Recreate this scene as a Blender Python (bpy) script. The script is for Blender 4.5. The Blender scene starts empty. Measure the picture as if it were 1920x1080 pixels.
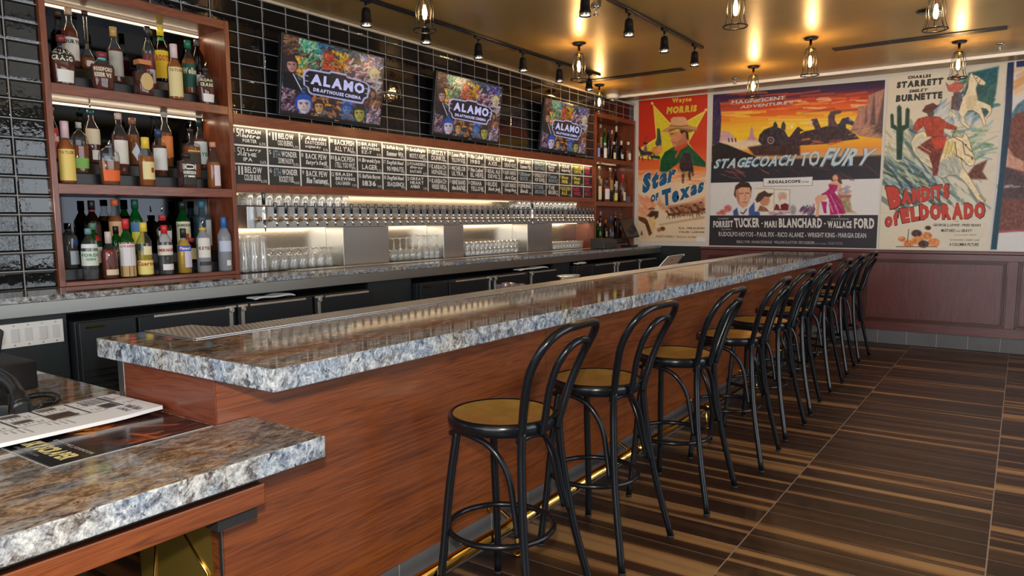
import bpy, bmesh, math, random
import numpy as np
from mathutils import Vector, Matrix
random.seed(7)
RNG = np.random.default_rng(11)
sc = bpy.context.scene
COL = sc.collection

# ------------------------------------------------------------------ camera
F, CX, CY, CAMH = 1370.6, 960.0, 568.85, 1.50
YAW, PITCH, ROLL = 0.60797, 0.115445, -0.005725


def cam_axes():
    c, s = math.cos, math.sin
    fwd = np.array([-s(YAW) * c(PITCH), c(YAW) * c(PITCH), -s(PITCH)])
    r = np.array([c(YAW), s(YAW), 0.0])
    u = np.cross(r, fwd)
    return np.array([c(ROLL) * r + s(ROLL) * u, -s(ROLL) * r + c(ROLL) * u, fwd])


AX = cam_axes()
cam = bpy.data.cameras.new('camera')
cam.sensor_width = 36.0
cam.lens = F / 1920.0 * 36.0
cam.shift_y = (CY - 540.0) / 1920.0
cam.clip_start = 0.02
cam_o = bpy.data.objects.new('camera', cam)
COL.objects.link(cam_o)
M = Matrix((AX[0], AX[1], -AX[2])).transposed().to_4x4()
M.translation = Vector((0, 0, CAMH))
cam_o.matrix_world = M
sc.camera = cam_o

# ------------------------------------------------------------------ world, big lights, exposure
world = bpy.data.worlds.new('world')
sc.world = world
world.use_nodes = True
bg = world.node_tree.nodes['Background']
bg.inputs[0].default_value = (0.62, 0.74, 1.0, 1)
bg.inputs[1].default_value = 0.05


def lamp(name, kind, loc, energy, color, parent=None, target=None, **kw):
    d = bpy.data.lights.new(name, kind)
    d.energy = energy
    d.color = color
    for k, v in kw.items():
        setattr(d, k, v)
    o = bpy.data.objects.new(name, d)
    COL.objects.link(o)
    o.location = loc
    if target is not None:
        o.rotation_euler = (Vector(target) - Vector(loc)).to_track_quat('-Z', 'Y').to_euler()
    if parent:
        o.parent = parent
    return o


# daylight through the shopfront windows on the right and behind the photographer
lamp('daylight_side', 'AREA', (3.05, 4.6, 1.65), 190, (0.86, 0.93, 1.0), target=(0, 4.6, 1.45), shape='RECTANGLE', size=5.6, size_y=2.3)
lamp('daylight_rear', 'AREA', (-0.8, -2.45, 1.75), 160, (0.88, 0.94, 1.0), target=(-0.9, 3, 1.35), shape='RECTANGLE', size=5.0, size_y=2.2)
# the photographer's flash, a hand above the lens
lamp('camera_flash', 'POINT', (-0.05, 0.04, 1.66), 185, (1.0, 0.95, 0.88), shadow_soft_size=0.035)

sc.view_settings.view_transform = 'Standard'
sc.view_settings.look = 'None'
sc.view_settings.exposure = 0.14
sc.view_settings.gamma = 1.0
sc.view_settings.use_curve_mapping = False
cy = sc.cycles
cy.use_denoising = True
cy.max_bounces = 9
cy.diffuse_bounces = 3
cy.glossy_bounces = 4
cy.transmission_bounces = 8
cy.transparent_max_bounces = 24
cy.caustics_reflective = False
cy.caustics_refractive = False
cy.sample_clamp_indirect = 4.0
cy.sample_clamp_direct = 0.0


# ------------------------------------------------------------------ pixel -> place
def ray(x, y):
    return AX.T @ np.array([(x - CX) / F, -(y - CY) / F, 1.0])


def onz(x, y, z):
    d = ray(x, y); t = (z - CAMH) / d[2]
    return np.array([d[0] * t, d[1] * t, z])


def ony(x, y, Y):
    d = ray(x, y); t = Y / d[1]
    return np.array([d[0] * t, Y, CAMH + d[2] * t])


def onx(x, y, X):
    d = ray(x, y); t = X / d[0]
    return np.array([X, d[1] * t, CAMH + d[2] * t])


def ony_many(P, Y):
    P = np.asarray(P, float)
    D = np.stack([(P[:, 0] - CX) / F, -(P[:, 1] - CY) / F, np.ones(len(P))], 1) @ AX
    t = Y / D[:, 1]
    return np.stack([D[:, 0] * t, np.full(len(P), Y), CAMH + D[:, 2] * t], 1)


# ------------------------------------------------------------------ materials
def lin(r, g=None, b=None):
    if g is None:
        r, g, b = r
    f = lambda c: (c / 255 / 12.92) if c / 255 <= 0.04045 else ((c / 255 + 0.055) / 1.055) ** 2.4
    return (f(r), f(g), f(b), 1.0)


class NT:
    def __init__(s, name):
        s.m = bpy.data.materials.new(name)
        s.m.use_nodes = True
        s.t = s.m.node_tree
        s.b = s.t.nodes['Principled BSDF']
        s.out = s.t.nodes['Material Output']

    def n(s, typ, **kw):
        o = s.t.nodes.new('ShaderNode' + typ)
        ins = kw.pop('ins', {})
        for k, v in kw.items():
            setattr(o, k, v)
        for k, v in ins.items():
            s.set(o.inputs[k], v)
        return o

    def set(s, sock, v):
        if isinstance(v, bpy.types.NodeSocket):
            s.t.links.new(v, sock)
        elif hasattr(v, 'outputs'):
            s.t.links.new(v.outputs[0], sock)
        else:
            sock.default_value = v

    def math(s, op, a, b=0.0, c=0.0):
        o = s.n('Math', operation=op)
        s.set(o.inputs[0], a); s.set(o.inputs[1], b); s.set(o.inputs[2], c)
        return o.outputs[0]

    def ramp(s, fac, stops, interp='LINEAR'):
        o = s.n('ValToRGB')
        o.color_ramp.interpolation = interp
        e = o.color_ramp.elements
        while len(e) < len(stops):
            e.new(0.5)
        for k, (p, c) in enumerate(stops):
            e[k].position = p
            e[k].color = c if len(c) == 4 else (*c, 1)
        s.set(o.inputs[0], fac)
        return o.outputs[0]

    def mix(s, fac, a, b, typ='MIX'):
        o = s.n('Mix', data_type='RGBA', blend_type=typ)
        s.set(o.inputs['Factor'], fac)
        s.set(o.inputs[6], a); s.set(o.inputs[7], b)
        return o.outputs[2]

    def obj(s, scale=(1, 1, 1), rot=(0, 0, 0)):
        tc = s.n('TexCoord')
        mp = s.n('Mapping', ins={'Scale': scale, 'Rotation': rot})
        s.t.links.new(tc.outputs['Object'], mp.inputs[0])
        return mp.outputs[0]

    def noise(s, vec, scale=5, detail=4, rough=0.55, dist=0.0):
        o = s.n('TexNoise', ins={'Scale': scale, 'Detail': detail, 'Roughness': rough, 'Distortion': dist})
        s.set(o.inputs['Vector'], vec)
        return o.outputs[0]

    def bump(s, h, strength=0.3, dist=0.01):
        o = s.n('Bump', ins={'Strength': strength, 'Distance': dist})
        s.set(o.inputs['Height'], h)
        s.set(s.b.inputs['Normal'], o)
        return o

    def p(s, **kw):
        names = dict(col='Base Color', rough='Roughness', metal='Metallic', ior='IOR', alpha='Alpha', trans='Transmission Weight', coat='Coat Weight', coatr='Coat Roughness', emit='Emission Color', estr='Emission Strength', spec='Specular IOR Level', aniso='Anisotropic')
        for k, v in kw.items():
            s.set(s.b.inputs[names[k]], v)
        return s.m


MATS = {}


def plain(name, rgb, rough=0.5, metal=0.0, **kw):
    if name not in MATS:
        t = NT(name)
        MATS[name] = t.p(col=rgb if len(rgb) == 4 else (*rgb, 1), rough=rough, metal=metal, **kw)
    return MATS[name]


def srgb(name, r, g, b, rough=0.5, metal=0.0, **kw):
    return plain(name, lin(r, g, b), rough, metal, **kw)


def wood(name, c_dark, c_mid, c_light, scale, rough=0.35, coat=0.25, rings=(1.0, 1.0, 1.0)):
    t = NT(name)
    v = t.obj(scale)
    big = t.noise(v, 1.0, 3, 0.5, 1.2)
    wv = t.n('TexNoise', ins={'Scale': 2.3, 'Detail': 9, 'Roughness': 0.72, 'Distortion': 0.9})
    t.set(wv.inputs['Vector'], v)
    v2 = t.obj(tuple(a * b for a, b in zip(scale, (1.6, 4, 4))) if scale[0] < scale[2] else tuple(a * b for a, b in zip(scale, (4, 4, 1.6))))
    fine = t.noise(v2, 3.0, 5, 0.7)
    r = t.math('FRACT', t.math('MULTIPLY', big, 9.0))
    r = t.math('ABSOLUTE', t.math('SUBTRACT', r, 0.5))
    g = t.math('ADD', t.math('MULTIPLY', wv.outputs[0], 0.62), t.math('MULTIPLY', r, 0.36))
    g = t.math('ADD', g, t.math('MULTIPLY', t.math('SUBTRACT', fine, 0.5), 0.42))
    c = t.ramp(g, [(0.20, c_dark), (0.42, c_mid), (0.68, c_light)])
    t.bump(g, 0.06, 0.004)
    return t.p(col=c, rough=rough, coat=coat, coatr=0.12)


# bar front: orange-brown stained oak, grain along Y
M_OAK = wood('stained_oak', (0.085, 0.019, 0.0045), (0.195, 0.047, 0.0095), (0.285, 0.076, 0.016), (6, 0.55, 15), 0.33, 0.2)
M_SHELF = wood('shelf_wood', (0.105, 0.023, 0.009), (0.205, 0.050, 0.018), (0.275, 0.074, 0.027), (8, 1.2, 12), 0.36, 0.2)
M_POST = wood('shelf_post_wood', (0.105, 0.023, 0.009), (0.205, 0.050, 0.018), (0.275, 0.074, 0.027), (10, 12, 1.2), 0.36, 0.2)
M_WAINS = wood('wainscot_wood', (0.066, 0.014, 0.014), (0.118, 0.026, 0.023), (0.150, 0.038, 0.033), (11, 9, 1.0), 0.34, 0.35)
M_WAINH = wood('wainscot_rail_wood', (0.066, 0.014, 0.014), (0.118, 0.026, 0.023), (0.150, 0.038, 0.033), (1.0, 9, 11), 0.34, 0.35)


def mk_granite(name, edge):
    t = NT(name)
    v = t.obj((1, 1, 1)) if edge else t.obj((3.4, 1.7, 2.2), (0, 0, 0.30))
    n1 = t.noise(v, 31 if edge else 10, 9, 0.68, 0.8)
    n2 = t.noise(v, 130 if edge else 46, 5, 0.7)
    n3 = t.noise(v, 3.6, 3, 0.5, 0.5)
    g = t.math('ADD', t.math('MULTIPLY', n1, 0.72), t.math('MULTIPLY', n2, 0.28))
    if edge:
        c1 = t.ramp(g, [(0.34, (0.010, 0.012, 0.016)), (0.42, (0.065, 0.080, 0.108)), (0.49, (0.19, 0.235, 0.30)), (0.57, (0.40, 0.44, 0.47)), (0.68, (0.66, 0.65, 0.60))])  # chiselled edge; the blue tint paints in the daylight it reflects
        c2 = t.ramp(g, [(0.36, (0.014, 0.010, 0.008)), (0.43, (0.13, 0.095, 0.068)), (0.51, (0.33, 0.33, 0.32)), (0.64, (0.64, 0.63, 0.58))])
    else:
        c1 = t.ramp(g, [(0.32, (0.014, 0.009, 0.007)), (0.42, (0.10, 0.052, 0.027)), (0.50, (0.24, 0.145, 0.082)), (0.58, (0.43, 0.31, 0.20)), (0.70, (0.58, 0.47, 0.35))])
        c2 = t.ramp(g, [(0.30, (0.012, 0.012, 0.013)), (0.42, (0.085, 0.082, 0.085)), (0.53, (0.25, 0.24, 0.235)), (0.68, (0.48, 0.45, 0.41))])
    c = t.mix(t.ramp(n3, [(0.40, (0, 0, 0)), (0.62, (1, 1, 1))]), c1, c2)
    dk = t.noise(v, 38 if edge else 15, 6, 0.6, 1.0)
    c = t.mix(t.ramp(dk, [(0.33, (1, 1, 1)), (0.39, (0, 0, 0))]), c, (0.012, 0.013, 0.017, 1))
    if edge:
        bz = t.noise(v, 34, 6, 0.6)
        t.bump(bz, 0.8, 0.012)
        return t.p(col=c, rough=0.33, spec=0.6)
    return t.p(col=c, rough=0.055, spec=0.62)


M_GRAN = mk_granite('polished_granite', False)
M_GEDGE = mk_granite('chiselled_granite_edge_daylit', True)


def mk_steel(name, base, rough, scale, amt=0.06):
    t = NT(name)
    v = t.obj(scale)
    n = t.noise(v, 6, 4, 0.6)
    r = t.math('ADD', rough - amt, t.math('MULTIPLY', n, amt * 2))
    t.bump(n, 0.03, 0.002)
    return t.p(col=(*base, 1), metal=1.0, rough=r)


M_STEEL = mk_steel('brushed_steel', (0.56, 0.575, 0.585), 0.30, (30, 30, 1.0))
M_STEELH = mk_steel('brushed_steel_apron', (0.42, 0.415, 0.39), 0.36, (30, 1.0, 30))
M_CHROME = plain('chrome', (0.78, 0.78, 0.78), 0.09, 1.0)
M_BRASS = plain('polished_brass', (0.72, 0.47, 0.13), 0.13, 1.0)
M_HANDLE = plain('bright_handle_metal', (0.80, 0.77, 0.70), 0.30, 0.85)
M_BRASSP = plain('brass_sheet', (0.50, 0.32, 0.06), 0.24, 0.75)
M_BLACKM = plain('black_steel_tube', (0.0055, 0.007, 0.0095), 0.22, 0.0, spec=0.36)
M_BLACKG = plain('black_plastic', (0.012, 0.012, 0.013), 0.38)
M_BLACKMAT = plain('black_rubber', (0.010, 0.010, 0.010), 0.75)
M_COOLER = plain('cooler_black_vinyl', (0.009, 0.012, 0.016), 0.42)
M_DARKWALL = plain('dark_wall_paint', (0.010, 0.016, 0.018), 0.5)
M_WHITE = srgb('white_paper', 226, 226, 223, 0.6)
M_WHITEP = srgb('white_plastic', 222, 222, 220, 0.35)
M_PAPER = srgb('menu_paper', 222, 222, 224, 0.4)
M_TOWEL = srgb('white_towel', 205, 212, 218, 0.9)
M_SLATE = plain('chalkboard_slate', (0.021, 0.023, 0.022), 0.6)
M_CHALK = srgb('white_chalk_marker', 222, 224, 222, 0.7)
M_CHALKB = srgb('grey_blue_chalk_marker', 150, 172, 186, 0.7)
M_CHALKY = srgb('yellow_chalk_marker', 214, 206, 92, 0.7)
M_CHALKP = srgb('pink_chalk_marker', 196, 58, 100, 0.7)
M_INK = srgb('dark_print_ink', 34, 31, 34, 0.6)
M_BEZEL = plain('screen_bezel', (0.008, 0.008, 0.009), 0.25)


def emis(name, rgb, strength):
    t = NT(name)
    return t.p(col=(0, 0, 0, 1), emit=(*rgb, 1), estr=strength, rough=0.5)


M_LED = emis('warm_led_strip', (1.0, 0.76, 0.48), 1.3)
M_LEDS = emis('shelf_led_strip', (1.0, 0.80, 0.55), 1.5)
M_FIL = emis('glowing_filament', (1.0, 0.66, 0.28), 60.0)
M_LENS = emis('spot_lens_glow', (1.0, 0.93, 0.82), 9.0)


def mk_seat():
    t = NT('antique_gold_seat')
    n = t.noise(t.obj((8, 8, 8)), 2, 5, 0.6)
    c = t.ramp(n, [(0.3, (0.62, 0.34, 0.07)), (0.7, (0.80, 0.47, 0.12))])
    return t.p(col=c, metal=0.55, rough=0.28)


M_SEAT = mk_seat()


def mk_ceiling():
    t = NT('gold_lacquer_ceiling')
    n = t.noise(t.obj((1.2, 1.2, 1)), 1.4, 4, 0.6)
    c = t.ramp(n, [(0.3, (0.33, 0.215, 0.062)), (0.7, (0.40, 0.262, 0.080))])
    t.bump(t.noise(t.obj((3, 3, 3)), 2.2, 3, 0.5), 0.05, 0.01)
    return t.p(col=c, metal=0.20, rough=0.33, spec=0.42)


M_CEIL = mk_ceiling()


def mk_tiles():
    t = NT('black_glazed_tile')
    tc = t.n('TexCoord')
    sp = t.n('SeparateXYZ')
    t.t.links.new(tc.outputs['Object'], sp.inputs[0])
    Y, Z = sp.outputs[1], sp.outputs[2]
    TW, TH, Y0, Z0 = 0.2078, 0.1052, 3.458, 3.011

    def edge(c, o, w):
        u = t.math('DIVIDE', t.math('SUBTRACT', c, o), w)
        f = t.math('FRACT', t.math('ADD', u, 100.0))
        d = t.math('MULTIPLY', t.math('MINIMUM', f, t.math('SUBTRACT', 1.0, f)), w)
        return d, t.math('FLOOR', t.math('ADD', u, 100.0))
    dy, iy = edge(Y, Y0, TW)
    dz, iz = edge(Z, Z0, TH)
    d = t.math('MINIMUM', dy, dz)
    grout = t.math('LESS_THAN', d, 0.0030)
    cv = t.n('CombineXYZ', ins={0: iy, 1: iz})
    wn = t.n('TexWhiteNoise', noise_dimensions='2D')
    t.set(wn.inputs['Vector'], cv)
    col = t.mix(grout, (0.006, 0.006, 0.0065, 1), (0.27, 0.285, 0.30, 1))
    prof = t.math('MINIMUM', t.math('DIVIDE', d, 0.013), 1.0)
    wob = t.noise(t.obj((1, 1, 1)), 17, 3, 0.55)
    tilt = t.math('MULTIPLY', t.math('SUBTRACT', wn.outputs[0], 0.5), t.math('MULTIPLY', Y, 0.10))
    h = t.math('ADD', t.math('MULTIPLY', prof, 0.6), t.math('ADD', t.math('MULTIPLY', wob, 0.30), tilt))
    t.bump(h, 0.55, 0.008)
    return t.p(col=col, rough=t.math('ADD', 0.05, t.math('MULTIPLY', grout, 0.5)), spec=0.55)


M_TILE = mk_tiles()


def mk_floor():
    t = NT('wood_look_plank_tile')
    tc = t.n('TexCoord')
    sp = t.n('SeparateXYZ')
    t.t.links.new(tc.outputs['Object'], sp.inputs[0])
    X, Y = sp.outputs[0], sp.outputs[1]
    u = t.math('ADD', t.math('DIVIDE', t.math('ADD', X, 0.984), 0.944), 50.0)
    fu = t.math('FRACT', u); iu = t.math('FLOOR', u)
    vv = t.math('ADD', t.math('DIVIDE', t.math('SUBTRACT', Y, 3.38), 0.1615), 80.0)
    fv = t.math('FRACT', vv); iv = t.math('FLOOR', vv)
    du = t.math('MULTIPLY', t.math('MINIMUM', fu, t.math('SUBTRACT', 1.0, fu)), 0.944)
    dv = t.math('MULTIPLY', t.math('MINIMUM', fv, t.math('SUBTRACT', 1.0, fv)), 0.1615)
    grout = t.math('MAXIMUM', t.math('LESS_THAN', du, 0.0030), t.math('LESS_THAN', dv, 0.0014))
    cv = t.n('CombineXYZ', ins={0: iu, 1: iv})
    wn = t.n('TexWhiteNoise', noise_dimensions='2D')
    t.set(wn.inputs['Vector'], cv)
    rnd = wn.outputs[0]
    # streaks running along each plank
    sx = t.math('ADD', t.math('MULTIPLY', X, 0.30), t.math('MULTIPLY', rnd, 37.0))
    p1 = t.n('CombineXYZ', ins={0: sx, 1: t.math('MULTIPLY', Y, 10.5), 2: t.math('MULTIPLY', iu, 3.7)})
    s1 = t.noise(p1.outputs[0], 1.0, 1.2, 0.45, 0.15)
    p2 = t.n('CombineXYZ', ins={0: t.math('MULTIPLY', sx, 4.0), 1: t.math('MULTIPLY', Y, 70.0)})
    s2 = t.noise(p2.outputs[0], 1.0, 4, 0.6)
    g = t.math('ADD', s1, t.math('ADD', t.math('MULTIPLY', t.math('SUBTRACT', s2, 0.5), 0.16), t.math('MULTIPLY', t.math('SUBTRACT', rnd, 0.5), 0.20)))
    c = t.ramp(g, [(0.38, (0.022, 0.0095, 0.0055)), (0.56, (0.046, 0.020, 0.010)), (0.605, (0.085, 0.038, 0.015)), (0.625, (0.20, 0.092, 0.032)), (0.72, (0.29, 0.155, 0.062))])
    c = t.mix(grout, c, (0.26, 0.19, 0.14, 1))
    t.bump(t.math('SUBTRACT', t.math('MULTIPLY', s2, 0.1), grout), 0.15, 0.002)
    return t.p(col=c, rough=0.38, spec=0.4)


M_FLOOR = mk_floor()


def mk_greytile():
    t = NT('grey_base_tile')
    tc = t.n('TexCoord')
    sp = t.n('SeparateXYZ')
    t.t.links.new(tc.outputs['Object'], sp.inputs[0])
    s = t.math('ADD', sp.outputs[0], sp.outputs[1])
    f = t.math('FRACT', t.math('ADD', t.math('DIVIDE', s, 0.305), 40.0))
    g = t.math('LESS_THAN', f, 0.012)
    n = t.noise(t.obj(), 4, 4, 0.6)
    c = t.ramp(n, [(0.3, (0.105, 0.107, 0.112)), (0.7, (0.135, 0.137, 0.14))])
    return t.p(col=t.mix(g, c, (0.42, 0.40, 0.37, 1)), rough=0.42)


M_GTILE = mk_greytile()


def glass(name, tint=(0.95, 0.97, 0.97), rough=0.03, body=0.0, bodycol=(0.8, 0.85, 0.88), f0=0.06, f1=0.75, glow=0.0):
    t = NT(name)
    lw = t.n('LayerWeight', ins={'Blend': 0.42})
    fac = t.math('ADD', f0, t.math('MULTIPLY', t.math('POWER', lw.outputs['Facing'], 1.7), f1))
    edge = t.ramp(lw.outputs['Facing'], [(0.0, tint), (0.55, tuple(0.86 * k for k in tint)), (0.85, tuple(0.5 * k for k in tint)), (1.0, tuple(0.3 * k for k in tint))])
    tr = t.n('BsdfTransparent', ins={'Color': edge})
    gl = t.n('BsdfGlossy', ins={'Color': (0.95, 0.95, 0.95, 1), 'Roughness': rough})
    mx = t.n('MixShader')
    t.set(mx.inputs[0], fac)
    t.t.links.new(tr.outputs[0], mx.inputs[1])
    t.t.links.new(gl.outputs[0], mx.inputs[2])
    last = mx
    if body > 0:
        df = t.n('BsdfDiffuse', ins={'Color': (*bodycol, 1)})
        m2 = t.n('MixShader', ins={0: body})
        t.t.links.new(mx.outputs[0], m2.inputs[1])
        t.t.links.new(df.outputs[0], m2.inputs[2])
        last = m2
    t.t.links.new(last.outputs[0], t.out.inputs[0])
    return t.m


M_GLASS = glass('clear_glassware', (0.96, 0.97, 0.97), 0.05, 0.13, (0.95, 0.95, 0.92), 0.07, 0.60)
M_BGLASS = glass('clear_bottle_glass', (0.96, 0.97, 0.97), 0.04, 0.02, f0=0.04, f1=0.42)
M_GGREEN = glass('green_bottle_glass', (0.05, 0.46, 0.12), 0.04, 0.22, (0.012, 0.20, 0.04), f0=0.04, f1=0.42)
M_GDARK = glass('dark_bottle_glass', (0.16, 0.09, 0.05), 0.04, 0.25, (0.020, 0.012, 0.009), f0=0.04, f1=0.42)
M_GBLUE = glass('pale_blue_bottle_glass', (0.50, 0.72, 0.82), 0.04, 0.10, (0.30, 0.50, 0.60))
M_FROST = glass('frosted_bottle_glass', (0.80, 0.82, 0.85), 0.25, 0.55, (0.42, 0.44, 0.50), 0.04, 0.5)
M_BULBG = glass('bulb_glass', (1.0, 0.93, 0.80), 0.02, 0.0, f0=0.03, f1=0.5)
M_PURPLE = glass('tinted_plastic_cup', (0.80, 0.74, 0.82), 0.08, 0.15, (0.40, 0.36, 0.42))


def liquid(name, col, trans=0.55):
    if name in MATS:
        return MATS[name]
    t = NT(name)
    MATS[name] = t.p(col=(*col, 1), trans=trans, rough=0.05, ior=1.10, spec=0.3)
    return MATS[name]


def mk_vcol(name, rough=0.45, emit=0.0):
    t = NT(name)
    a = t.n('VertexColor', layer_name='print')
    if emit:
        return t.p(col=(0.01, 0.01, 0.01, 1), emit=a.outputs[0], estr=emit, rough=0.14)
    return t.p(col=a.outputs[0], rough=rough, spec=0.3)


M_PRINT = mk_vcol('printed_poster_paper', 0.42)
M_GLOSSPRINT = mk_vcol('glossy_printed_card', 0.16)
M_SCREEN = mk_vcol('lit_screen_picture', emit=0.60)
M_MIRROR = plain('smoked_mirror', (0.024, 0.025, 0.028), 0.04, 1.0)

# ------------------------------------------------------------------ mesh builder
OFF = {}


def setp(o, label=None, cat=None, group=None, kind=None):
    for k, v in (('label', label), ('category', cat), ('group', group), ('kind', kind)):
        if v:
            o[k] = v
    return o


def thing(name, label, cat, loc=(0, 0, 0), group=None, rz=0.0):
    o = bpy.data.objects.new(name, None)
    o.empty_display_size = 0.1
    COL.objects.link(o)
    o.location = loc
    o.rotation_euler = (0, 0, rz)
    OFF[o] = Vector(loc)
    return setp(o, label, cat, group)


def copy_tree(o, loc=None, label=None, parent=None, rz=None):
    c = o.copy()
    COL.objects.link(c)
    c.parent = parent
    if parent:
        c.matrix_parent_inverse = o.matrix_parent_inverse
    if loc is not None:
        c.location = loc
    if rz is not None:
        c.rotation_euler = (0, 0, rz)
    if label:
        c['label'] = label
    for ch in list(o.children):
        copy_tree(ch, parent=c)
    return c


class MB:
    def __init__(s):
        s.v, s.f, s.mi, s.sm = [], [], [], []

    def add(s, vs, fs, mi=0, smooth=False):
        b = len(s.v)
        s.v.extend(tuple(map(float, p)) for p in vs)
        for f in fs:
            s.f.append(tuple(i + b for i in f)); s.mi.append(mi); s.sm.append(smooth)
        return s

    def box(s, x0, x1, y0, y1, z0, z1, mi=0):
        x0, x1 = min(x0, x1), max(x0, x1); y0, y1 = min(y0, y1), max(y0, y1); z0, z1 = min(z0, z1), max(z0, z1)
        vs = [(x, y, z) for x in (x0, x1) for y in (y0, y1) for z in (z0, z1)]
        return s.add(vs, [(0, 1, 3, 2), (4, 6, 7, 5), (0, 4, 5, 1), (2, 3, 7, 6), (0, 2, 6, 4), (1, 5, 7, 3)], mi)

    def obox(s, c, ax, ay, az, mi=0):
        c, ax, ay, az = map(np.array, (c, ax, ay, az))
        vs = [c + i * ax + j * ay + k * az for i in (-1, 1) for j in (-1, 1) for k in (-1, 1)]
        fs = [(0, 1, 3, 2), (4, 6, 7, 5), (0, 4, 5, 1), (2, 3, 7, 6), (0, 2, 6, 4), (1, 5, 7, 3)]
        if np.dot(np.cross(ax, ay), az) < 0:
            fs = [f[::-1] for f in fs]
        return s.add(vs, fs, mi)

    def quad(s, pts, mi=0):
        return s.add(pts, [tuple(range(len(pts)))], mi)

    def prism(s, poly, z0, z1, mi=0, mside=None, axis='z'):
        def P(a, b, c):
            return {'z': (a, b, c), 'x': (c, a, b), 'y': (a, c, b)}[axis]
        n = len(poly)
        area = sum(poly[i][0] * poly[(i + 1) % n][1] - poly[(i + 1) % n][0] * poly[i][1] for i in range(n))
        if area < 0:
            poly = poly[::-1]
        vs = [P(a, b, z0) for a, b in poly] + [P(a, b, z1) for a, b in poly]
        fl = axis == 'y'
        fs = [tuple(range(n))[::-1], tuple(range(n, 2 * n))]
        sd = [(i, (i + 1) % n, (i + 1) % n + n, i + n) for i in range(n)]
        if fl:
            fs = [f[::-1] for f in fs]; sd = [f[::-1] for f in sd]
        s.add(vs, fs, mi)
        b = len(s.v) - 2 * n
        for f in sd:
            s.f.append(tuple(i + b for i in f)); s.mi.append(mi if mside is None else mside); s.sm.append(False)
        return s

    def tube(s, pts, r, n=10, closed=False, mi=0, caps=True, up=None):
        P = [Vector(p) for p in pts]
        m = len(P)
        rr = r if isinstance(r, (list, tuple)) else [r] * m
        vs, fs = [], []
        prev = None
        for i in range(m):
            if closed:
                t = P[(i + 1) % m] - P[i - 1]
            else:
                t = P[min(i + 1, m - 1)] - P[max(i - 1, 0)]
            if t.length < 1e-9:
                t = Vector((0, 0, 1))
            t.normalize()
            if prev is None:
                a = Vector(up) if up else (Vector((0, 0, 1)) if abs(t.z) < 0.9 else Vector((1, 0, 0)))
                u = (a - t * a.dot(t)).normalized()
            else:
                u = (prev - t * prev.dot(t)).normalized()
            prev = u
            w = t.cross(u)
            for k in range(n):
                q = 2 * math.pi * k / n
                vs.append(P[i] + (u * math.cos(q) + w * math.sin(q)) * rr[i])
        for i in range(m if closed else m - 1):
            j = (i + 1) % m
            for k in range(n):
                l = (k + 1) % n
                fs.append((i * n + k, i * n + l, j * n + l, j * n + k))
        s.add(vs, fs, mi, True)
        if caps and not closed:
            b = len(s.v) - m * n
            s.f.append(tuple(b + k for k in range(n))[::-1]); s.mi.append(mi); s.sm.append(False)
            s.f.append(tuple(b + (m - 1) * n + k for k in range(n))); s.mi.append(mi); s.sm.append(False)
        return s

    def lathe(s, prof, c=(0, 0, 0), n=20, mi=0, p=2.0, sx=1.0, sy=1.0, rz=0.0, axis=(0, 0, 1), smooth=True, caps=True):
        """prof: (r, z) pairs from bottom to top; p: superellipse power (2 round, 5 squarish)"""
        ax = Vector(axis).normalized()
        q = Vector((0, 0, 1)).rotation_difference(ax)
        vs, fs = [], []
        c = Vector(c)
        cr, sr = math.cos(rz), math.sin(rz)
        for r, z in prof:
            for k in range(n):
                a = 2 * math.pi * k / n
                ca, sa = math.cos(a), math.sin(a)
                x = math.copysign(abs(ca) ** (2 / p), ca) * r * sx
                y = math.copysign(abs(sa) ** (2 / p), sa) * r * sy
                vs.append(c + q @ Vector((x * cr - y * sr, x * sr + y * cr, z)))
        for i in range(len(prof) - 1):
            for k in range(n):
                l = (k + 1) % n
                fs.append((i * n + k, i * n + l, (i + 1) * n + l, (i + 1) * n + k))
        s.add(vs, fs, mi, smooth)
        if caps:
            b = len(s.v) - len(prof) * n
            if prof[0][0] > 1e-6:
                s.f.append(tuple(b + k for k in range(n))[::-1]); s.mi.append(mi); s.sm.append(False)
            if prof[-1][0] > 1e-6:
                e = b + (len(prof) - 1) * n
                s.f.append(tuple(e + k for k in range(n))); s.mi.append(mi); s.sm.append(False)
        return s

    def build(s, name, mats, parent=None, bevel=0.0, local=False, segs=2):
        me = bpy.data.meshes.new(name)
        o = Vector((0, 0, 0))
        if parent is not None and not local:
            o = OFF[parent]
        me.from_pydata([(a - o.x, b - o.y, c - o.z) for a, b, c in s.v], [], s.f)
        me.polygons.foreach_set('material_index', s.mi)
        me.polygons.foreach_set('use_smooth', s.sm)
        for m in (mats if isinstance(mats, (list, tuple)) else [mats]):
            me.materials.append(m)
        me.update()
        ob = bpy.data.objects.new(name, me)
        COL.objects.link(ob)
        if parent is not None:
            ob.parent = parent
            OFF[ob] = Vector((0, 0, 0)) if local else o
        else:
            OFF[ob] = Vector((0, 0, 0))
        if bevel:
            md = ob.modifiers.new('bevel', 'BEVEL')
            md.width = bevel
            md.segments = segs
            md.limit_method = 'ANGLE'
            md.angle_limit = math.radians(40)
        return ob


def arc(c, r, a0, a1, n, u=(1, 0, 0), w=(0, 0, 1)):
    c, u, w = Vector(c), Vector(u), Vector(w)
    return [c + (u * math.cos(a) + w * math.sin(a)) * r for a in np.linspace(a0, a1, n)]


def spline(pts, n=8):
    """Catmull-Rom through pts"""
    P = [Vector(p) for p in pts]
    P = [P[0] * 2 - P[1]] + P + [P[-1] * 2 - P[-2]]
    out = []
    for i in range(1, len(P) - 2):
        for k in range(n):
            t = k / n
            a, b, c, d = P[i - 1], P[i], P[i + 1], P[i + 2]
            out.append(0.5 * ((2 * b) + (c - a) * t + (2 * a - 5 * b + 4 * c - d) * t * t + (3 * b - a - 3 * c + d) * t ** 3))
    out.append(P[-2])
    return out


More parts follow.
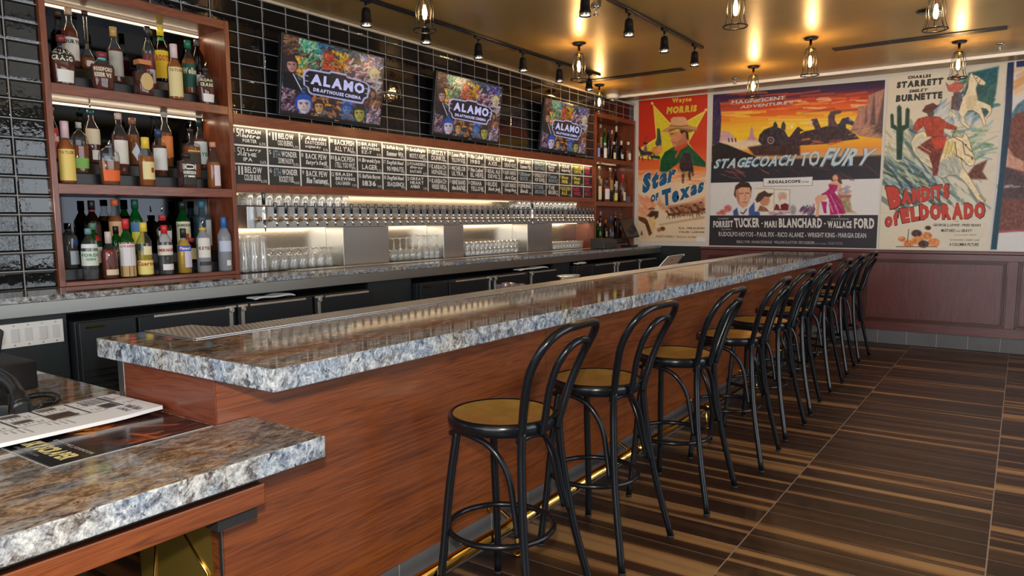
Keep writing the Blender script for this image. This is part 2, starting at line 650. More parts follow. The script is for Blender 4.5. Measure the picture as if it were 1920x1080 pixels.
# ------------------------------------------------------------------ lettering: one atlas of built-in glyph shapes
GL = {}


def make_glyphs():
    chars = "ABCDEFGHIJKLMNOPQRSTUVWXYZabcdefghijklmnopqrstuvwxyz0123456789.,-!?%'&#/:$"
    tmp = []
    for wgt, off in (('r', 0.0), ('b', 0.026), ('x', 0.050), ('u', 0.078)):
        for ch in chars:
            cu = bpy.data.curves.new('glyph', 'FONT')
            cu.body = ch
            cu.offset = off
            cu.resolution_u = 2
            ob = bpy.data.objects.new('glyph', cu)
            COL.objects.link(ob)
            tmp.append((wgt, ch, ob, cu))
    bpy.context.view_layer.update()
    dg = bpy.context.evaluated_depsgraph_get()
    for wgt, ch, ob, cu in tmp:
        me = bpy.data.meshes.new_from_object(ob.evaluated_get(dg))
        v = np.array([(p.co.x, p.co.y) for p in me.vertices]) if len(me.vertices) else np.zeros((0, 2))
        fs = [tuple(p.vertices) for p in me.polygons]
        GL[wgt, ch] = (v, fs, v[:, 0].min() if len(v) else 0, v[:, 0].max() if len(v) else 0.2)
        bpy.data.meshes.remove(me)
    for wgt, ch, ob, cu in tmp:
        bpy.data.objects.remove(ob)
        bpy.data.curves.remove(cu)


make_glyphs()


def layout(txt, wgt='b', track=0.06, shear=0.0, wiggle=0.0):
    """-> verts (N,2) with the ink box scaled to 0..1 x 0..1, faces, aspect"""
    x, V, Fs = 0.0, [], []
    nb = 0
    for ch in txt:
        if ch == ' ':
            x += 0.24
            continue
        if (wgt, ch) not in GL:
            ch = '.'
        v, fs, a, b = GL[wgt, ch]
        w = v.copy()
        w[:, 0] += x - a
        if wiggle:
            w[:, 1] += RNG.uniform(-wiggle, wiggle)
        V.append(w)
        Fs += [tuple(i + nb for i in f) for f in fs]
        nb += len(v)
        x += b - a + track
    V = np.concatenate(V)
    V[:, 0] += V[:, 1] * shear
    lo, hi = V.min(0), V.max(0)
    return (V - lo) / np.maximum(hi - lo, 1e-6), Fs, (hi[0] - lo[0]) / (hi[1] - lo[1])


def warp(V, quad):
    """quad: TL, TR, BR, BL"""
    TL, TR, BR, BL = [np.array(p, float) for p in quad]
    u, v = V[:, :1], V[:, 1:2]
    return (BL * (1 - u) + BR * u) * (1 - v) + (TL * (1 - u) + TR * u) * v


def letter(mb, txt, quad, place, mi=0, wgt='b', shear=0.0, track=0.06, bow=0.0):
    """letters fitted to a quad (2D or 3D), placed by place(points)->3D"""
    V, fs, _ = layout(txt, wgt, track, shear)
    P = warp(V, quad)
    if bow:
        P[:, 1] += bow * (1 - (2 * V[:, 0] - 1) ** 2)
    mb.add(place(P), fs, mi)


# ------------------------------------------------------------------ painting of printed pictures (numpy, colours in sRGB)
def vnoise(x, y, seed=0):
    xi, yi = np.floor(x).astype(int), np.floor(y).astype(int)
    fx, fy = x - xi, y - yi
    fx, fy = fx * fx * (3 - 2 * fx), fy * fy * (3 - 2 * fy)

    def h(a, b):
        n = (a * 374761393 + b * 668265263 + seed * 974634777) & 0x7fffffff
        n = ((n ^ (n >> 13)) * 1274126177) & 0x7fffffff
        return ((n ^ (n >> 16)) & 0xffff) / 65535.0
    return (h(xi, yi) * (1 - fx) + h(xi + 1, yi) * fx) * (1 - fy) + (h(xi, yi + 1) * (1 - fx) + h(xi + 1, yi + 1) * fx) * fy


class Canvas:
    """a grid of points over a quad given in picture units; TL, TR, BR, BL"""

    def __init__(s, quad, nx, ny, base=(255, 255, 255)):
        u, v = np.meshgrid(np.linspace(0, 1, nx), np.linspace(0, 1, ny))
        uv = np.stack([u.ravel(), 1 - v.ravel()], 1)
        P = warp(uv, quad)
        s.nx, s.ny, s.quad = nx, ny, quad
        s.x, s.y = P[:, 0], P[:, 1]
        s.c = np.tile(np.array(base, float), (len(P), 1))
        s.seed = 1

    def put(s, a, col):
        a = np.clip(a, 0, 1)[:, None]
        s.c = s.c * (1 - a) + np.array(col, float) * a

    def box(s, x0, y0, x1, y1, pad=4):
        return np.where((s.x > x0 - pad) & (s.x < x1 + pad) & (s.y > y0 - pad) & (s.y < y1 + pad))[0]

    def poly(s, pts, col, soft=0.8, a=1.0, tex=0.0, col2=None):
        pts = np.array(pts, float)
        lo, hi = pts.min(0), pts.max(0)
        I = s.box(lo[0], lo[1], hi[0], hi[1], 3 + soft)
        if not len(I):
            return
        x, y = s.x[I], s.y[I]
        ins = np.zeros(len(I), bool)
        d = np.full(len(I), 1e9)
        n = len(pts)
        for i in range(n):
            (x0, y0), (x1, y1) = pts[i], pts[(i + 1) % n]
            if y0 != y1:
                cr = ((y0 > y) != (y1 > y)) & (x < (x1 - x0) * (y - y0) / (y1 - y0) + x0)
                ins ^= cr
            L = (x1 - x0) ** 2 + (y1 - y0) ** 2 + 1e-9
            t = np.clip(((x - x0) * (x1 - x0) + (y - y0) * (y1 - y0)) / L, 0, 1)
            d = np.minimum(d, np.hypot(x - x0 - t * (x1 - x0), y - y0 - t * (y1 - y0)))
        al = np.clip(0.5 + np.where(ins, d, -d) / (2 * soft), 0, 1) * a
        s._blend(I, al, col, tex, col2, (lo[1], hi[1]))

    def _blend(s, I, al, col, tex, col2=None, yr=None):
        c = np.array(col, float)[None, :]
        if col2 is not None:
            t = np.clip((s.y[I] - yr[0]) / max(yr[1] - yr[0], 1e-6), 0, 1)[:, None]
            c = c * (1 - t) + np.array(col2, float)[None, :] * t
        if tex:
            s.seed += 1
            n = vnoise(s.x[I] / 3.0, s.y[I] / 4.5, s.seed) + 0.5 * vnoise(s.x[I] / 1.3, s.y[I] / 1.6, s.seed + 9) - 0.75
            c = c + n[:, None] * tex
        s.c[I] = s.c[I] * (1 - al[:, None]) + np.clip(c, 0, 255) * al[:, None]

    def ell(s, cx, cy, rx, ry, col, soft=0.8, a=1.0, rot=0.0, tex=0.0):
        m = max(rx, ry)
        I = s.box(cx - m, cy - m, cx + m, cy + m)
        dx, dy = s.x[I] - cx, s.y[I] - cy
        q = math.radians(rot)
        u, v = dx * math.cos(q) + dy * math.sin(q), -dx * math.sin(q) + dy * math.cos(q)
        r = np.hypot(u / rx, v / ry)
        d = (1 - r) * min(rx, ry)
        s._blend(I, np.clip(0.5 + d / (2 * soft), 0, 1) * a, col, tex)

    def line(s, pts, w, col, soft=0.7, a=1.0, tex=0.0):
        pts = np.array(pts, float)
        lo, hi = pts.min(0), pts.max(0)
        I = s.box(lo[0], lo[1], hi[0], hi[1], 3 + w)
        x, y = s.x[I], s.y[I]
        d = np.full(len(I), 1e9)
        for i in range(len(pts) - 1):
            (x0, y0), (x1, y1) = pts[i], pts[i + 1]
            L = (x1 - x0) ** 2 + (y1 - y0) ** 2 + 1e-9
            t = np.clip(((x - x0) * (x1 - x0) + (y - y0) * (y1 - y0)) / L, 0, 1)
            d = np.minimum(d, np.hypot(x - x0 - t * (x1 - x0), y - y0 - t * (y1 - y0)))
        s._blend(I, np.clip(0.5 + (w / 2 - d) / (2 * soft), 0, 1) * a, col, tex)

    def strokes(s, box, n, cols, ln, w, ang, a=0.7, jit=0.35):
        for k in range(n):
            x, y = RNG.uniform(box[0], box[2]), RNG.uniform(box[1], box[3])
            q = ang + RNG.uniform(-jit, jit)
            l = ln * RNG.uniform(0.5, 1.3)
            s.line([(x - l * math.cos(q) / 2, y - l * math.sin(q) / 2), (x + l * math.cos(q) / 2, y + l * math.sin(q) / 2)], w * RNG.uniform(0.6, 1.4), cols[RNG.integers(len(cols))], 0.8, a)

    def outline(s, pts, w=0.9, col=(70, 52, 44), a=0.75):
        s.line(list(pts) + [pts[0]], w, col, 0.5, a)

    def grain(s, amt, sx=2.0, sy=2.0):
        n = vnoise(s.x / sx, s.y / sy, 77) + vnoise(s.x / sx * 3.1, s.y / sy * 3.1, 78) - 1
        s.c = np.clip(s.c + n[:, None] * amt, 0, 255)

    def mesh(s, name, place, mat, parent, gain=1.0):
        P3 = place(np.stack([s.x, s.y], 1))
        o = OFF[parent]
        P3 = np.asarray(P3) - np.array(o)
        nx, ny = s.nx, s.ny
        i = np.arange((nx - 1) * (ny - 1))
        r, c = i // (nx - 1), i % (nx - 1)
        a = r * nx + c
        q = np.stack([a, a + nx, a + nx + 1, a + 1], 1)
        me = bpy.data.meshes.new(name)
        me.vertices.add(len(P3)); me.vertices.foreach_set('co', P3.astype(np.float32).ravel())
        me.loops.add(q.size); me.loops.foreach_set('vertex_index', q.ravel().astype(np.int32))
        me.polygons.add(len(q)); me.polygons.foreach_set('loop_start', np.arange(0, q.size, 4, dtype=np.int32))
        me.update(calc_edges=True)
        l = s.c / 255.0
        l = np.where(l <= 0.04045, l / 12.92, ((l + 0.055) / 1.055) ** 2.4) * gain
        at = me.attributes.new('print', 'FLOAT_COLOR', 'POINT')
        at.data.foreach_set('color', np.concatenate([l, np.ones((len(l), 1))], 1).astype(np.float32).ravel())
        me.materials.append(mat)
        ob = bpy.data.objects.new(name, me)
        COL.objects.link(ob)
        ob.parent = parent
        OFF[ob] = o
        return ob

# ------------------------------------------------------------------ the room shell
XW, YW, ZC = -4.58, 9.613, 3.08


def struct(name, mb, mats, parent=None, bevel=0.0, label=None):
    o = mb.build(name, mats, parent, bevel)
    setp(o, label=label, kind='structure')
    return o


struct('floor', MB().box(-5.2, 3.2, -2.8, 9.7, -0.10, 0.0), M_FLOOR, label='dark wood-look plank tile floor')
struct('ceiling', MB().box(-5.2, 3.2, -2.8, 8.838, ZC, ZC + 0.15).box(-5.2, 3.2, 8.838, 9.7, 3.135, ZC + 0.15), M_CEIL, label='glossy gold painted ceiling')
wb = MB()
wb.box(-5.05, XW, -2.8, 1.965, 0, ZC)
wb.box(-5.05, XW, 1.965, 3.160, 2.852, ZC)
wb.box(-5.05, XW, 3.160, 8.430, 2.243, ZC)
wb.box(-5.05, XW, 8.430, 9.60, 2.852, ZC)
wb.box(-5.05, XW, 1.965, 9.60, 0, 1.084)
wb.box(-5.10, -5.0, 1.965, 9.60, 1.084, 2.852)
struct('wall_back', wb, M_TILE, label='black glazed tile wall behind the bar')
wf = MB()
wf.box(-5.1, 3.2, YW, YW + 0.1, 1.112, 3.14, 0)
wf.box(-5.1, 3.2, YW, YW + 0.1, 0, 1.112, 1)
struct('wall_far', wf, [M_WHITE, M_DARKWALL], label='end wall, papered white above and dark below')
M_ROOM = plain('room_paint', (0.16, 0.13, 0.11), 0.7)
# right wall with window openings, and the wall behind the photographer
wr = MB()
for y0, y1, z0, z1 in ((-2.8, 1.8, 0, ZC), (7.4, 9.7, 0, ZC), (1.8, 7.4, 0, 0.5), (1.8, 7.4, 2.8, ZC)):
    wr.box(3.1, 3.2, y0, y1, z0, z1)
struct('wall_right', wr, M_ROOM)
wn_ = MB()  # unseen bars, added to break up the window light's reflection in the tiles
for y in (1.8, 2.72, 3.66, 4.6, 5.54, 6.48, 7.34):
    wn_.box(2.98, 3.06, y, y + 0.06, 0.5, 2.8)
for z in (0.5, 1.25, 2.74):
    wn_.box(2.98, 3.06, 1.8, 7.4, z, z + 0.06)
struct('window_bars_1', wn_, plain('window_bars_black', (0.01, 0.01, 0.01), 0.4), label='black bars added to the unseen window to break up its reflection')
wq = MB()
for x0, x1, z0, z1 in ((-5.2, -3.3, 0, ZC), (1.7, 3.2, 0, ZC), (-3.3, 1.7, 0, 0.6), (-3.3, 1.7, 2.9, ZC)):
    wq.box(x0, x1, -2.8, -2.7, z0, z1)
struct('wall_rear', wq, M_ROOM)
# bright edge trim on the ceiling close to the end wall
struct('trim_1', MB().box(-4.56, 3.1, 8.808, 8.8405, ZC - 0.030, ZC - 0.0005), srgb('trim_white', 248, 247, 243, 0.4), label='thin white trim line across the ceiling')
struct('trim_2', MB().box(-4.578, -4.560, 0.2, 9.60, ZC - 0.022, ZC - 0.002), srgb('trim_silver', 190, 180, 160, 0.35), label='pale edge trim where tile wall meets ceiling')
# end-wall base tiles and the wainscot
struct('baseboard_far', MB().box(-3.56, 3.1, 9.582, YW - 0.001, 0.001, 0.163), M_GTILE, bevel=0.002, label='grey tile base below the wainscot')
wa = MB()
wa.box(-3.545, 3.09, 9.572, 9.611, 0.163, 1.074, 0)
wain = struct('wainscot', wa, M_WAINS, label='reddish brown stained wainscot below the posters')
struct('wainscot_cap', MB().box(-3.565, 3.09, 9.548, 9.612, 1.076, 1.110), M_WAINH, wain, 0.008)
wr1 = MB()
for z0, z1 in ((1.005, 1.073), (0.165, 0.270)):
    wr1.box(-3.545, 3.09, 9.562, 9.573, z0, z1)
struct('wainscot_rail', wr1, M_WAINH, wain, 0.002)
ws = MB()
for a, b in ((-3.545, -3.44), (-1.56, -1.515), (-0.105, -0.01), (1.42, 1.52)):
    ws.box(a, b, 9.563, 9.5735, 0.27, 1.005)
struct('wainscot_stile', ws, M_WAINS, wain, 0.002)
for a, b in ((-3.44, -1.56), (-1.515, -0.105), (-0.01, 1.42)):
    m = MB()
    for k, (e, d) in enumerate(((0.0, 0.022), (0.016, 0.014), (0.030, 0.008))):
        x0, x1, z0, z1 = a + e, b - e, 0.27 + e, 1.005 - e
        w = 0.013
        m.box(x0, x1, 9.572 - d, 9.5725, z1 - w, z1); m.box(x0, x1, 9.572 - d, 9.5725, z0, z0 + w)
        m.box(x0, x0 + w, 9.572 - d, 9.5725, z0 + w, z1 - w); m.box(x1 - w, x1, 9.572 - d, 9.5725, z0 + w, z1 - w)
    struct('panel_moulding', m, plain('dark_moulding', (0.075, 0.020, 0.012), 0.3, coat=0.4), wain, 0.003)

# ------------------------------------------------------------------ bar counter
BZ = 1.113
bar = thing('bar_counter', 'long wooden bar with thick granite top along the row of stools', 'bar', (-2.1, 1.24, 0))
pts = [(-1.585, 1.183), (-1.585, 8.56), (-2.36, 8.56), (-2.36, 1.53), (-2.512, 1.53), (-2.512, 1.183)]
o = MB().prism(pts, BZ - 0.064, BZ, 0, 1).build('countertop', [M_GRAN, M_GEDGE], bar, 0.004)
o['label'] = 'polished granite top with rough chiselled edge'
MB().box(-1.985, -1.920, 1.231, 8.50, 0.160, BZ - 0.065).build('front_panel', M_OAK, bar, 0.002)
for y in (3.05, 5.35, 7.6):
    MB().box(-1.922, -1.9195, y, y + 0.004, 0.165, BZ - 0.07).build('panel_seam', plain('seam_shadow', (0.05, 0.014, 0.006), 0.6), bar)
MB().box(-1.98, -1.930, 1.235, 8.49, 0.001, 0.159).build('base_tile', M_GTILE, bar)
t = wood('end_panel_shaded_wood', (0.075, 0.018, 0.009), (0.135, 0.033, 0.015), (0.18, 0.048, 0.02), (1.1, 8, 12), 0.34, 0.25)  # bar wood coloured darker and cooler for the shade on this end
MB().box(-2.434, -1.9205, 1.228, 1.2305, 0.72, BZ - 0.065).box(-2.434, -1.987, 1.2305, 1.268, 0.72, BZ - 0.065).build('end_panel', t, bar, 0.002)
MB().box(-2.474, -2.436, 1.228, 1.27, 0.905, BZ - 0.065).build('corner_strip', M_STEEL, bar, 0.002)
bs = MB().box(-2.434, -1.945, 1.240, 1.268, 0.001, 0.718)
o = bs.build('brass_panel', M_BRASSP, bar, 0.002)
o['label'] = 'polished brass sheet with raised hexagons'
hx = MB()
for cx_, cz_ in ((-2.185, 0.345), (-2.185, 0.01), (-2.475, 0.178)):
    ring = [(cx_ + 0.17 * math.cos(a), 1.2385, cz_ + 0.168 * math.sin(a)) for a in [math.radians(60 * k + 20) for k in range(6)]]
    ring = [p for p in ring if p[0] > -2.43 and p[2] > 0.01]
    if len(ring) == 6:
        hx.tube(ring, 0.006, 8, True)
hx.build('embossed_hexagon', M_BRASS, o)
MB().box(-1.944, -1.926, 1.228, 1.240, 0.001, 0.70).build('corner_strip', M_STEEL, bar, 0.001)
MB().box(-2.345, -2.30, 1.55, 8.5, 0.001, BZ - 0.065).build('back_panel', M_STEEL, bar)
ub = MB().box(-2.80, -2.347, 1.6, 8.4, 0.86, 0.90)
o = ub.build('work_shelf', M_STEEL, bar, 0.003)
o['label'] = 'steel work shelf on the bartender side'


def mk_perf():
    t = NT('perforated_steel')
    tc = t.n('TexCoord'); sp = t.n('SeparateXYZ')
    t.t.links.new(tc.outputs['Object'], sp.inputs[0])
    P = 0.019
    ix = t.math('DIVIDE', sp.outputs[0], P)
    iy = t.math('ADD', t.math('DIVIDE', sp.outputs[1], P), t.math('MULTIPLY', t.math('MODULO', t.math('FLOOR', t.math('ADD', ix, 900)), 2.0), 0.5))
    fx = t.math('SUBTRACT', t.math('FRACT', t.math('ADD', ix, 900)), 0.5)
    fy = t.math('SUBTRACT', t.math('FRACT', t.math('ADD', iy, 900)), 0.5)
    d = t.math('SQRT', t.math('ADD', t.math('MULTIPLY', fx, fx), t.math('MULTIPLY', fy, fy)))
    hole = t.math('LESS_THAN', d, 0.30)
    return t.p(col=t.mix(hole, (0.74, 0.72, 0.69, 1), (0.012, 0.011, 0.010, 1)), metal=t.math('SUBTRACT', 1.0, hole), rough=0.36)


M_PERF = mk_perf()
tray = thing('drip_tray', 'long perforated steel drip tray along the bartender edge of the bar top', 'drip tray', (-2.28, 4.5, BZ))
dp = [(-2.205, 1.352), (-2.205, 7.9), (-2.352, 7.9), (-2.352, 1.55), (-2.505, 1.52), (-2.505, 1.352)]
MB().prism(dp, BZ + 0.0008, BZ + 0.0038).build('perforated_plate', M_PERF, tray)
rm = MB().box(-2.209, -2.199, 1.348, 7.9, BZ + 0.0008, BZ + 0.0045).box(-2.507, -2.209, 1.345, 1.353, BZ + 0.0008, BZ + 0.0045)
rm.build('rim', M_STEEL, tray, 0.001)

# foot rail
fr = thing('foot_rail', 'polished brass foot rail along the base of the bar', 'foot rail', (-1.77, 5, 0))
MB().tube([(-1.786, 1.30, 0.150), (-1.786, 8.47, 0.150)], 0.0255, 16).build('rail_tube', M_BRASS, fr)
for y in (1.38, 2.58, 3.78, 4.98, 6.18, 7.38, 8.40):
    b = MB()
    b.tube([(-1.9195, y, 0.19), (-1.912, y, 0.19)], 0.026, 16)
    b.tube([(-1.912, y, 0.19), (-1.86, y, 0.187), (-1.815, y, 0.163), (-1.792, y, 0.15)], 0.0085, 8)
    b.tube([(-1.786, y, 0.15), (-1.775, y, 0.06), (-1.770, y, 0.012)], 0.0085, 8)
    b.tube([(-1.770, y, 0.001), (-1.770, y, 0.011)], 0.022, 14)
    b.lathe([(0.0, -0.031), (0.031, -0.031), (0.031, 0.031), (0, 0.031)], (-1.786, y, 0.150), 16, axis=(0, 1, 0), caps=False)
    b.build('bracket', M_BRASS, fr)

# ------------------------------------------------------------------ low counter in the foreground
LZ = 0.900
low = thing('service_counter', 'low granite service counter in the foreground at the bar end', 'counter', (-2.2, 0.3, 0))
pl = [(-1.570, -0.95), (-1.570, 1.336), (-1.9175, 1.345), (-1.9175, 1.2265), (-2.478, 1.2265), (-2.478, 1.29), (-3.45, 1.29), (-3.45, -0.95)]
o = MB().prism(pl, LZ - 0.062, LZ, 0, 1).build('countertop', [M_GRAN, M_GEDGE], low, 0.004)
o['label'] = 'polished granite top with rough chiselled edge'
MB().box(-1.735, -1.700, -0.9, 1.2255, 0.708, 0.768).build('apron_rail', M_OAK, low, 0.003)
MB().box(-1.760, -1.725, -0.9, 1.2255, 0.770, LZ - 0.063).build('spacer_beam', M_BLACKMAT, low)
MB().box(-1.9175, -1.740, 1.10, 1.2245, 0.66, 0.766).build('support_bracket', M_BLACKMAT, low)
MB().box(-3.40, -2.40, -0.9, 1.05, 0.001, LZ - 0.063).build('base_cabinet', M_BLACKG, low)

# ------------------------------------------------------------------ back counter under the tile wall
KZ = 1.120
bk = thing('back_counter', 'granite-topped back counter with steel apron under the beer taps', 'counter', (-4.4, 5.6, 0))
pk = [(-4.130, 0.30), (-4.130, 9.605), (-4.850, 9.595), (-4.850, 1.975), (-4.575, 1.975), (-4.575, 0.30)]
o = MB().prism(pk, KZ - 0.032, KZ, 0, 1).build('countertop', [M_GRAN, mk_granite('back_counter_granite_edge', True)], bk, 0.003)
MB().box(-4.172, -4.134, 0.30, 9.60, 1.016, KZ - 0.033).build('apron', M_STEELH, bk, 0.002)
MB().box(-4.200, -4.174, 0.3, 1.82, 0.001, 1.05).build('dark_panel', M_DARKWALL, bk)
MB().box(-4.200, -4.174, 4.03, 4.52, 0.001, 1.05).build('dark_panel', M_DARKWALL, bk)
MB().box(-4.200, -4.174, 6.78, 7.14, 0.001, 1.05).build('dark_panel', M_DARKWALL, bk)
MB().box(-4.57, -4.50, 1.9, 9.58, 0.001, 1.08).build('dark_back', M_DARKWALL, bk)

# switch plate on the dark panel
sw = thing('switch_plate', 'white wall plate of five switches below the back counter', 'switch plate', (-4.173, 1.66, 0.925))
MB().box(-4.173, -4.166, 1.455, 1.800, 0.862, 0.985).build('plate', M_WHITEP, sw, 0.003)
for k in range(5):
    y = 1.50 + k * 0.0655
    s_ = MB().box(-4.166, -4.159 if k in (0, 1, 3) else -4.1645, y - 0.018, y + 0.018, 0.890, 0.958)
    q = s_.build('switch', srgb('switch_white', 204, 204, 204, 0.3), sw, 0.002)
    for z in (0.874, 0.973):
        MB().tube([(-4.1665, y, z), (-4.1635, y, z)], 0.0035, 8).build('screw', M_STEEL, q)

# ------------------------------------------------------------------ bottle coolers under the back counter
XF = -4.09


def cooler(label, y0, y1, splits):
    t = thing('bottle_cooler', label, 'cooler', (-4.3, (y0 + y1) / 2, 0), 'black bottle coolers under the back counter')
    MB().box(-4.49, XF - 0.03, y0, y1, 0.06, 0.966).build('cabinet', M_COOLER, t, 0.004)
    MB().box(-4.47, XF - 0.06, y0 + 0.02, y1 - 0.02, 0.001, 0.06).build('kick_plate', M_BLACKMAT, t)
    a, b = splits[0]
    g = MB().box(XF - 0.03, XF, a, b, 0.10, 0.960)
    gp = g.build('grille_panel', M_COOLER, t, 0.004)
    lv = MB()
    for k in range(17):
        z = 0.16 + k * 0.034
        lv.obox(((XF + 0.004), (a + b) / 2, z), (0.010, 0, -0.004), (0, (b - a) / 2 - 0.02, 0), (0.001, 0, 0.003))
    lv.build('louvre', plain('louvre_black', (0.022, 0.024, 0.027), 0.35), gp)
    MB().box(XF, XF + 0.002, a + 0.03, a + 0.13, 0.925, 0.937).build('badge', M_BRASS, gp)
    for k, (a, b) in enumerate(splits[1:]):
        d = MB().box(XF - 0.03, XF, a, b, 0.10, 0.955).build('door', M_COOLER, t, 0.005)
        h = MB().box(XF - 0.002, XF + 0.006, a + 0.09, b - 0.06, 0.944, 0.9575)
        h.build('handle_bar', M_HANDLE, d, 0.002)
        e = b - 0.03 if k == 0 else a + 0.03
        m = MB().box(XF, XF + 0.008, e - 0.012, e + 0.012, 0.60, 0.93)
        m.tube([(XF + 0.004, e, 0.935), (XF + 0.022, e, 0.935)], 0.016, 12)
        m.box(XF - 0.004, XF + 0.012, e - 0.035, e + 0.035, 0.948, 0.962)
        m.build('latch', M_HANDLE, d, 0.002)
    return t


cooler('black bottle cooler nearest the switch plate, left end of the back counter', 1.835, 4.02, [(1.845, 2.15), (2.165, 2.785), (2.81, 3.41), (3.435, 4.01)])
cooler('middle black bottle cooler under the beer taps', 4.535, 6.77, [(4.545, 4.90), (4.92, 5.54), (5.565, 6.17), (6.195, 6.76)])
cooler('farthest black bottle cooler under the point-of-sale tablet', 7.155, 9.40, [(7.165, 7.50), (7.52, 8.12), (8.145, 8.75), (8.775, 9.39)])


def towel(label, y, w, d=0.10):
    m = MB()
    n = 9
    vs, fs = [], []
    for i in range(n):
        for j in range(5):
            u, v = i / (n - 1), j / 4
            z = 0.991 + 0.008 * math.sin(u * 9 + v * 2) * (0.3 + v) + (0.004 if 0 < i < n - 1 else -0.006)
            vs.append((XF - 0.02 - d * v, y + (u - 0.5) * w + 0.012 * math.sin(v * 4), z))
    for i in range(n - 1):
        for j in range(4):
            fs.append((i * 5 + j, (i + 1) * 5 + j, (i + 1) * 5 + j + 1, i * 5 + j + 1))
    m.add(vs, fs, 0, True)
    o = m.build('bar_towel', M_TOWEL)
    s = o.modifiers.new('thick', 'SOLIDIFY'); s.thickness = 0.014; s.offset = -1
    o.modifiers.new('smooth', 'SUBSURF').levels = 1
    setp(o, label, 'towel', 'folded bar towels on the coolers')


towel('folded white bar towel on top of the left cooler', 3.12, 0.34)
towel('folded white bar towel on top of the middle cooler', 6.33, 0.55)
towel('small folded white bar towel on top of the farthest cooler', 7.32, 0.22, 0.06)

# ------------------------------------------------------------------ built-in shelf units
XS0, XSB = -4.550, -4.860


def shelf_unit(label, y0, y1, ywall, leds):
    t = thing('wall_shelf', label, 'shelf', (-4.7, (y0 + y1) / 2, KZ))
    w = 0.034
    for a in (y0, y1 - w):
        MB().box(XSB, XS0, a, a + w, KZ + 0.0005, 2.852).build('side_panel', M_POST, t, 0.003)
    for z0, z1 in ((2.792, 2.850), (2.222, 2.280), (1.657, 1.716), (KZ + 0.0005, 1.146)):
        MB().box(XSB, XS0 - 0.002, y0 + w, y1 - w, z0, z1).build('shelf_board', M_SHELF, t, 0.003)
    MB().box(-4.875, XSB, y0, y1, KZ + 0.0005, 2.85).build('back_mirror', M_MIRROR if leds == 2 else M_POST, t)
    for z in ((2.774, 2.204) if leds == 2 else (2.204,)):
        b = MB().box(XSB + 0.004, XSB + 0.020, y0 + w + 0.01, (y1 - w - 0.01) if leds == 2 else y0 + 0.45, z, z + 0.012)
        b.build('led_strip', M_LEDS, t)
    return t


su = shelf_unit('three-tier wooden wall shelf of liquor bottles left of the chalk menu board', 1.965, 3.160, True, 2)
su2 = shelf_unit('narrow wooden wall shelf of liquor bottles beside the star poster', 8.430, 9.600, True, 1)


def area_strip(name, loc, ln, w, energy, col, target, parent=None):
    return lamp(name, 'AREA', loc, energy, col, target=target, shape='RECTANGLE', size=w, size_y=ln)


for z, e in ((2.768, 0.9), (2.198, 0.9)):
    l = lamp('shelf_glow', 'AREA', (-4.83, 2.562, z), e, (1.0, 0.78, 0.52), shape='RECTANGLE', size=0.03, size_y=1.08)
    l.rotation_euler = (0, math.radians(-25), 0)
l = lamp('shelf_glow', 'AREA', (-4.80, 9.0, 2.198), 0.5, (1.0, 0.78, 0.52), shape='RECTANGLE', size=0.03, size_y=1.0)
l.rotation_euler = (0, math.radians(-25), 0)

# ------------------------------------------------------------------ chalk menu board
board = thing('menu_board', 'long chalkboard beer menu in a wooden frame above the taps', 'menu board', (-4.6, 5.8, 1.70))
MB().box(-4.72, XS0, 3.162, 8.428, 2.165, 2.241).build('top_rail', M_SHELF, board, 0.003)
MB().box(-4.85, XS0, 3.162, 8.428, 1.700, 1.757).build('bottom_rail', M_SHELF, board, 0.003)
slate = MB().box(-4.70, -4.600, 3.164, 8.426, 1.7575, 2.1645).build('slate', M_SLATE, board)
MB().box(-4.598, -4.585, 3.18, 8.41, 2.158, 2.1645).build('led_strip', M_LED, board)
l = lamp('board_glow', 'AREA', (-4.578, 5.8, 2.155), 4.5, (1.0, 0.70, 0.40), shape='RECTANGLE', size=0.015, size_y=5.2)
l.rotation_euler = (0, math.radians(35), 0)
YC = [3.166, 3.47, 3.766, 4.062, 4.358, 4.652, 4.947, 5.244, 5.541, 5.838, 6.136, 6.432, 6.730, 7.026, 7.320, 7.616, 7.912, 8.209, 8.424]
ZR = [2.1600, 2.0300, 1.8985, 1.7600]
ln_ = MB()
for y in YC[1:-1]:
    ln_.box(-4.5998, -4.5990, y - 0.006, y + 0.006, 1.760, 2.162)
for z in ZR[1:-1]:
    ln_.box(-4.5998, -4.5989, 3.168, 8.424, z - 0.006, z + 0.006)
ln_.build('grid_line', M_CHALK, slate)
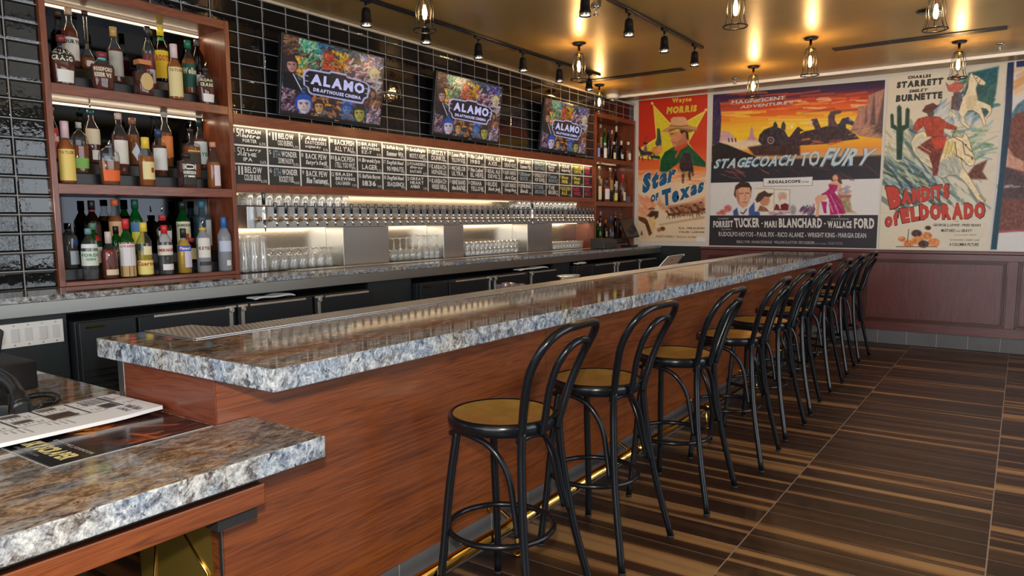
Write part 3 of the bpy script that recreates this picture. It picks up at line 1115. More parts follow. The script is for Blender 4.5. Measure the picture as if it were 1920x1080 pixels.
MENU = """512|PECAN/nitro/PORTER/6.5%;512|Larry/THE/IPA/5.6%;11|BELOW/COLOR BLIND/6.5%
11|BELOW/OSO BUENO/5.5%;8TH|WONDER/DOME FAUX'M/5.1%;8TH|WONDER/ROCKET FUEL/4.6%
|Austin/EASTCIDERS/original dry/5%;|BACK PEW/Satyr's Swill/7.2%;|BACK PEW/Blue Testament/5.0%
|BACKFISH/ALL Y'ALL/6.2%;|BACKFISH/I TELL YOU WUT/5.1%;|BRASH/BREWING/CALI GREEN/7.5%
|BRASH/BREWING/EZ-7/5%;|Brooklyn/LAGER/5.2%;|Buffalo Bayou/1836/5.9%
|Buffalo Bayou/Summer Wit/5%;|Dogfish Head/90 MINUTE/9%;|Dogfish Head/SEAQUENCH/4.9%
|EurekaHeights/MOSTLY ADEPT/6.0%;|FOUNDERS/Dirty/BASTARD/8.5%;|GREAT/HEART/AMBER/5.5%
|GRIZZLY/DUNKEL/7.5%;|KARBACH/HOPADILLO/6.6%;|KARBACH/WEISSE VERSA/5.2%
|Lone Pint/YELLOW ROSE/6.8%;|MICHELOB/ULTRA/4.2%;|NINE BAND/the BADGE/6%
|No Label/1980/5.2%;|No Label/EL HEFE/5.4%;|OMAHA/YELLOW/4.9%
|REAL ALE/AXIS/7%;|REAL ALE/DEVIL'S/5.1%;|RUDE/Black Jack/8%
|Rogue/DEAD GUY/6.5%;|SAINT ARNOLD/Art Car/7.1%;|SAINT ARNOLD/Orange Show/5%
|SAINT ARNOLD/Summer Pils/5%;|Shiner/BOCK/4.4%;|SPRING/Bock/4.5%
|SPINDLETAP/HEAVY HANDS/7%;|SPINDLETAP/HOP GUSHER/6%;|STONE/ARROGANT/7%
|Texas/BIG/TREE/5%;|Texas/BREAKFAST/6%;|THE/BRUERY/8%
|TEXAS/Imperial/9%;|Moon/Milk/5%;|GOLDEN/ALE/5%
|THE LAB/LEMON/5%;|Moon/Milk/5%;|RED/WINE/12%
|WINE/ROSE/12%;|PINOT/NOIR/13%;|HOUSE/MERLOT/13%"""
cells = [c for row in MENU.split('\n') for c in row.split(';')]
ch = MB()


def chalk_place(P):
    P = np.asarray(P, float)
    return np.stack([np.full(len(P), -4.5985), P[:, 0], P[:, 1]], 1)


for k, cell in enumerate(cells):
    c, r = k // 3, k % 3
    y0, y1, z1, z0 = YC[c] + 0.012, YC[c + 1] - 0.012, ZR[r] - 0.012, ZR[r + 1] + 0.010
    w, h = y1 - y0, z1 - z0
    mi = 0
    if k in (13, 14, 4, 5) or (36 <= k < 45 and k % 2):
        mi = 0 if k in (13,) else (1 if k > 35 else 0)
    if k in (46, 47, 48, 49):
        mi = 2
    if k in (50, 51, 52, 53):
        mi = 3

    def put(txt, a, b, p, q, m=mi, wgt='b', sh=0.0):
        ya, yb, zb, za = y0 + w * a, y0 + w * b, z1 - h * p, z1 - h * q
        if sh:
            wgt = 'x'
        letter(ch, txt, [(ya, zb), (yb, zb), (yb, za), (ya, za)], chalk_place, m, wgt, sh, 0.09)
    put(str(k + 1), 0.0, 0.035 * (1 + len(str(k + 1))), 0.05, 0.32, wgt='r')
    big, rest = cell.split('|')
    L = rest.split('/')
    pct = L.pop()
    x0 = 0.15
    if big:
        put(big, 0.13, 0.36 if len(big) > 2 else 0.27, 0.03, 0.55, 1 if big == '8TH' else mi, 'r')
        x0 = 0.40 if len(big) > 2 else 0.32
    n = len(L)
    for i, s_ in enumerate(L):
        p = 0.04 + i * (0.92 / n)
        q = p + 0.92 / n - 0.07
        a, b = (x0, 0.93) if (i == 0 or not big) else (0.30, 0.80 if i == n - 1 else 0.92)
        if n == 3 and i == 2:
            b = 0.72
        if len(s_) < 6:
            b = a + (b - a) * (0.30 + 0.11 * len(s_))
        sc_ = s_[0].isupper() and len(s_) > 1 and s_[1].islower() or s_ in ('nitro', 'the BADGE', 'original dry')
        put(s_, a, b, p, q, mi, 'b', 0.22 if sc_ else 0.0)
    put(pct, 0.80, 0.985, 0.80, 0.98, mi, 'r')
o = ch.build('chalk_lettering', [M_CHALK, M_CHALKB, M_CHALKY, M_CHALKP], slate)
o['label'] = 'hand-lettered list of beers in white, yellow and pink chalk marker'

# ------------------------------------------------------------------ beer tower in the niche below the board
tow = thing('beer_tower', 'long brushed steel beer tap tower on three pillars below the menu board', 'beer tower', (-4.7, 5.8, KZ))
XT = -4.600
MB().box(-4.8148, XT, 3.270, 8.393, 1.440, 1.599).build('tap_housing', M_STEEL, tow, 0.003)
for a, b in ((4.18, 4.71), (5.46, 5.77), (6.93, 7.46)):
    MB().box(-4.8148, XT - 0.003, a, b, KZ + 0.001, 1.439).build('pillar', M_STEEL, tow, 0.002)
nb = MB().box(-4.845, -4.815, 3.163, 8.395, KZ + 0.001, 1.699)
o = nb.build('back_panel', mk_steel('niche_back_steel', (0.50, 0.44, 0.35), 0.24, (30, 30, 1.0)), tow)
MB().box(-4.845, XS0, 8.396, 8.429, KZ + 0.001, 1.699).build('side_panel', M_POST, tow)
MB().box(-4.8145, -4.795, 3.20, 8.38, 1.688, 1.698).build('led_strip', M_LED, tow)
for a, b in ((3.18, 4.15), (4.74, 5.43), (5.80, 6.90), (7.49, 8.38)):
    MB().box(-4.812, -4.790, a, b, 1.4275, 1.4385).build('led_strip', M_LED, tow)
    l = lamp('niche_glow', 'AREA', (-4.625, (a + b) / 2, 1.436), 1.9 * (b - a), (1.0, 0.80, 0.58), parent=None, shape='RECTANGLE', size=0.03, size_y=b - a)
    l.rotation_euler = (0, math.radians(52), 0)
l = lamp('niche_glow', 'AREA', (-4.568, 5.8, 1.697), 4.0, (1.0, 0.78, 0.54), shape='RECTANGLE', size=0.02, size_y=5.1)
l.rotation_euler = (0, math.radians(52), 0)

ORD = ['first', 'second', 'third', 'fourth', 'fifth', 'sixth', 'seventh', 'eighth', 'ninth', 'tenth', 'eleventh', 'twelfth', 'thirteenth', 'fourteenth', 'fifteenth', 'sixteenth', 'seventeenth', 'eighteenth', 'nineteenth']


def ordn(k):
    if k <= 19:
        return ORD[k - 1]
    t, u = divmod(k, 10)
    b = ['twentieth', 'thirtieth', 'fortieth', 'fiftieth'][t - 2]
    s = ['twenty', 'thirty', 'forty', 'fifty'][t - 2]
    return b if u == 0 else s + '-' + ORD[u - 1]


def make_tap(tall):
    t = thing('beer_tap', 'tap', 'beer tap', (0, 0, 0), 'beer taps along the steel tower')
    zs = 0.0
    MB().tube([(0.0005, 0, zs), (0.010, 0, zs)], 0.021, 14).tube([(0.010, 0, zs), (0.060, 0, zs)], 0.0105, 12).build('shank', plain('warm_brass_shank', (0.62, 0.47, 0.30), 0.2, 1.0), t, local=True)
    x = 0.066
    if not tall:
        MB().lathe([(0.013, -0.014), (0.0145, 0.0), (0.014, 0.014), (0.009, 0.020), (0.0075, 0.034), (0.009, 0.040)], (x, 0, zs), 12).build('faucet_body', M_CHROME, t, local=True)
        MB().tube([(x + 0.002, 0, zs - 0.008), (x + 0.012, 0, zs - 0.025), (x + 0.018, 0, zs - 0.052)], [0.010, 0.0088, 0.0075], 10).build('spout', M_CHROME, t, local=True)
        MB().lathe([(0.0075, 0.038), (0.0105, 0.046), (0.0135, 0.115), (0.0132, 0.120), (0.009, 0.1225)], (x, 0, zs), 12).build('handle', plain('tap_handle_black', (0.006, 0.008, 0.013), 0.16, coat=0.6), t, local=True)
    else:
        MB().lathe([(0.012, -0.03), (0.014, 0.0), (0.0145, 0.06), (0.010, 0.075), (0.012, 0.085), (0.009, 0.105)], (x, 0, zs), 12).build('faucet_body', M_CHROME, t, local=True)
        MB().tube([(x, 0, zs - 0.028), (x + 0.006, 0, zs - 0.05), (x + 0.008, 0, zs - 0.088)], [0.008, 0.0065, 0.005], 10).build('spout', M_CHROME, t, local=True)
        MB().lathe([(0.0075, 0.103), (0.0105, 0.110), (0.0145, 0.182), (0.014, 0.188), (0.009, 0.190)], (x, 0, zs), 12).build('handle', plain('tap_handle_black', (0.006, 0.008, 0.013), 0.16, coat=0.6), t, local=True)
    return t


TAPX = [495, 516, 536, 555, 573, 592, 610, 626, 643, 659, 675, 690, 705, 720, 733, 748, 762, 775, 789, 801, 814, 825, 838, 850, 861, 872, 883, 894, 904, 915, 925, 934, 944, 953, 963.5, 972, 981, 990, 998, 1007, 1016, 1024, 1032, 1040, 1047, 1055, 1066, 1073, 1080, 1087, 1094, 1101, 1107, 1112]
proto = {False: None, True: None}
for k, px in enumerate(TAPX):
    tall = k in (0, 38)
    y = min(onx(px, 395, -4.534)[1], 8.372)
    lab = '%s beer tap from the left on the steel tower%s' % (ordn(k + 1), ', taller nitro style' if tall else '')
    loc = (XT, y, 1.506)
    if proto[tall] is None:
        proto[tall] = make_tap(tall)
        proto[tall].location = loc
        proto[tall]['label'] = lab
    else:
        copy_tree(proto[tall], loc, lab)

# ------------------------------------------------------------------ posters on the end wall
def on_wall(d):
    def f(P):
        Q3 = ony_many(P, YW - d)
        Q3[:, 2] = 1.115 + (Q3[:, 2] - 1.115) * (3.128 - 1.115) / (3.153 - 1.115)
        return Q3
    return f


def cr(x0, y0, s):
    return lambda pts: [(x0 + x / s, y0 + y / s) for x, y in pts]


def cgrad(cv, stops, u0=0, u1=1):
    v = 1 - cv.uv[:, 1]
    u = cv.uv[:, 0]
    vs = [a for a, _ in stops]
    c = np.stack([np.interp(v, vs, [b[k] for _, b in stops]) for k in range(3)], 1)
    m = ((v >= vs[0]) & (v <= vs[-1]) & (u >= u0) & (u <= u1))[:, None]
    cv.c = np.where(m, c, cv.c)


_init = Canvas.__init__


def _init2(s, quad, nx, ny, base=(255, 255, 255)):
    _init(s, quad, nx, ny, base)
    u, v = np.meshgrid(np.linspace(0, 1, nx), np.linspace(0, 1, ny))
    s.uv = np.stack([u.ravel(), 1 - v.ravel()], 1)


Canvas.__init__ = _init2


def poster(name, label, quad, nx, ny, base, paint, texts):
    c = np.mean(quad, 0)
    root = thing(name, label, 'poster', tuple(ony(c[0], max(q[1] for q in quad), YW - 0.001)))
    sheet = MB()
    f = list(on_wall(0.0035)(quad))
    b = [p + np.array([0, 0.003, 0]) for p in f]
    sheet.add(f + b, [(0, 3, 2, 1), (4, 5, 6, 7), (0, 1, 5, 4), (1, 2, 6, 5), (2, 3, 7, 6), (3, 0, 4, 7)])
    sheet.build('sheet', srgb('poster_paper', 222, 220, 212, 0.5), root)
    cv = Canvas(quad, nx, ny, base)
    paint(cv)
    cv.grain(3, 3.3, 2.7)
    cv.mesh('printed_picture', on_wall(0.0045), M_PRINT, root, 1.22)
    for t in texts:
        txt, q, rgb = t[:3]
        kw = dict(t[3]) if len(t) > 3 else {}
        d = kw.pop('d', 0.006)
        mb = MB()
        letter(mb, txt, q, on_wall(d), 0, **kw)
        mb.build('lettering', srgb('ink_%d_%d_%d' % rgb, *rgb, 0.5), root)
    return root


K1, K2 = cr(1180, 160, 6.75), cr(1180, 310, 6.75)


def horse(cv, x, y, s, col, flip=1, rider=None):
    """a small galloping horse, x,y at the chest, s = body length"""
    P = lambda pts: [(x + flip * a * s, y + b * s) for a, b in pts]
    cv.poly(P([(-.5, -.18), (-.1, -.2), (.3, -.28), (.5, -.62), (.62, -.66), (.85, -.42), (.8, -.34), (.58, -.4), (.5, -.1), (.4, .12), (.1, .16), (-.2, .12), (-.48, .14), (-.58, 0)]), col, 0.6, tex=18)
    for a, b in (((.35, .05), (.55, .5)), ((.25, .08), (.2, .6)), ((-.4, .05), (-.6, .5)), ((-.3, .08), (-.25, .58))):
        cv.line(P([a, ((a[0] + b[0]) / 2 + .06, (a[1] + b[1]) / 2), b]), s * .09, col, 0.5)
    cv.line(P([(-.52, -.1), (-.72, .02), (-.78, .25)]), s * .08, col, 0.6)
    if rider:
        cv.poly(P([(-.15, -.15), (-.12, -.62), (.12, -.62), (.16, -.15)]), rider, 0.6, tex=15)
        cv.ell(*P([(0, -.76)])[0], s * .11, s * .12, (150, 105, 80), 0.5)
        cv.poly(P([(-.22, -.82), (-.1, -.98), (.12, -.98), (.24, -.82)]), (60, 42, 36), 0.5)


def paint1(c):
    cgrad(c, [(0, (196, 50, 32)), (0.33, (204, 58, 32)), (0.50, (226, 120, 60)), (0.58, (226, 205, 175)), (1, (226, 208, 178))])
    star = K1([(300, 215), (512, 452), (728, 430), (978, 288), (748, 712), (972, 1025), (610, 972), (398, 1130), (386, 928), (118, 905), (120, 790), (340, 650)])
    c.poly(star, (250, 226, 110), 0.6)
    c.poly(K1([(312, 245), (512, 470), (728, 448), (948, 318), (730, 712), (948, 1008), (610, 955), (402, 1100), (398, 916), (150, 890), (150, 800), (350, 662)]), (222, 206, 52), 0.6, tex=10)
    for p in ((290, 205), (970, 288)):
        c.ell(*K1([p])[0], 2.4, 2.4, (245, 225, 120))
    c.poly(K1([(385, 1100), (395, 930), (450, 830), (560, 762), (740, 722), (810, 800), (965, 962), (965, 1025), (620, 972), (560, 1020), (450, 1110)]), (18, 84, 52), 0.7, tex=22)
    c.poly(K1([(285, 868), (385, 880), (392, 925), (270, 905)]), (20, 76, 50))
    c.poly(K1([(498, 575), (640, 556), (735, 585), (742, 700), (690, 740), (640, 765), (580, 772), (548, 745), (540, 702), (520, 682), (532, 655), (512, 622)]), (210, 145, 104), 0.7, tex=16)
    c.poly(K1([(600, 700), (735, 600), (742, 705), (640, 766), (585, 772)]), (170, 105, 76), 1.2, 0.7)
    c.poly(K1([(635, 545), (742, 545), (748, 610), (755, 690), (722, 650), (712, 575), (660, 600)]), (44, 32, 30))
    c.line(K1([(520, 602), (560, 595)]), 1.3, (60, 36, 30)); c.line(K1([(545, 705), (585, 712)]), 1.2, (150, 60, 50)); c.ell(*K1([(690, 615)])[0], 3, 6, (190, 120, 88))
    c.poly(K1([(395, 568), (500, 505), (520, 482), (735, 482), (862, 515), (855, 552), (760, 578), (690, 545), (600, 535), (500, 575)]), (196, 146, 100), 0.7, tex=10)
    c.poly(K1([(500, 540), (600, 520), (700, 530), (850, 548), (760, 578), (690, 545), (600, 535), (500, 575)]), (120, 80, 58), 1.0, 0.8)
    c.poly(K1([(518, 484), (526, 402), (560, 380), (690, 377), (725, 402), (742, 488), (640, 500)]), (220, 172, 126), 0.7, tex=8)
    c.line(K1([(520, 490), (640, 500), (742, 488)]), 2.2, (150, 105, 75))
    c.poly(K1([(352, 525), (386, 530), (408, 700), (402, 760), (352, 760), (328, 722), (350, 650)]), (58, 78, 88), 0.7, tex=18)
    c.ell(*K1([(345, 812)])[0], 10, 8, (216, 140, 76), tex=22); c.ell(*K1([(385, 790)])[0], 5, 7, (224, 160, 96))
    c.poly(K1([(550, 785), (740, 702), (736, 752), (650, 800), (590, 912), (574, 892), (612, 822)]), (196, 82, 50), 0.7, tex=20)
    x, y = K1([(205, 850)])[0]
    horse(c, x, y, 22, (72, 52, 62), -1, (120, 96, 110)); c.line(K1([(195, 690), (235, 620)]), 2, (110, 80, 70))
    c.poly(K1([(120, 930), (380, 935), (384, 1120), (118, 1120)]), (222, 100, 50), 1.5, 0.55)
    c.ell(*K2([(715, -10)])[0], 14, 24, (120, 130, 70), 4, 0.5)
    c.poly(K2([(640, -60), (690, -180), (770, -170), (800, -30), (820, 110), (800, 130), (770, 60), (780, 180), (755, 180), (740, 60), (700, 80), (690, 215), (665, 215), (660, 60), (635, 20)]), (56, 42, 50), 0.7, tex=30)
    c.strokes((1196, 318, 1324, 345), 50, [(236, 170, 110), (226, 130, 80), (240, 205, 160)], 26, 2.4, -0.05, 0.5, 0.2)
    c.strokes((1197, 368, 1222, 405), 40, [(222, 140, 100), (230, 160, 120)], 16, 4, 0.6, 0.5)
    c.poly(K2([(340, 480), (380, 400), (420, 470), (560, 500), (700, 480), (960, 390), (960, 560), (700, 600), (420, 560)]), (205, 140, 104), 3, 0.8, tex=30)
    c.poly(K2([(500, 520), (700, 480), (940, 470), (950, 600), (560, 640)]), (120, 78, 54), 3, 0.6, tex=40)
    for px, py, s in ((1258, 402, 13), (1268, 400, 13), (1278, 397, 13), (1286, 398, 12), (1303, 397, 16), (1314, 392, 15)):
        horse(c, px, py, s, (92, 58, 40) if s > 12 else (110, 72, 50), -1, (170, 120, 90))
    c.poly(K2([(380, 745), (950, 640), (950, 665), (560, 725), (390, 755)]), (150, 100, 70), 2, 0.6)
    c.ell(*K2([(283, 545)])[0], 5.5, 2.2, (70, 48, 36)); c.ell(*K2([(285, 562)])[0], 2.4, 3, (200, 140, 110))
    c.poly(K2([(215, 640), (280, 570), (370, 575), (365, 650), (310, 690), (240, 640)]), (72, 54, 46), tex=20)
    c.poly(K2([(240, 660), (320, 640), (330, 800), (300, 850), (260, 740)]), (226, 190, 130), tex=20)
    c.poly(K2([(112, 640), (200, 660), (230, 690), (290, 860), (250, 892), (200, 740), (120, 690)]), (104, 66, 42), tex=30)
    c.ell(*K2([(420, 800)])[0], 5, 4, (104, 66, 42)); c.ell(*K2([(375, 815)])[0], 4, 4, (180, 120, 80))
    c.poly(K2([(845, 905), (910, 898), (985, 945), (985, 1000), (845, 1000)]), (226, 228, 228))


def Q(k, *p):
    return k(p)


BLU, YEL, CRM = (16, 98, 150), (240, 208, 60), (238, 234, 224)
t1 = [('Wayne', Q(K1, (540, 138), (790, 118), (788, 196), (544, 216)), YEL, dict(wgt='x')),
      ('MORRIS', Q(K1, (472, 250), (856, 222), (856, 312), (468, 345)), YEL, dict(wgt='u', shear=0.12)),
      ('Star', Q(K2, (150, 95), (622, -45), (585, 190), (160, 368)), CRM, dict(wgt='u', shear=0.1, d=0.0055)),
      ('Star', Q(K2, (163, 100), (608, -32), (580, 180), (165, 358)), BLU, dict(wgt='u', shear=0.1, d=0.0065)),
      ('OF', Q(K2, (268, 372), (372, 332), (366, 432), (270, 470)), BLU, dict(wgt='u')),
      ('Texas', Q(K2, (392, 300), (965, 130), (945, 335), (425, 538)), CRM, dict(wgt='u', shear=0.1, d=0.0055)),
      ('Texas', Q(K2, (405, 308), (952, 145), (935, 325), (432, 526)), BLU, dict(wgt='u', shear=0.1, d=0.0065)),
      ('FLA - FERGUSON', Q(K2, (625, 780), (948, 782), (948, 806), (625, 804)), (50, 46, 44)),
      ('VALLIN - LARSON', Q(K2, (625, 828), (946, 832), (946, 856), (625, 852)), (50, 46, 44)),
      ('VINCENT M. FENNELLY - Thomas Carr - Dan Ullman', Q(K2, (335, 882), (850, 892), (850, 918), (335, 912)), (70, 62, 56), dict(wgt='r')),
      ('A', Q(K2, (140, 820), (172, 822), (170, 890), (142, 888)), (50, 46, 44), dict(wgt='x'))]
poster('poster', 'tall red western poster with a yellow star behind a cowboy raising a revolver', [(1198, 185.5), (1327, 172.6), (1322, 453), (1196, 452)], 150, 300, (226, 208, 178), paint1, t1)

A1, A2, A3, A4 = cr(1330, 140, 5.682), cr(1490, 140, 5.683), cr(1330, 310, 6.753), cr(1490, 310, 6.75)


def paint2(c):
    cgrad(c, [(0, (46, 38, 66)), (0.04, (66, 42, 78)), (0.075, (150, 60, 62)), (0.105, (214, 82, 48)), (0.16, (226, 108, 46)), (0.205, (238, 178, 52)), (0.27, (240, 206, 52)), (0.34, (238, 180, 48)), (0.40, (226, 150, 62)), (0.44, (200, 165, 130)), (0.455, (46, 42, 50)), (0.587, (40, 46, 60))])
    cgrad(c, [(0.587, (214, 218, 222)), (0.802, (214, 218, 222))])
    cgrad(c, [(0.802, (46, 42, 50)), (1, (46, 42, 50))])
    c.strokes((1360, 170, 1650, 205), 60, [(226, 100, 50), (240, 150, 60), (190, 60, 50), (90, 50, 70)], 60, 3, -0.09, 0.5, 0.1)
    c.strokes((1480, 180, 1630, 200), 14, [(250, 225, 150), (252, 236, 190)], 26, 2, -0.08, 0.7, 0.1)
    c.strokes((1370, 205, 1640, 250), 40, [(246, 216, 70), (240, 180, 50), (250, 230, 120)], 70, 4, -0.05, 0.5, 0.1)
    c.poly(A1([(40, 195), (100, 200), (118, 330), (128, 440), (115, 720), (30, 735)]), (52, 42, 84), 1.0, tex=26)
    c.poly(A1([(105, 720), (126, 582), (205, 584), (262, 640), (275, 705)]), (205, 168, 172), 0.8, tex=16)
    c.poly(A1([(330, 712), (395, 680), (428, 640), (440, 560), (450, 522), (464, 560), (476, 640), (540, 705)]), (186, 146, 158), 0.8, tex=16)
    c.poly(A1([(110, 700), (300, 680), (560, 690), (560, 760), (330, 790), (110, 730)]), (226, 214, 196), 2.5, 0.85, tex=16)
    for x in (205, 242, 278):
        c.line(A1([(x, 665), (x + 4, 700)]), 2.2, (60, 50, 60))
    c.poly(A1([(25, 745), (110, 708), (200, 735), (330, 790), (470, 850), (560, 905), (30, 1000)]), (32, 31, 38), 1.0, tex=14)
    c.poly(A1([(410, 760), (560, 735), (966, 725), (966, 850), (480, 850)]), (64, 44, 46), 2.0, tex=26)
    c.poly(A1([(522, 690), (535, 625), (585, 570), (690, 528), (800, 575), (840, 650), (966, 640), (968, 740), (760, 745), (560, 735)]), (50, 46, 58), 0.8, tex=34)
    for x in (698, 785):
        c.poly(A1([(x - 22, 560), (x - 12, 500), (x + 8, 480), (x + 30, 520), (x + 25, 575)]), (54, 56, 70), tex=24)
    c.ell(*A1([(655, 685)])[0], 6.5, 7, (176, 150, 146)); c.ell(*A1([(655, 685)])[0], 4.6, 5, (56, 48, 58)); c.ell(*A1([(655, 685)])[0], 1.5, 1.5, (176, 150, 146))
    c.ell(*A1([(880, 540)])[0], 2.6, 2.4, (252, 236, 190))
    c.poly(A1([(820, 690), (880, 620), (935, 545), (966, 545), (966, 660), (880, 720)]), (62, 44, 66), tex=26)
    D = (54, 42, 56)
    c.poly(A2([(-20, 660), (100, 590), (200, 570), (350, 530), (480, 508), (560, 560), (640, 612), (690, 668), (500, 695), (350, 722), (-20, 745)]), D, 0.8, tex=34)
    c.poly(A2([(-20, 605), (35, 540), (100, 580), (60, 592), (40, 645)]), D, tex=20)
    c.poly(A2([(148, 520), (180, 458), (238, 448), (285, 560), (222, 572), (195, 512)]), (70, 56, 70), tex=30); c.ell(*A2([(172, 498)])[0], 3, 5, (226, 200, 190), rot=30)
    c.poly(A2([(358, 525), (358, 420), (385, 375), (478, 358), (507, 368), (492, 392), (432, 410), (428, 470), (475, 545)]), (84, 62, 74), tex=30)
    c.poly(A2([(468, 512), (508, 450), (572, 433), (612, 470), (650, 505), (640, 537), (590, 516), (548, 510), (545, 570)]), (52, 50, 74), tex=26)
    c.ell(*A2([(595, 460)])[0], 3, 4, (200, 190, 200), 1, 0.6, -40)
    c.strokes((1500, 258, 1580, 268), 16, [(176, 84, 64), (200, 120, 90)], 12, 2.5, -0.15, 0.6, 0.2)
    c.poly(A2([(590, 590), (660, 430), (682, 318), (765, 303), (775, 330), (790, 200), (852, 172), (962, 128), (948, 560), (935, 668), (700, 640)]), (176, 130, 118), 0.9, tex=26)
    for q in ([(742, 520), (765, 310), (775, 480)], [(800, 520), (850, 180), (866, 520)], [(880, 500), (962, 130), (945, 640), (820, 620)]):
        c.poly(A2(q), (72, 60, 66), 2.0, 0.75, tex=20)
    c.strokes((1595, 235, 1650, 255), 24, [(150, 120, 90), (80, 70, 66), (200, 160, 110)], 14, 2, -0.25, 0.6, 0.2)
    c.strokes((1335, 312, 1460, 332), 14, [(190, 110, 90), (150, 80, 76)], 12, 2, 0.5, 0.6, 0.3)
    c.strokes((1470, 300, 1650, 335), 20, [(70, 44, 56), (110, 60, 64), (30, 60, 76)], 26, 3, 0.45, 0.5, 0.3)
    c.poly([A3([(685, 155)])[0], (1524, 329.5), (1523, 346.5), A3([(683, 258)])[0]], (222, 226, 230), 0.6)
    for q in ((A3([(685, 155)])[0], (1524, 329.5)), ((1524, 329.5), (1523, 346.5)), ((1523, 346.5), A3([(683, 258)])[0]), (A3([(683, 258)])[0], A3([(685, 155)])[0])):
        c.line(q, 0.7, (90, 92, 96), 0.4)
    S = (216, 168, 142)
    c.poly(A3([(310, 360), (330, 250), (400, 192), (500, 210), (537, 272), (525, 400), (330, 400)]), (62, 44, 38), tex=30)
    c.poly(A3([(335, 310), (400, 268), (512, 272), (527, 330), (512, 450), (472, 520), (420, 532), (370, 482), (340, 400)]), S, 0.7, tex=14)
    c.poly(A3([(335, 310), (372, 300), (385, 480), (430, 530), (370, 482), (340, 400)]), (170, 116, 96), 1.5, 0.8)
    for q in ([(385, 350), (430, 345)], [(460, 342), (505, 345)]):
        c.line(A3(q), 1.3, (70, 44, 38))
    c.line(A3([(450, 360), (462, 420), (440, 425)]), 0.9, (160, 100, 80)); c.line(A3([(415, 465), (475, 460)]), 1.2, (150, 70, 62))
    c.poly(A3([(300, 572), (352, 528), (372, 628), (306, 630)]), (58, 86, 146)); c.poly(A3([(500, 540), (570, 455), (578, 560), (640, 592), (640, 630), (500, 630)]), (62, 92, 156), tex=16)
    c.line(A3([(400, 590), (430, 610), (470, 550)]), 2, (70, 30, 36))
    c.poly(A3([(578, 285), (820, 282), (818, 578), (575, 578)]), (224, 220, 208)); c.poly(A3([(820, 298), (1022, 298), (1015, 566), (816, 570)]), (224, 222, 214))
    for q in ([(578, 285), (820, 282), (818, 578)], [(820, 298), (1022, 298), (1015, 566)]):
        c.line(A3(q), 0.7, (110, 108, 104), 0.4)
    c.poly(A3([(650, 430), (700, 395), (762, 388), (768, 450), (742, 502), (680, 512), (640, 470)]), (196, 138, 112), tex=14)
    c.poly(A3([(580, 425), (620, 350), (700, 310), (745, 345), (815, 345), (770, 392), (700, 390), (640, 452), (602, 466)]), (74, 54, 48), tex=12)
    c.poly(A3([(608, 577), (642, 500), (722, 532), (758, 580)]), (142, 98, 82), tex=20)
    c.ell(*A3([(925, 375)])[0], 9, 7, (190, 188, 184), tex=20); c.ell(*A3([(928, 415)])[0], 7, 9, (206, 160, 140), tex=14); c.ell(*A3([(935, 450)])[0], 6, 5, (220, 218, 214))
    c.poly(A3([(815, 562), (842, 482), (890, 500), (960, 470), (1006, 492), (1000, 566)]), (112, 36, 48), tex=16); c.poly(A3([(870, 470), (900, 480), (905, 545), (890, 545)]), (220, 218, 214))
    for x, y, r in ((235, 540, 7), (170, 590, 6), (115, 602, 3)):
        c.ell(*A3([(x, y)])[0], r, r * .9, (184, 76, 78), 2, 0.8, tex=40)
    c.strokes((1446, 396, 1478, 402), 14, [(120, 80, 100), (180, 120, 140)], 10, 2, 0.0, 0.5, 0.2)
    c.ell(*A3([(1060, 560)])[0], 6, 9, (120, 110, 120), 2, 0.6, tex=40)
    c.strokes((1500, 388, 1526, 400), 30, [(150, 70, 90), (70, 80, 120), (40, 50, 80)], 12, 2.5, -1.0, 0.6, 0.3)
    c.poly(A4([(458, 185), (480, 120), (530, 88), (580, 130), (602, 220), (570, 240), (545, 190), (490, 195)]), (92, 62, 52), tex=24)
    c.ell(*A4([(515, 152)])[0], 5, 6.5, S); c.line(A4([(500, 172), (525, 176)]), 1.2, (180, 50, 60))
    c.poly(A4([(440, 215), (480, 200), (560, 210), (590, 230), (602, 372), (572, 380), (550, 260), (440, 250)]), S, 0.7, tex=12)
    c.poly(A4([(425, 228), (480, 232), (545, 240), (540, 292), (505, 335), (600, 450), (650, 604), (450, 622), (432, 420), (330, 362), (400, 320), (440, 282)]), (168, 40, 108), 0.7, tex=26)
    c.strokes((1556, 370, 1582, 400), 14, [(206, 60, 130), (110, 24, 80), (230, 200, 215)], 22, 1.5, 1.15, 0.7, 0.15)
    c.poly(A4([(330, 372), (400, 365), (430, 420), (412, 620), (350, 610), (360, 430)]), (224, 218, 222), tex=20); c.poly(A4([(335, 450), (412, 455), (400, 520), (405, 600), (370, 600)]), (176, 40, 110), tex=20)
    c.poly(A4([(255, 412), (300, 366), (418, 382), (400, 425), (325, 452), (312, 560), (305, 640), (262, 645), (282, 520)]), S, 0.7, tex=12)
    c.poly(A4([(535, 365), (720, 362), (705, 410), (560, 412)]), (170, 110, 90), 1.2, tex=24); c.poly(A4([(570, 410), (700, 410), (720, 560), (780, 600), (640, 590)]), (150, 130, 90), 2.0, 0.8, tex=50)
    c.strokes((1572, 350, 1596, 362), 16, [(140, 150, 180), (190, 130, 120)], 12, 3, -0.5, 0.5, 0.4)


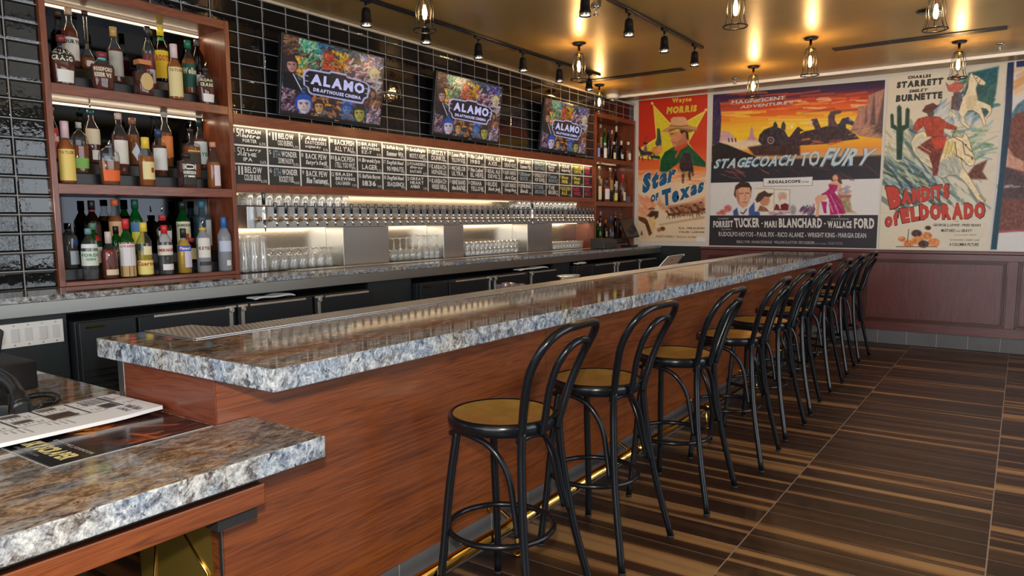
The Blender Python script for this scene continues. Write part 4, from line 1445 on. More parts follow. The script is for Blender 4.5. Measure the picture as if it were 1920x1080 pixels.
WHT, DKW, ICE = (226, 226, 226), (200, 200, 202), (206, 226, 236)
t2 = [('MAGNIFICENT', Q(A1, (235, 258), (810, 203), (812, 244), (235, 296)), WHT, dict(wgt='b', shear=.1)),
      ('ADVENTURE !!', Q(A1, (330, 312), (890, 255), (893, 292), (328, 344)), WHT, dict(wgt='b', shear=.15)),
      ('STAGECOACH', Q(A1, (65, 892), (935, 836), (905, 962), (40, 998)), (72, 130, 168), dict(wgt='u', shear=.2, d=.0055)),
      ('STAGECOACH', Q(A1, (62, 890), (932, 834), (900, 955), (42, 990)), ICE, dict(wgt='b', shear=.2, d=.0065)),
      ('TO', Q(A2, (70, 822), (275, 792), (262, 970), (46, 968)), (72, 130, 168), dict(wgt='x', shear=.12, d=.0055)),
      ('TO', Q(A2, (70, 822), (272, 792), (260, 960), (50, 960)), ICE, dict(wgt='b', shear=.12, d=.0065)),
      ('FURY', Q(A2, (335, 768), (888, 778), (800, 962), (262, 980)), (72, 130, 168), dict(wgt='u', shear=.2, d=.0055)),
      ('FURY', Q(A2, (335, 766), (885, 776), (798, 952), (266, 968)), ICE, dict(wgt='b', shear=.2, d=.0065)),
      ('REGALSCOPE', [A3([(752, 180)])[0], (1501, 335.6), (1501, 341.3), A3([(752, 222)])[0]], (52, 54, 58), dict(wgt='x')),
      ('PICTURE', [(1503.5, 338.2), (1516.5, 338), (1516.5, 341), (1503.5, 341.2)], (110, 112, 116)),
      ('A', [(1437.5, 339.5), (1439.5, 339.4), (1439.5, 342.2), (1437.5, 342.3)], (110, 112, 116)),
      ('STARRING', Q(A3, (108, 662), (243, 660), (243, 680), (108, 682)), DKW, dict(wgt='r')),
      ('FORREST', Q(A3, (50, 700), (300, 694), (297, 782), (50, 786)), WHT, dict(wgt='x')),
      ('TUCKER', Q(A3, (310, 662), (637, 659), (634, 783), (326, 786)), WHT, dict(wgt='x')),
      ('MARI', Q(A3, (700, 700), (852, 697), (852, 784), (697, 786)), WHT, dict(wgt='x')),
      ('BLANCHARD', [A3([(880, 664)])[0], A4([(347, 661)])[0], A4([(345, 790)])[0], A3([(880, 786)])[0]], WHT, dict(wgt='x')),
      ('CO-STARRING', Q(A4, (462, 664), (684, 664), (684, 684), (462, 684)), DKW, dict(wgt='r')),
      ('WALLACE', Q(A4, (415, 700), (722, 698), (720, 794), (417, 790)), WHT, dict(wgt='x')),
      ('FORD', Q(A4, (750, 664), (1010, 660), (1005, 801), (752, 796)), WHT, dict(wgt='x')),
      ('-', Q(A3, (660, 722), (678, 722), (678, 738), (660, 738)), WHT), ('-', Q(A4, (372, 725), (392, 725), (392, 742), (372, 742)), WHT),
      ('FEATURING', Q(A3, (152, 802), (275, 800), (275, 816), (152, 818)), DKW, dict(wgt='r')),
      ('RUDOLFO HOYOS - PAUL FIX - RICO ALANIZ - WRIGHT KING - MARGIA DEAN', [(1347.5, 434), (1624, 436.5), (1624, 446), (1347.5, 442.8)], DKW),
      ('EMILE LYON   IAN MACDONALD   WILLIAM CLAXTON   ERIC NORDEN', [(1381, 450.5), (1527, 452), (1527, 457.6), (1381, 455.8)], (172, 170, 174)),
      ('EARLE LYON and ERIC NORDEN', [(1508, 455), (1550, 455.6), (1550, 458.6), (1508, 458)], (150, 148, 152), dict(wgt='r')),
      ('RELEASED BY THE STUDIO', [(1553, 453.5), (1580, 454), (1580, 459), (1553, 458.5)], (150, 148, 152), dict(wgt='r'))]
poster('poster', 'wide western poster of a stagecoach racing under an orange sunset sky', [(1337.4, 174), (1660, 145.7), (1643, 465.8), (1329.5, 460)], 322, 316, (214, 218, 222), paint2, t2)

B1, B2, B3 = cr(1600, 60, 6), cr(1640, 250, 4.696), cr(1620, 90, 2.7)


def paint3(c):
    c.strokes((1668, 115, 1880, 465), 220, [(208, 202, 184), (222, 216, 200), (214, 210, 196)], 40, 8, -0.5, 0.3, 1.2)
    c.poly(B3([(530, 115), (684, 80), (668, 220), (640, 320), (560, 360), (500, 250)]), (24, 92, 110), 2.0, tex=30, col2=(40, 96, 78))
    c.strokes((1800, 140, 1866, 215), 40, [(30, 100, 112), (24, 70, 80), (60, 120, 90), (20, 60, 84)], 22, 4, -0.6, 0.6, 0.6)
    c.strokes((1752, 190, 1860, 232), 50, [(150, 176, 196), (196, 208, 214), (110, 146, 170), (214, 212, 200)], 24, 4, -0.9, 0.6, 0.5)
    c.strokes((1664, 300, 1775, 385), 60, [(40, 66, 72), (52, 84, 84), (70, 92, 84), (30, 50, 58)], 40, 7, 0.8, 0.6, 0.3)
    c.strokes((1700, 225, 1760, 300), 30, [(130, 150, 150), (90, 116, 120), (170, 176, 150)], 30, 8, 0.9, 0.5, 0.5)
    blue = [(96, 134, 150), (60, 98, 112), (170, 192, 200), (150, 168, 140), (188, 196, 150), (34, 70, 84), (206, 212, 206)]
    c.strokes((1664, 245, 1800, 370), 230, blue, 34, 4, 0.75, 0.65, 0.45)
    c.strokes((1790, 235, 1856, 300), 60, [(110, 150, 170), (150, 180, 150), (80, 130, 90), (200, 210, 200)], 30, 4, -0.1, 0.6, 0.4)
    c.strokes((1775, 330, 1850, 385), 60, [(206, 208, 196), (110, 130, 134), (214, 206, 184)], 34, 4, 0.85, 0.6, 0.3)
    c.poly(B3([(134, 330), (142, 322), (150, 330), (152, 378), (168, 390), (168, 290), (178, 278), (190, 290), (192, 385), (208, 380), (212, 300), (222, 292), (232, 304), (228, 395), (200, 412), (192, 560), (166, 560), (164, 410), (136, 395)]), (26, 64, 54), 1.2, tex=26)
    c.poly(B3([(520, 640), (560, 590), (625, 560), (600, 620), (625, 660), (540, 660)]), (100, 56, 42), 2.0, tex=40)
    W = (228, 216, 184)
    up = B1([(1075, 870), (1130, 790), (1210, 730), (1262, 680), (1290, 600), (1296, 520), (1312, 455), (1332, 432), (1348, 452), (1400, 470), (1470, 520), (1495, 545), (1476, 578), (1430, 570), (1400, 562), (1382, 610), (1394, 690), (1400, 745), (1470, 770), (1545, 806), (1560, 850), (1545, 905), (1505, 945), (1490, 930), (1525, 880), (1500, 845), (1440, 835), (1462, 900), (1484, 975), (1492, 1030), (1462, 1036), (1452, 985), (1415, 905), (1350, 862), (1290, 865), (1250, 930), (1262, 1000), (1320, 1060), (1290, 1072), (1215, 1010), (1190, 930), (1120, 960), (1080, 930)])
    c.poly(up, W, 0.9, tex=26)
    c.outline(up, 1.0, (84, 70, 60))
    c.poly(B1([(1300, 700), (1392, 690), (1400, 745), (1350, 850), (1290, 862), (1262, 780)]), (196, 180, 140), 2.0, 0.6, tex=30)
    c.line(B1([(1300, 470), (1270, 560), (1250, 650)]), 2.2, (176, 170, 120), 1.2, 0.7); c.ell(*B1([(1392, 492)])[0], 1.1, 1.0, (40, 30, 28)); c.line(B1([(1345, 455), (1410, 560)]), 0.9, (90, 56, 40)); c.line(B1([(1440, 500), (1410, 565)]), 0.9, (90, 56, 40))
    c.strokes((1776, 200, 1800, 222), 20, [(150, 176, 190), (110, 140, 160), (226, 222, 210)], 12, 2.4, 0.9, 0.6, 0.5)
    c.poly(B1([(1095, 510), (1110, 470), (1180, 452), (1215, 490), (1190, 520)]), (84, 54, 46)); c.ell(*B1([(1155, 515)])[0], 4, 4.5, (196, 140, 112))
    tq = B1([(1040, 545), (1080, 580), (1150, 540), (1225, 560), (1245, 600), (1170, 660), (1070, 640)])
    c.poly(tq, (196, 104, 92), tex=26); c.outline(tq, 0.8, (110, 50, 44))
    c.poly(B1([(1130, 660), (1210, 650), (1230, 740), (1190, 870), (1110, 850), (1120, 720)]), (86, 84, 96), tex=40); c.poly(B1([(1110, 700), (1135, 700), (1125, 850), (1100, 850)]), (110, 62, 48))
    H = (228, 216, 178)
    hs = B3([(236, 470), (262, 428), (300, 412), (345, 440), (400, 470), (440, 448), (470, 440), (500, 446), (508, 416), (524, 440), (538, 470), (548, 520), (564, 562), (556, 588), (532, 594), (508, 566), (490, 548), (496, 585), (512, 615), (540, 655), (560, 690), (590, 738), (618, 766), (600, 780), (572, 764), (540, 715), (505, 668), (470, 640), (430, 640), (400, 655), (380, 648), (350, 610), (290, 570), (250, 520)])
    c.poly(hs, H, 0.9, tex=30)
    c.poly(B3([(400, 560), (470, 540), (500, 600), (480, 650), (430, 640), (380, 648), (350, 600)]), (150, 164, 166), 2.5, 0.65, tex=40)
    c.poly(B3([(240, 470), (300, 430), (330, 500), (320, 580), (270, 545)]), (190, 196, 190), 2.5, 0.6, tex=30)
    c.strokes((1736, 275, 1800, 330), 40, [(160, 176, 186), (96, 120, 136), (236, 226, 190), (120, 92, 66)], 12, 1.6, 0.9, 0.5, 0.5)
    c.outline(hs, 1.1, (78, 62, 52))
    for k in range(16):
        x = 362 + k * 7
        c.line(B3([(x, 462 + (k % 3) * 6), (x - 14, 500 + (k % 4) * 10), (x - 22, 545 - (k % 5) * 6)]), 1.8, [(206, 186, 76), (176, 156, 60), (232, 220, 150)][k % 3], 0.8, 0.9)
    c.poly(B3([(265, 500), (305, 470), (350, 440), (420, 440), (404, 500), (385, 560), (372, 640), (350, 645), (345, 590), (330, 540)]), (118, 52, 46), 1.0, tex=40)
    c.line(B3([(270, 500), (300, 520), (330, 540)]), 1.6, (214, 196, 150)); c.line(B3([(282, 486), (310, 505), (338, 520)]), 1.2, (214, 196, 150))
    c.poly(B3([(338, 452), (420, 430), (405, 500), (360, 505)]), (190, 68, 48), 0.9, tex=26)
    bd = B3([(248, 405), (258, 372), (275, 350), (330, 335), (380, 340), (425, 372), (470, 392), (466, 408), (405, 398), (400, 440), (320, 440), (304, 385), (268, 415)])
    c.poly(bd, (172, 68, 50), 0.9, tex=34); c.outline(bd, 0.9, (92, 34, 32)); c.line(B3([(345, 345), (350, 380), (352, 435)]), 1.0, (110, 40, 36))
    c.ell(*B3([(338, 322)])[0], 6.5, 7, (84, 74, 78)); c.poly(B3([(294, 312), (312, 282), (350, 268), (372, 282), (386, 276), (350, 312), (318, 322)]), (98, 52, 46)); c.line(B3([(300, 305), (345, 296), (384, 278)]), 1.4, (60, 30, 30))
    c.line(B3([(466, 400), (448, 440), (500, 470), (545, 520)]), 1.3, (70, 46, 36)); c.line(B3([(500, 470), (510, 530), (545, 545)]), 1.3, (70, 46, 36)); c.line(B3([(460, 470), (470, 540), (500, 560)]), 1.6, (104, 60, 46))
    c.ell(*B3([(548, 552)])[0], 2.4, 3, (110, 90, 70)); c.ell(*B3([(516, 484)])[0], 1.7, 1.6, (40, 30, 28)); c.line(B3([(585, 742), (612, 772)]), 2.4, (150, 120, 80))
    for x, y, r in ((240, 930, 5), (370, 880, 7), (460, 900, 7), (520, 960, 8), (380, 940, 8), (300, 970, 7), (430, 975, 7), (470, 830, 4)):
        c.ell(*B2([(x, y)])[0], r * 1.4, r, [(212, 132, 72), (226, 176, 110), (70, 44, 40), (190, 84, 56)][int(x) % 4], 1.0, tex=50)
    c.line(B2([(300, 845), (288, 960)]), 1.2, (60, 44, 40)); c.line(B2([(190, 998), (548, 998)]), 1.6, (120, 80, 50))
    for v in (0.37, 0.79):
        I = np.abs((1 - c.uv[:, 1]) - v) < 0.002
        c.c[I] *= 0.94


BK, RD, RO = (48, 46, 46), (206, 64, 50), (60, 26, 28)
t3 = [('CHARLES', Q(B1, (615, 470), (878, 447), (875, 485), (613, 506)), BK, dict(wgt='u')), ('STARRETT', Q(B1, (494, 538), (1016, 486), (1006, 566), (486, 613)), BK, dict(wgt='u')),
      ('SMILEY', Q(B1, (632, 626), (850, 606), (838, 643), (626, 664)), BK, dict(wgt='x', shear=.1)), ('BURNETTE', Q(B1, (486, 690), (1004, 644), (1002, 726), (476, 769)), BK, dict(wgt='u'))]
for s_, q in (('B', [(97, 462), (228, 458), (232, 640), (138, 662)]), ('ANDITS', [(232, 488), (655, 436), (655, 564), (238, 624)]), ('of', [(92, 700), (206, 680), (208, 802), (96, 828)]), ('EL', [(218, 660), (388, 638), (392, 762), (246, 788)]), ('DORADO', [(394, 622), (972, 602), (970, 746), (402, 760)])):
    c_ = np.mean(q, 0)
    big = [tuple(c_ + (np.array(p) - c_) * np.array([1 + 16 / (max(a[0] for a in q) - min(a[0] for a in q)), 1.10])) for p in q]
    t3.append((s_, B2(big), RO, dict(wgt='u', d=0.0055)))
    t3.append((s_, B2(q), RD, dict(wgt='u', d=0.0068)))
t3 += [('with', Q(B2, (703, 765), (738, 765), (738, 775), (703, 775)), BK, dict(wgt='r')), ('GEORGE J. LEWIS - FRED SEARS', Q(B2, (515, 792), (936, 795), (936, 824), (515, 822)), BK, dict(shear=.1)), ('MUSTARD', Q(B2, (585, 840), (708, 840), (708, 867), (585, 866)), BK, dict(shear=.1)), ('and', Q(B2, (718, 848), (752, 848), (752, 867), (718, 867)), BK, dict(wgt='r')), ('GRAVY', Q(B2, (764, 841), (858, 842), (856, 868), (764, 868)), BK, dict(shear=.1)),
       ('Written by BARRY SHIPMAN', Q(B2, (700, 888), (895, 888), (895, 900), (700, 900)), BK, dict(wgt='r')), ('RAY NAZARRO - COLBERT CLARK', Q(B2, (664, 930), (924, 932), (924, 946), (664, 944)), BK, dict(wgt='r')), ('A COLUMBIA PICTURE', Q(B2, (656, 964), (918, 965), (915, 993), (656, 990)), BK, dict(shear=.1))]
poster('poster', 'cream western poster with a red-shirted rider on a white horse beside a cactus', [(1667, 140), (1889, 111.7), (1851, 469.5), (1647, 466.7)], 214, 340, (214, 208, 190), paint3, t3)


def paint4(c):
    c.strokes((1890, 110, 2090, 300), 60, [(222, 206, 176), (226, 190, 140), (230, 220, 200)], 60, 8, -0.4, 0.4, 0.4)
    c.strokes((1895, 125, 1990, 160), 30, [(226, 180, 120), (210, 150, 90)], 40, 6, -0.5, 0.5, 0.2)
    c.poly([(1893, 215), (1908, 192), (1935, 172), (1990, 150), (2060, 200), (2060, 330), (1950, 330), (1897, 290)], (86, 120, 140), 1.5, tex=34)
    c.poly([(1888, 232), (1905, 210), (1935, 200), (2000, 190), (2070, 240), (2070, 440), (1960, 430), (1872, 436), (1878, 345), (1888, 300)], (116, 70, 62), 1.5, tex=34)
    c.poly([(1884, 300), (1920, 330), (1990, 330), (1990, 380), (1880, 370)], (66, 54, 66), 2.5, 0.8, tex=30)
    c.poly([(1884, 262), (1900, 290), (1920, 300), (1920, 320), (1884, 310)], (196, 150, 130), 1.2, tex=30)
    c.strokes((1872, 345, 1960, 352), 14, [(206, 196, 190), (120, 90, 90)], 14, 3, -0.2, 0.6, 0.3)
    c.line([(1871, 435), (1900, 431), (1950, 434), (2060, 438)], 3, (176, 70, 96), 1.0)
    c.poly([(1889, 113), (1902, 111), (1897, 215), (1882, 345), (1869, 468), (1857, 468), (1873, 330), (1885, 190)], (30, 46, 84), 0.8, tex=10, col2=(14, 70, 84))
    c.poly([(1906, 110), (2090, 88), (2090, 102), (1906, 122)], (36, 44, 92))


poster('poster', 'pale poster with a dark blue left edge at the right end of the wall', [(1890, 112.3), (2088, 89), (2062, 477), (1857, 469.6)], 130, 240, (214, 214, 214), paint4, [])

# ------------------------------------------------------------------ three wall screens
TVQ = [(160, 145), (1135, 330), (1095, 1015), (130, 905)]


def invq(pts):
    q = [np.array(p, float) for p in TVQ]
    out = []
    for p in pts:
        uv = np.array([0.5, 0.5])
        for _ in range(12):
            u, v = uv
            f = (q[3] * (1 - u) + q[2] * u) * (1 - v) + (q[0] * (1 - u) + q[1] * u) * v - np.array(p)
            J = np.stack([(q[2] - q[3]) * (1 - v) + (q[1] - q[0]) * v, (q[0] * (1 - u) + q[1] * u) - (q[3] * (1 - u) + q[2] * u)], 1)
            uv = uv - np.linalg.solve(J, f)
        out.append(uv)
    return np.array(out)


def tv_paint(c):
    zones = [((160, 140, 330, 330), [(120, 84, 60), (60, 44, 40), (190, 150, 110), (140, 60, 50)]), ((300, 170, 480, 300), [(20, 130, 120), (40, 160, 150), (90, 190, 110), (200, 210, 170)]), ((470, 200, 860, 330), [(16, 70, 110), (30, 110, 150), (12, 40, 70), (50, 140, 170)]),
             ((860, 300, 1120, 430), [(70, 50, 170), (40, 90, 180), (120, 180, 190), (30, 40, 80)]), ((270, 360, 360, 560), [(230, 190, 50), (240, 220, 100), (220, 120, 40)]), ((300, 320, 520, 470), [(60, 150, 90), (40, 110, 80), (200, 190, 170), (170, 70, 60)]),
             ((520, 280, 640, 470), [(190, 60, 30), (220, 90, 30), (140, 40, 30)]), ((620, 290, 760, 480), [(230, 200, 30), (210, 170, 20), (180, 60, 30), (40, 34, 30)]), ((740, 370, 980, 560), [(150, 60, 70), (200, 190, 200), (120, 90, 130), (60, 50, 90), (210, 130, 130)]),
             ((130, 640, 260, 900), [(130, 90, 110), (190, 160, 180), (80, 40, 60), (160, 110, 130)]), ((150, 520, 330, 700), [(24, 24, 34), (40, 40, 60), (60, 110, 150)]), ((400, 740, 700, 940), [(200, 90, 40), (226, 150, 60), (90, 50, 40), (60, 60, 80)]),
             ((700, 760, 830, 960), [(40, 80, 150), (70, 130, 190), (160, 60, 60)]), ((920, 640, 1110, 860), [(130, 80, 50), (190, 130, 90), (60, 44, 50), (160, 90, 60)]), ((930, 840, 1100, 1010), [(180, 140, 140), (60, 70, 150), (210, 180, 170), (150, 60, 70)]), ((960, 420, 1110, 680), [(200, 190, 190), (150, 140, 150), (110, 100, 120)]), ((130, 870, 1095, 1015), [(50, 60, 76), (80, 90, 100), (120, 120, 120)])]
    for b, cols in zones:
        c.strokes(b, 70, cols, 46, 15, RNG.uniform(-1, 1), 0.75, 0.9)
    for b, cols in zones:
        c.strokes(b, 26, cols + [(235, 230, 235), (14, 12, 18)], 22, 4, RNG.uniform(-1, 1), 0.7, 1.2)

    def face(x, y, rx, ry, skin, hair, rot=0):
        dk = tuple(int(k * .55) for k in skin)
        md = tuple(int(k * .78) for k in skin)
        c.ell(x, y - ry * .14, rx * 1.22, ry * 1.10, hair, 4, rot=rot, tex=30)
        c.poly([(x - rx * .86, y - ry * .45), (x - rx * .3, y - ry * .66), (x + rx * .5, y - ry * .6), (x + rx * .9, y - ry * .35), (x + rx * .92, y + ry * .2), (x + rx * .62, y + ry * .78), (x + rx * .12, y + ry), (x - rx * .4, y + ry * .9), (x - rx * .84, y + ry * .3)], skin, 3, tex=34)
        c.poly([(x + rx * .15, y - ry * .5), (x + rx * .9, y - ry * .35), (x + rx * .9, y + ry * .25), (x + rx * .5, y + ry * .85), (x + rx * .15, y + ry), (x + rx * .3, y + ry * .3)], md, 6, .85, tex=30)
        c.poly([(x - rx * 1.0, y - ry * .4), (x - rx * .5, y - ry * .95), (x + rx * .6, y - ry * .95), (x + rx * 1.05, y - ry * .35), (x + rx * .5, y - ry * .52), (x - rx * .2, y - ry * .58)], hair, 3, tex=26)
        for q in (-1, 1):
            c.poly([(x + q * rx * .14, y - ry * .12), (x + q * rx * .4, y - ry * .24), (x + q * rx * .68, y - ry * .1), (x + q * rx * .4, y + ry * .0)], dk, 3, .9)
            c.ell(x + q * rx * .4, y - ry * .09, rx * .1, ry * .06, (24, 20, 24), 1.5)
            c.line([(x + q * rx * .12, y - ry * .2), (x + q * rx * .7, y - ry * .27)], 5, hair, 2)
        c.poly([(x - rx * .05, y - ry * .1), (x + rx * .16, y + ry * .3), (x - rx * .16, y + ry * .3)], md, 3)
        c.line([(x - rx * .14, y + ry * .32), (x + rx * .16, y + ry * .32)], 4, dk, 2)
        c.line([(x - rx * .32, y + ry * .56), (x + rx * .3, y + ry * .54)], 6, (112, 44, 46), 2)
        c.line([(x - rx * .2, y + ry * .7), (x + rx * .22, y + ry * .69)], 3, md, 2)
        c.strokes((x - rx, y - ry, x + rx, y + ry), 9, [dk, md, (230, 214, 204)], rx * .4, 2.5, 1.2, .5, .8)
    face(228, 445, 46, 68, (196, 140, 130), (54, 34, 36))
    c.poly([(150, 520), (250, 520), (330, 650), (300, 700), (150, 660)], (22, 22, 30), 4)
    c.line([(240, 530), (310, 680)], 10, (200, 205, 225), 2)
    face(330, 830, 66, 92, (214, 190, 196), (30, 74, 170))
    face(468, 850, 42, 70, (206, 156, 90), (60, 36, 34))
    face(740, 860, 44, 52, (90, 130, 180), (30, 70, 150))
    face(868, 905, 58, 78, (176, 166, 70), (44, 36, 30))
    face(1030, 510, 42, 66, (206, 180, 176), (206, 190, 110))
    face(1012, 690, 26, 36, (190, 130, 90), (34, 26, 28))
    out = [(325, 520), (345, 482), (370, 465), (565, 492), (590, 477), (735, 503), (750, 528), (940, 576), (978, 612), (962, 735), (925, 752), (905, 800), (880, 800), (700, 770), (610, 756), (395, 722), (372, 700), (362, 655), (328, 632)]
    c.poly(out, (188, 186, 232), 2.5)
    ctr = np.array([652, 632.0])
    c.poly([tuple(ctr + (np.array(p) - ctr) * np.array([0.952, 0.875])) for p in out], (26, 24, 34), 2.5)
    for a, b in (((345, 535), (372, 540)), ((343, 588), (370, 592)), ((935, 640), (965, 646)), ((930, 690), (962, 696))):
        c.line([a, b], 8, (188, 186, 232), 2)


tvc = Canvas(TVQ, 250, 150, (40, 36, 44))
tv_paint(tvc)
TVT, TVB = (-4.432, 2.836), (-4.500, 2.264)


def make_tv(label, y0):
    w = 1.035
    root = thing('wall_screen', label, 'television', (-4.47, y0, 2.264), 'lit televisions on the tile wall')
    ax = Vector((TVT[0] - TVB[0], 0, TVT[1] - TVB[1]))
    up = ax.normalized()
    nrm = Vector((up.z, 0, -up.x))
    h = ax.length
    mid = Vector(((TVT[0] + TVB[0]) / 2 + 0.0, 0, (TVT[1] + TVB[1]) / 2)) - Vector((-4.47, 0, 2.264))
    MB().obox(mid + Vector((0, w / 2, 0)) - nrm * 0.020, nrm * 0.019, (0, w / 2, 0), up * (h / 2)).build('housing', M_BEZEL, root, 0.004, local=True)
    MB().obox(mid + Vector((0, w / 2, 0)) - nrm * 0.042 - Vector((0.013, 0, 0)), (0.016, 0, 0), (0, 0.22, 0), (0, 0, 0.14)).build('wall_bracket', M_BLACKG, root, local=True)
    b = 0.013

    def place(uv, d):
        o = mid + nrm * d
        uv = np.asarray(uv)
        yy = b + uv[:, 0] * (w - 2 * b)
        zz = (uv[:, 1] - 0.5) * (h - 2 * b - 0.012) + 0.006
        return np.stack([o.x + up.x * zz, yy, o.z + up.z * zz], 1)
    OFF[root] = Vector((0, 0, 0))
    sc_ = tvc.mesh('screen', lambda P: place(tvc.uv, 0.001), M_SCREEN, root)
    for tx, qd in (('ALAMO', [(398, 512), (925, 592), (920, 702), (390, 618)]), ('DRAFTHOUSE CINEMA', [(418, 653), (885, 722), (882, 758), (415, 689)])):
        mb = MB()
        letter(mb, tx, invq(qd), lambda P: place(P, 0.003), 0, wgt='x', track=.10)
        mb.build('lettering', emis('screen_lavender_light', lin(190, 190, 236)[:3], 0.80), sc_, local=True)
    MB().box(0, 0.004, w / 2 - 0.02, w / 2 + 0.02, 0.004, 0.010).build('logo_plate', M_CHROME, root, local=True)
    return root


tv = make_tv('nearest and largest lit screen on the black tile wall', 3.510)
copy_tree(tv, (-4.47, 5.200, 2.264), 'middle of three lit screens on the black tile wall')
copy_tree(tv, (-4.47, 7.035, 2.264), 'farthest of three lit screens, beside the narrow bottle shelf')

# ------------------------------------------------------------------ bentwood bar stools (made of black tube), back towards +X
def make_stool():
    t = thing('bar_stool', 'stool', 'bar stool', (0, 0, 0), 'row of black bentwood bar stools')
    R, Z = 0.205, 0.780
    MB().lathe([(0.150, Z - 0.050), (R - 0.012, Z - 0.050), (R, Z - 0.042), (R + 0.003, Z - 0.022), (R, Z - 0.004), (R - 0.006, Z), (R - 0.014, Z), (R - 0.018, Z - 0.004), (0.16, Z - 0.012)], n=48, caps=False).build('seat_rim', M_BLACKM, t, local=True)
    s = MB().lathe([(R - 0.017, Z - 0.0030), (R - 0.03, Z - 0.006), (0.13, Z - 0.014), (0.07, Z - 0.0195), (0.0001, Z - 0.0215)], n=48, caps=False).build('seat', M_SEAT, t, local=True)
    s['label'] = 'dished antique gold seat'
    r = 0.0155
    for sy in (-1, 1):
        pts = spline([(-0.125, sy * 0.115, Z - 0.045), (-0.142, sy * 0.150, 0.50), (-0.152, sy * 0.180, 0.25), (-0.168, sy * 0.208, 0.012)], 6)
        l = MB().tube(pts, r, 12).build('leg', M_BLACKM, t, local=True)
        MB().tube([(-0.168, sy * 0.208, 0.001), (-0.168, sy * 0.208, 0.014)], r + 0.001, 12).build('foot_cap', M_BLACKMAT, l, local=True)
    for sy in (-1, 1):
        pts = spline([(0.168, sy * 0.131, Z - 0.02), (0.172, sy * 0.142, 0.62), (0.205, sy * 0.178, 0.34), (0.272, sy * 0.232, 0.012)], 7)
        l = MB().tube(pts, r, 12).build('leg', M_BLACKM, t, local=True)
        MB().tube([(0.272, sy * 0.232, 0.001), (0.272, sy * 0.232, 0.014)], r + 0.001, 12).build('foot_cap', M_BLACKMAT, l, local=True)

    def hoop(half, nm, rr):
        pts = half + [(a, -b, c) for a, b, c in half[::-1]]
        return MB().tube(spline(pts, 7), rr, 12).build(nm, M_BLACKM, t, local=True)
    X_ = lambda z, x0: x0 + 0.25 * (z - 0.77) + 1.0 * max(0.0, z - 0.88) ** 2
    hoop([(X_(z, 0.172), -w, z) for w, z in ((0.130, 0.715), (0.140, 0.78), (0.160, 0.86), (0.185, 0.96), (0.190, 1.03), (0.180, 1.080), (0.146, 1.115), (0.095, 1.130), (0.035, 1.133))], 'back_hoop', 0.0155)
    hoop([(X_(z, 0.214), -w, z) for w, z in ((0.054, 0.735), (0.062, 0.80), (0.078, 0.90), (0.086, 0.98), (0.080, 1.035), (0.058, 1.066), (0.025, 1.078))], 'inner_hoop', 0.0135)
    MB().tube([(-0.01 + 0.202 * math.cos(a), 0.202 * math.sin(a), 0.330) for a in np.linspace(0, 2 * math.pi, 41)[:-1]], 0.0115, 10, True).build('foot_ring', M_BLACKM, t, local=True)
    for sy in (-1, 1):
        a = [(-0.145, sy * 0.130, 0.705), (-0.11, sy * 0.150, 0.722), (-0.03, sy * 0.168, 0.722), (0.06, sy * 0.166, 0.690), (0.122, sy * 0.154, 0.600), (0.152, sy * 0.160, 0.480), (0.172, sy * 0.170, 0.385)]
        MB().tube(spline(a, 6), 0.0115, 10).build('arched_brace', M_BLACKM, t, local=True)
    a = [(0.158, -0.120, 0.722), (0.166, -0.05, 0.726), (0.168, 0.03, 0.700), (0.172, 0.100, 0.610), (0.180, 0.140, 0.470), (0.196, 0.165, 0.380)]
    MB().tube(spline(a, 6), 0.0115, 10).build('arched_brace', M_BLACKM, t, local=True)
    return t


stool = make_stool()
SY = [2.19, 2.915, 3.70, 4.49, 5.22, 5.95, 6.80, 7.60, 8.36]
SX = [-1.570, -1.560, -1.500, -1.465, -1.490, -1.525, -1.530, -1.560, -1.560]
SR = [2, -3, 1, 3, -2, 4, -1, 2, -3]
for k, (x, y, a) in enumerate(zip(SX, SY, SR)):
    lab = ['nearest black bar stool with a gold seat, first from the photographer', 'second black bar stool with a gold seat from the near end', 'third black bar stool with a gold seat from the near end', 'fourth black bar stool from the near end of the bar', 'middle black bar stool, fifth in the row of nine', 'sixth black bar stool from the near end of the bar', 'third from last black bar stool, seventh in the row', 'last but one black bar stool before the end wall', 'farthest black bar stool, standing nearest the wainscot'][k]
    if k == 0:
        stool.location = (x, y, 0); stool['label'] = lab; stool.rotation_euler = (0, 0, math.radians(a))
    else:
        copy_tree(stool, (x, y, 0), lab, rz=math.radians(a))


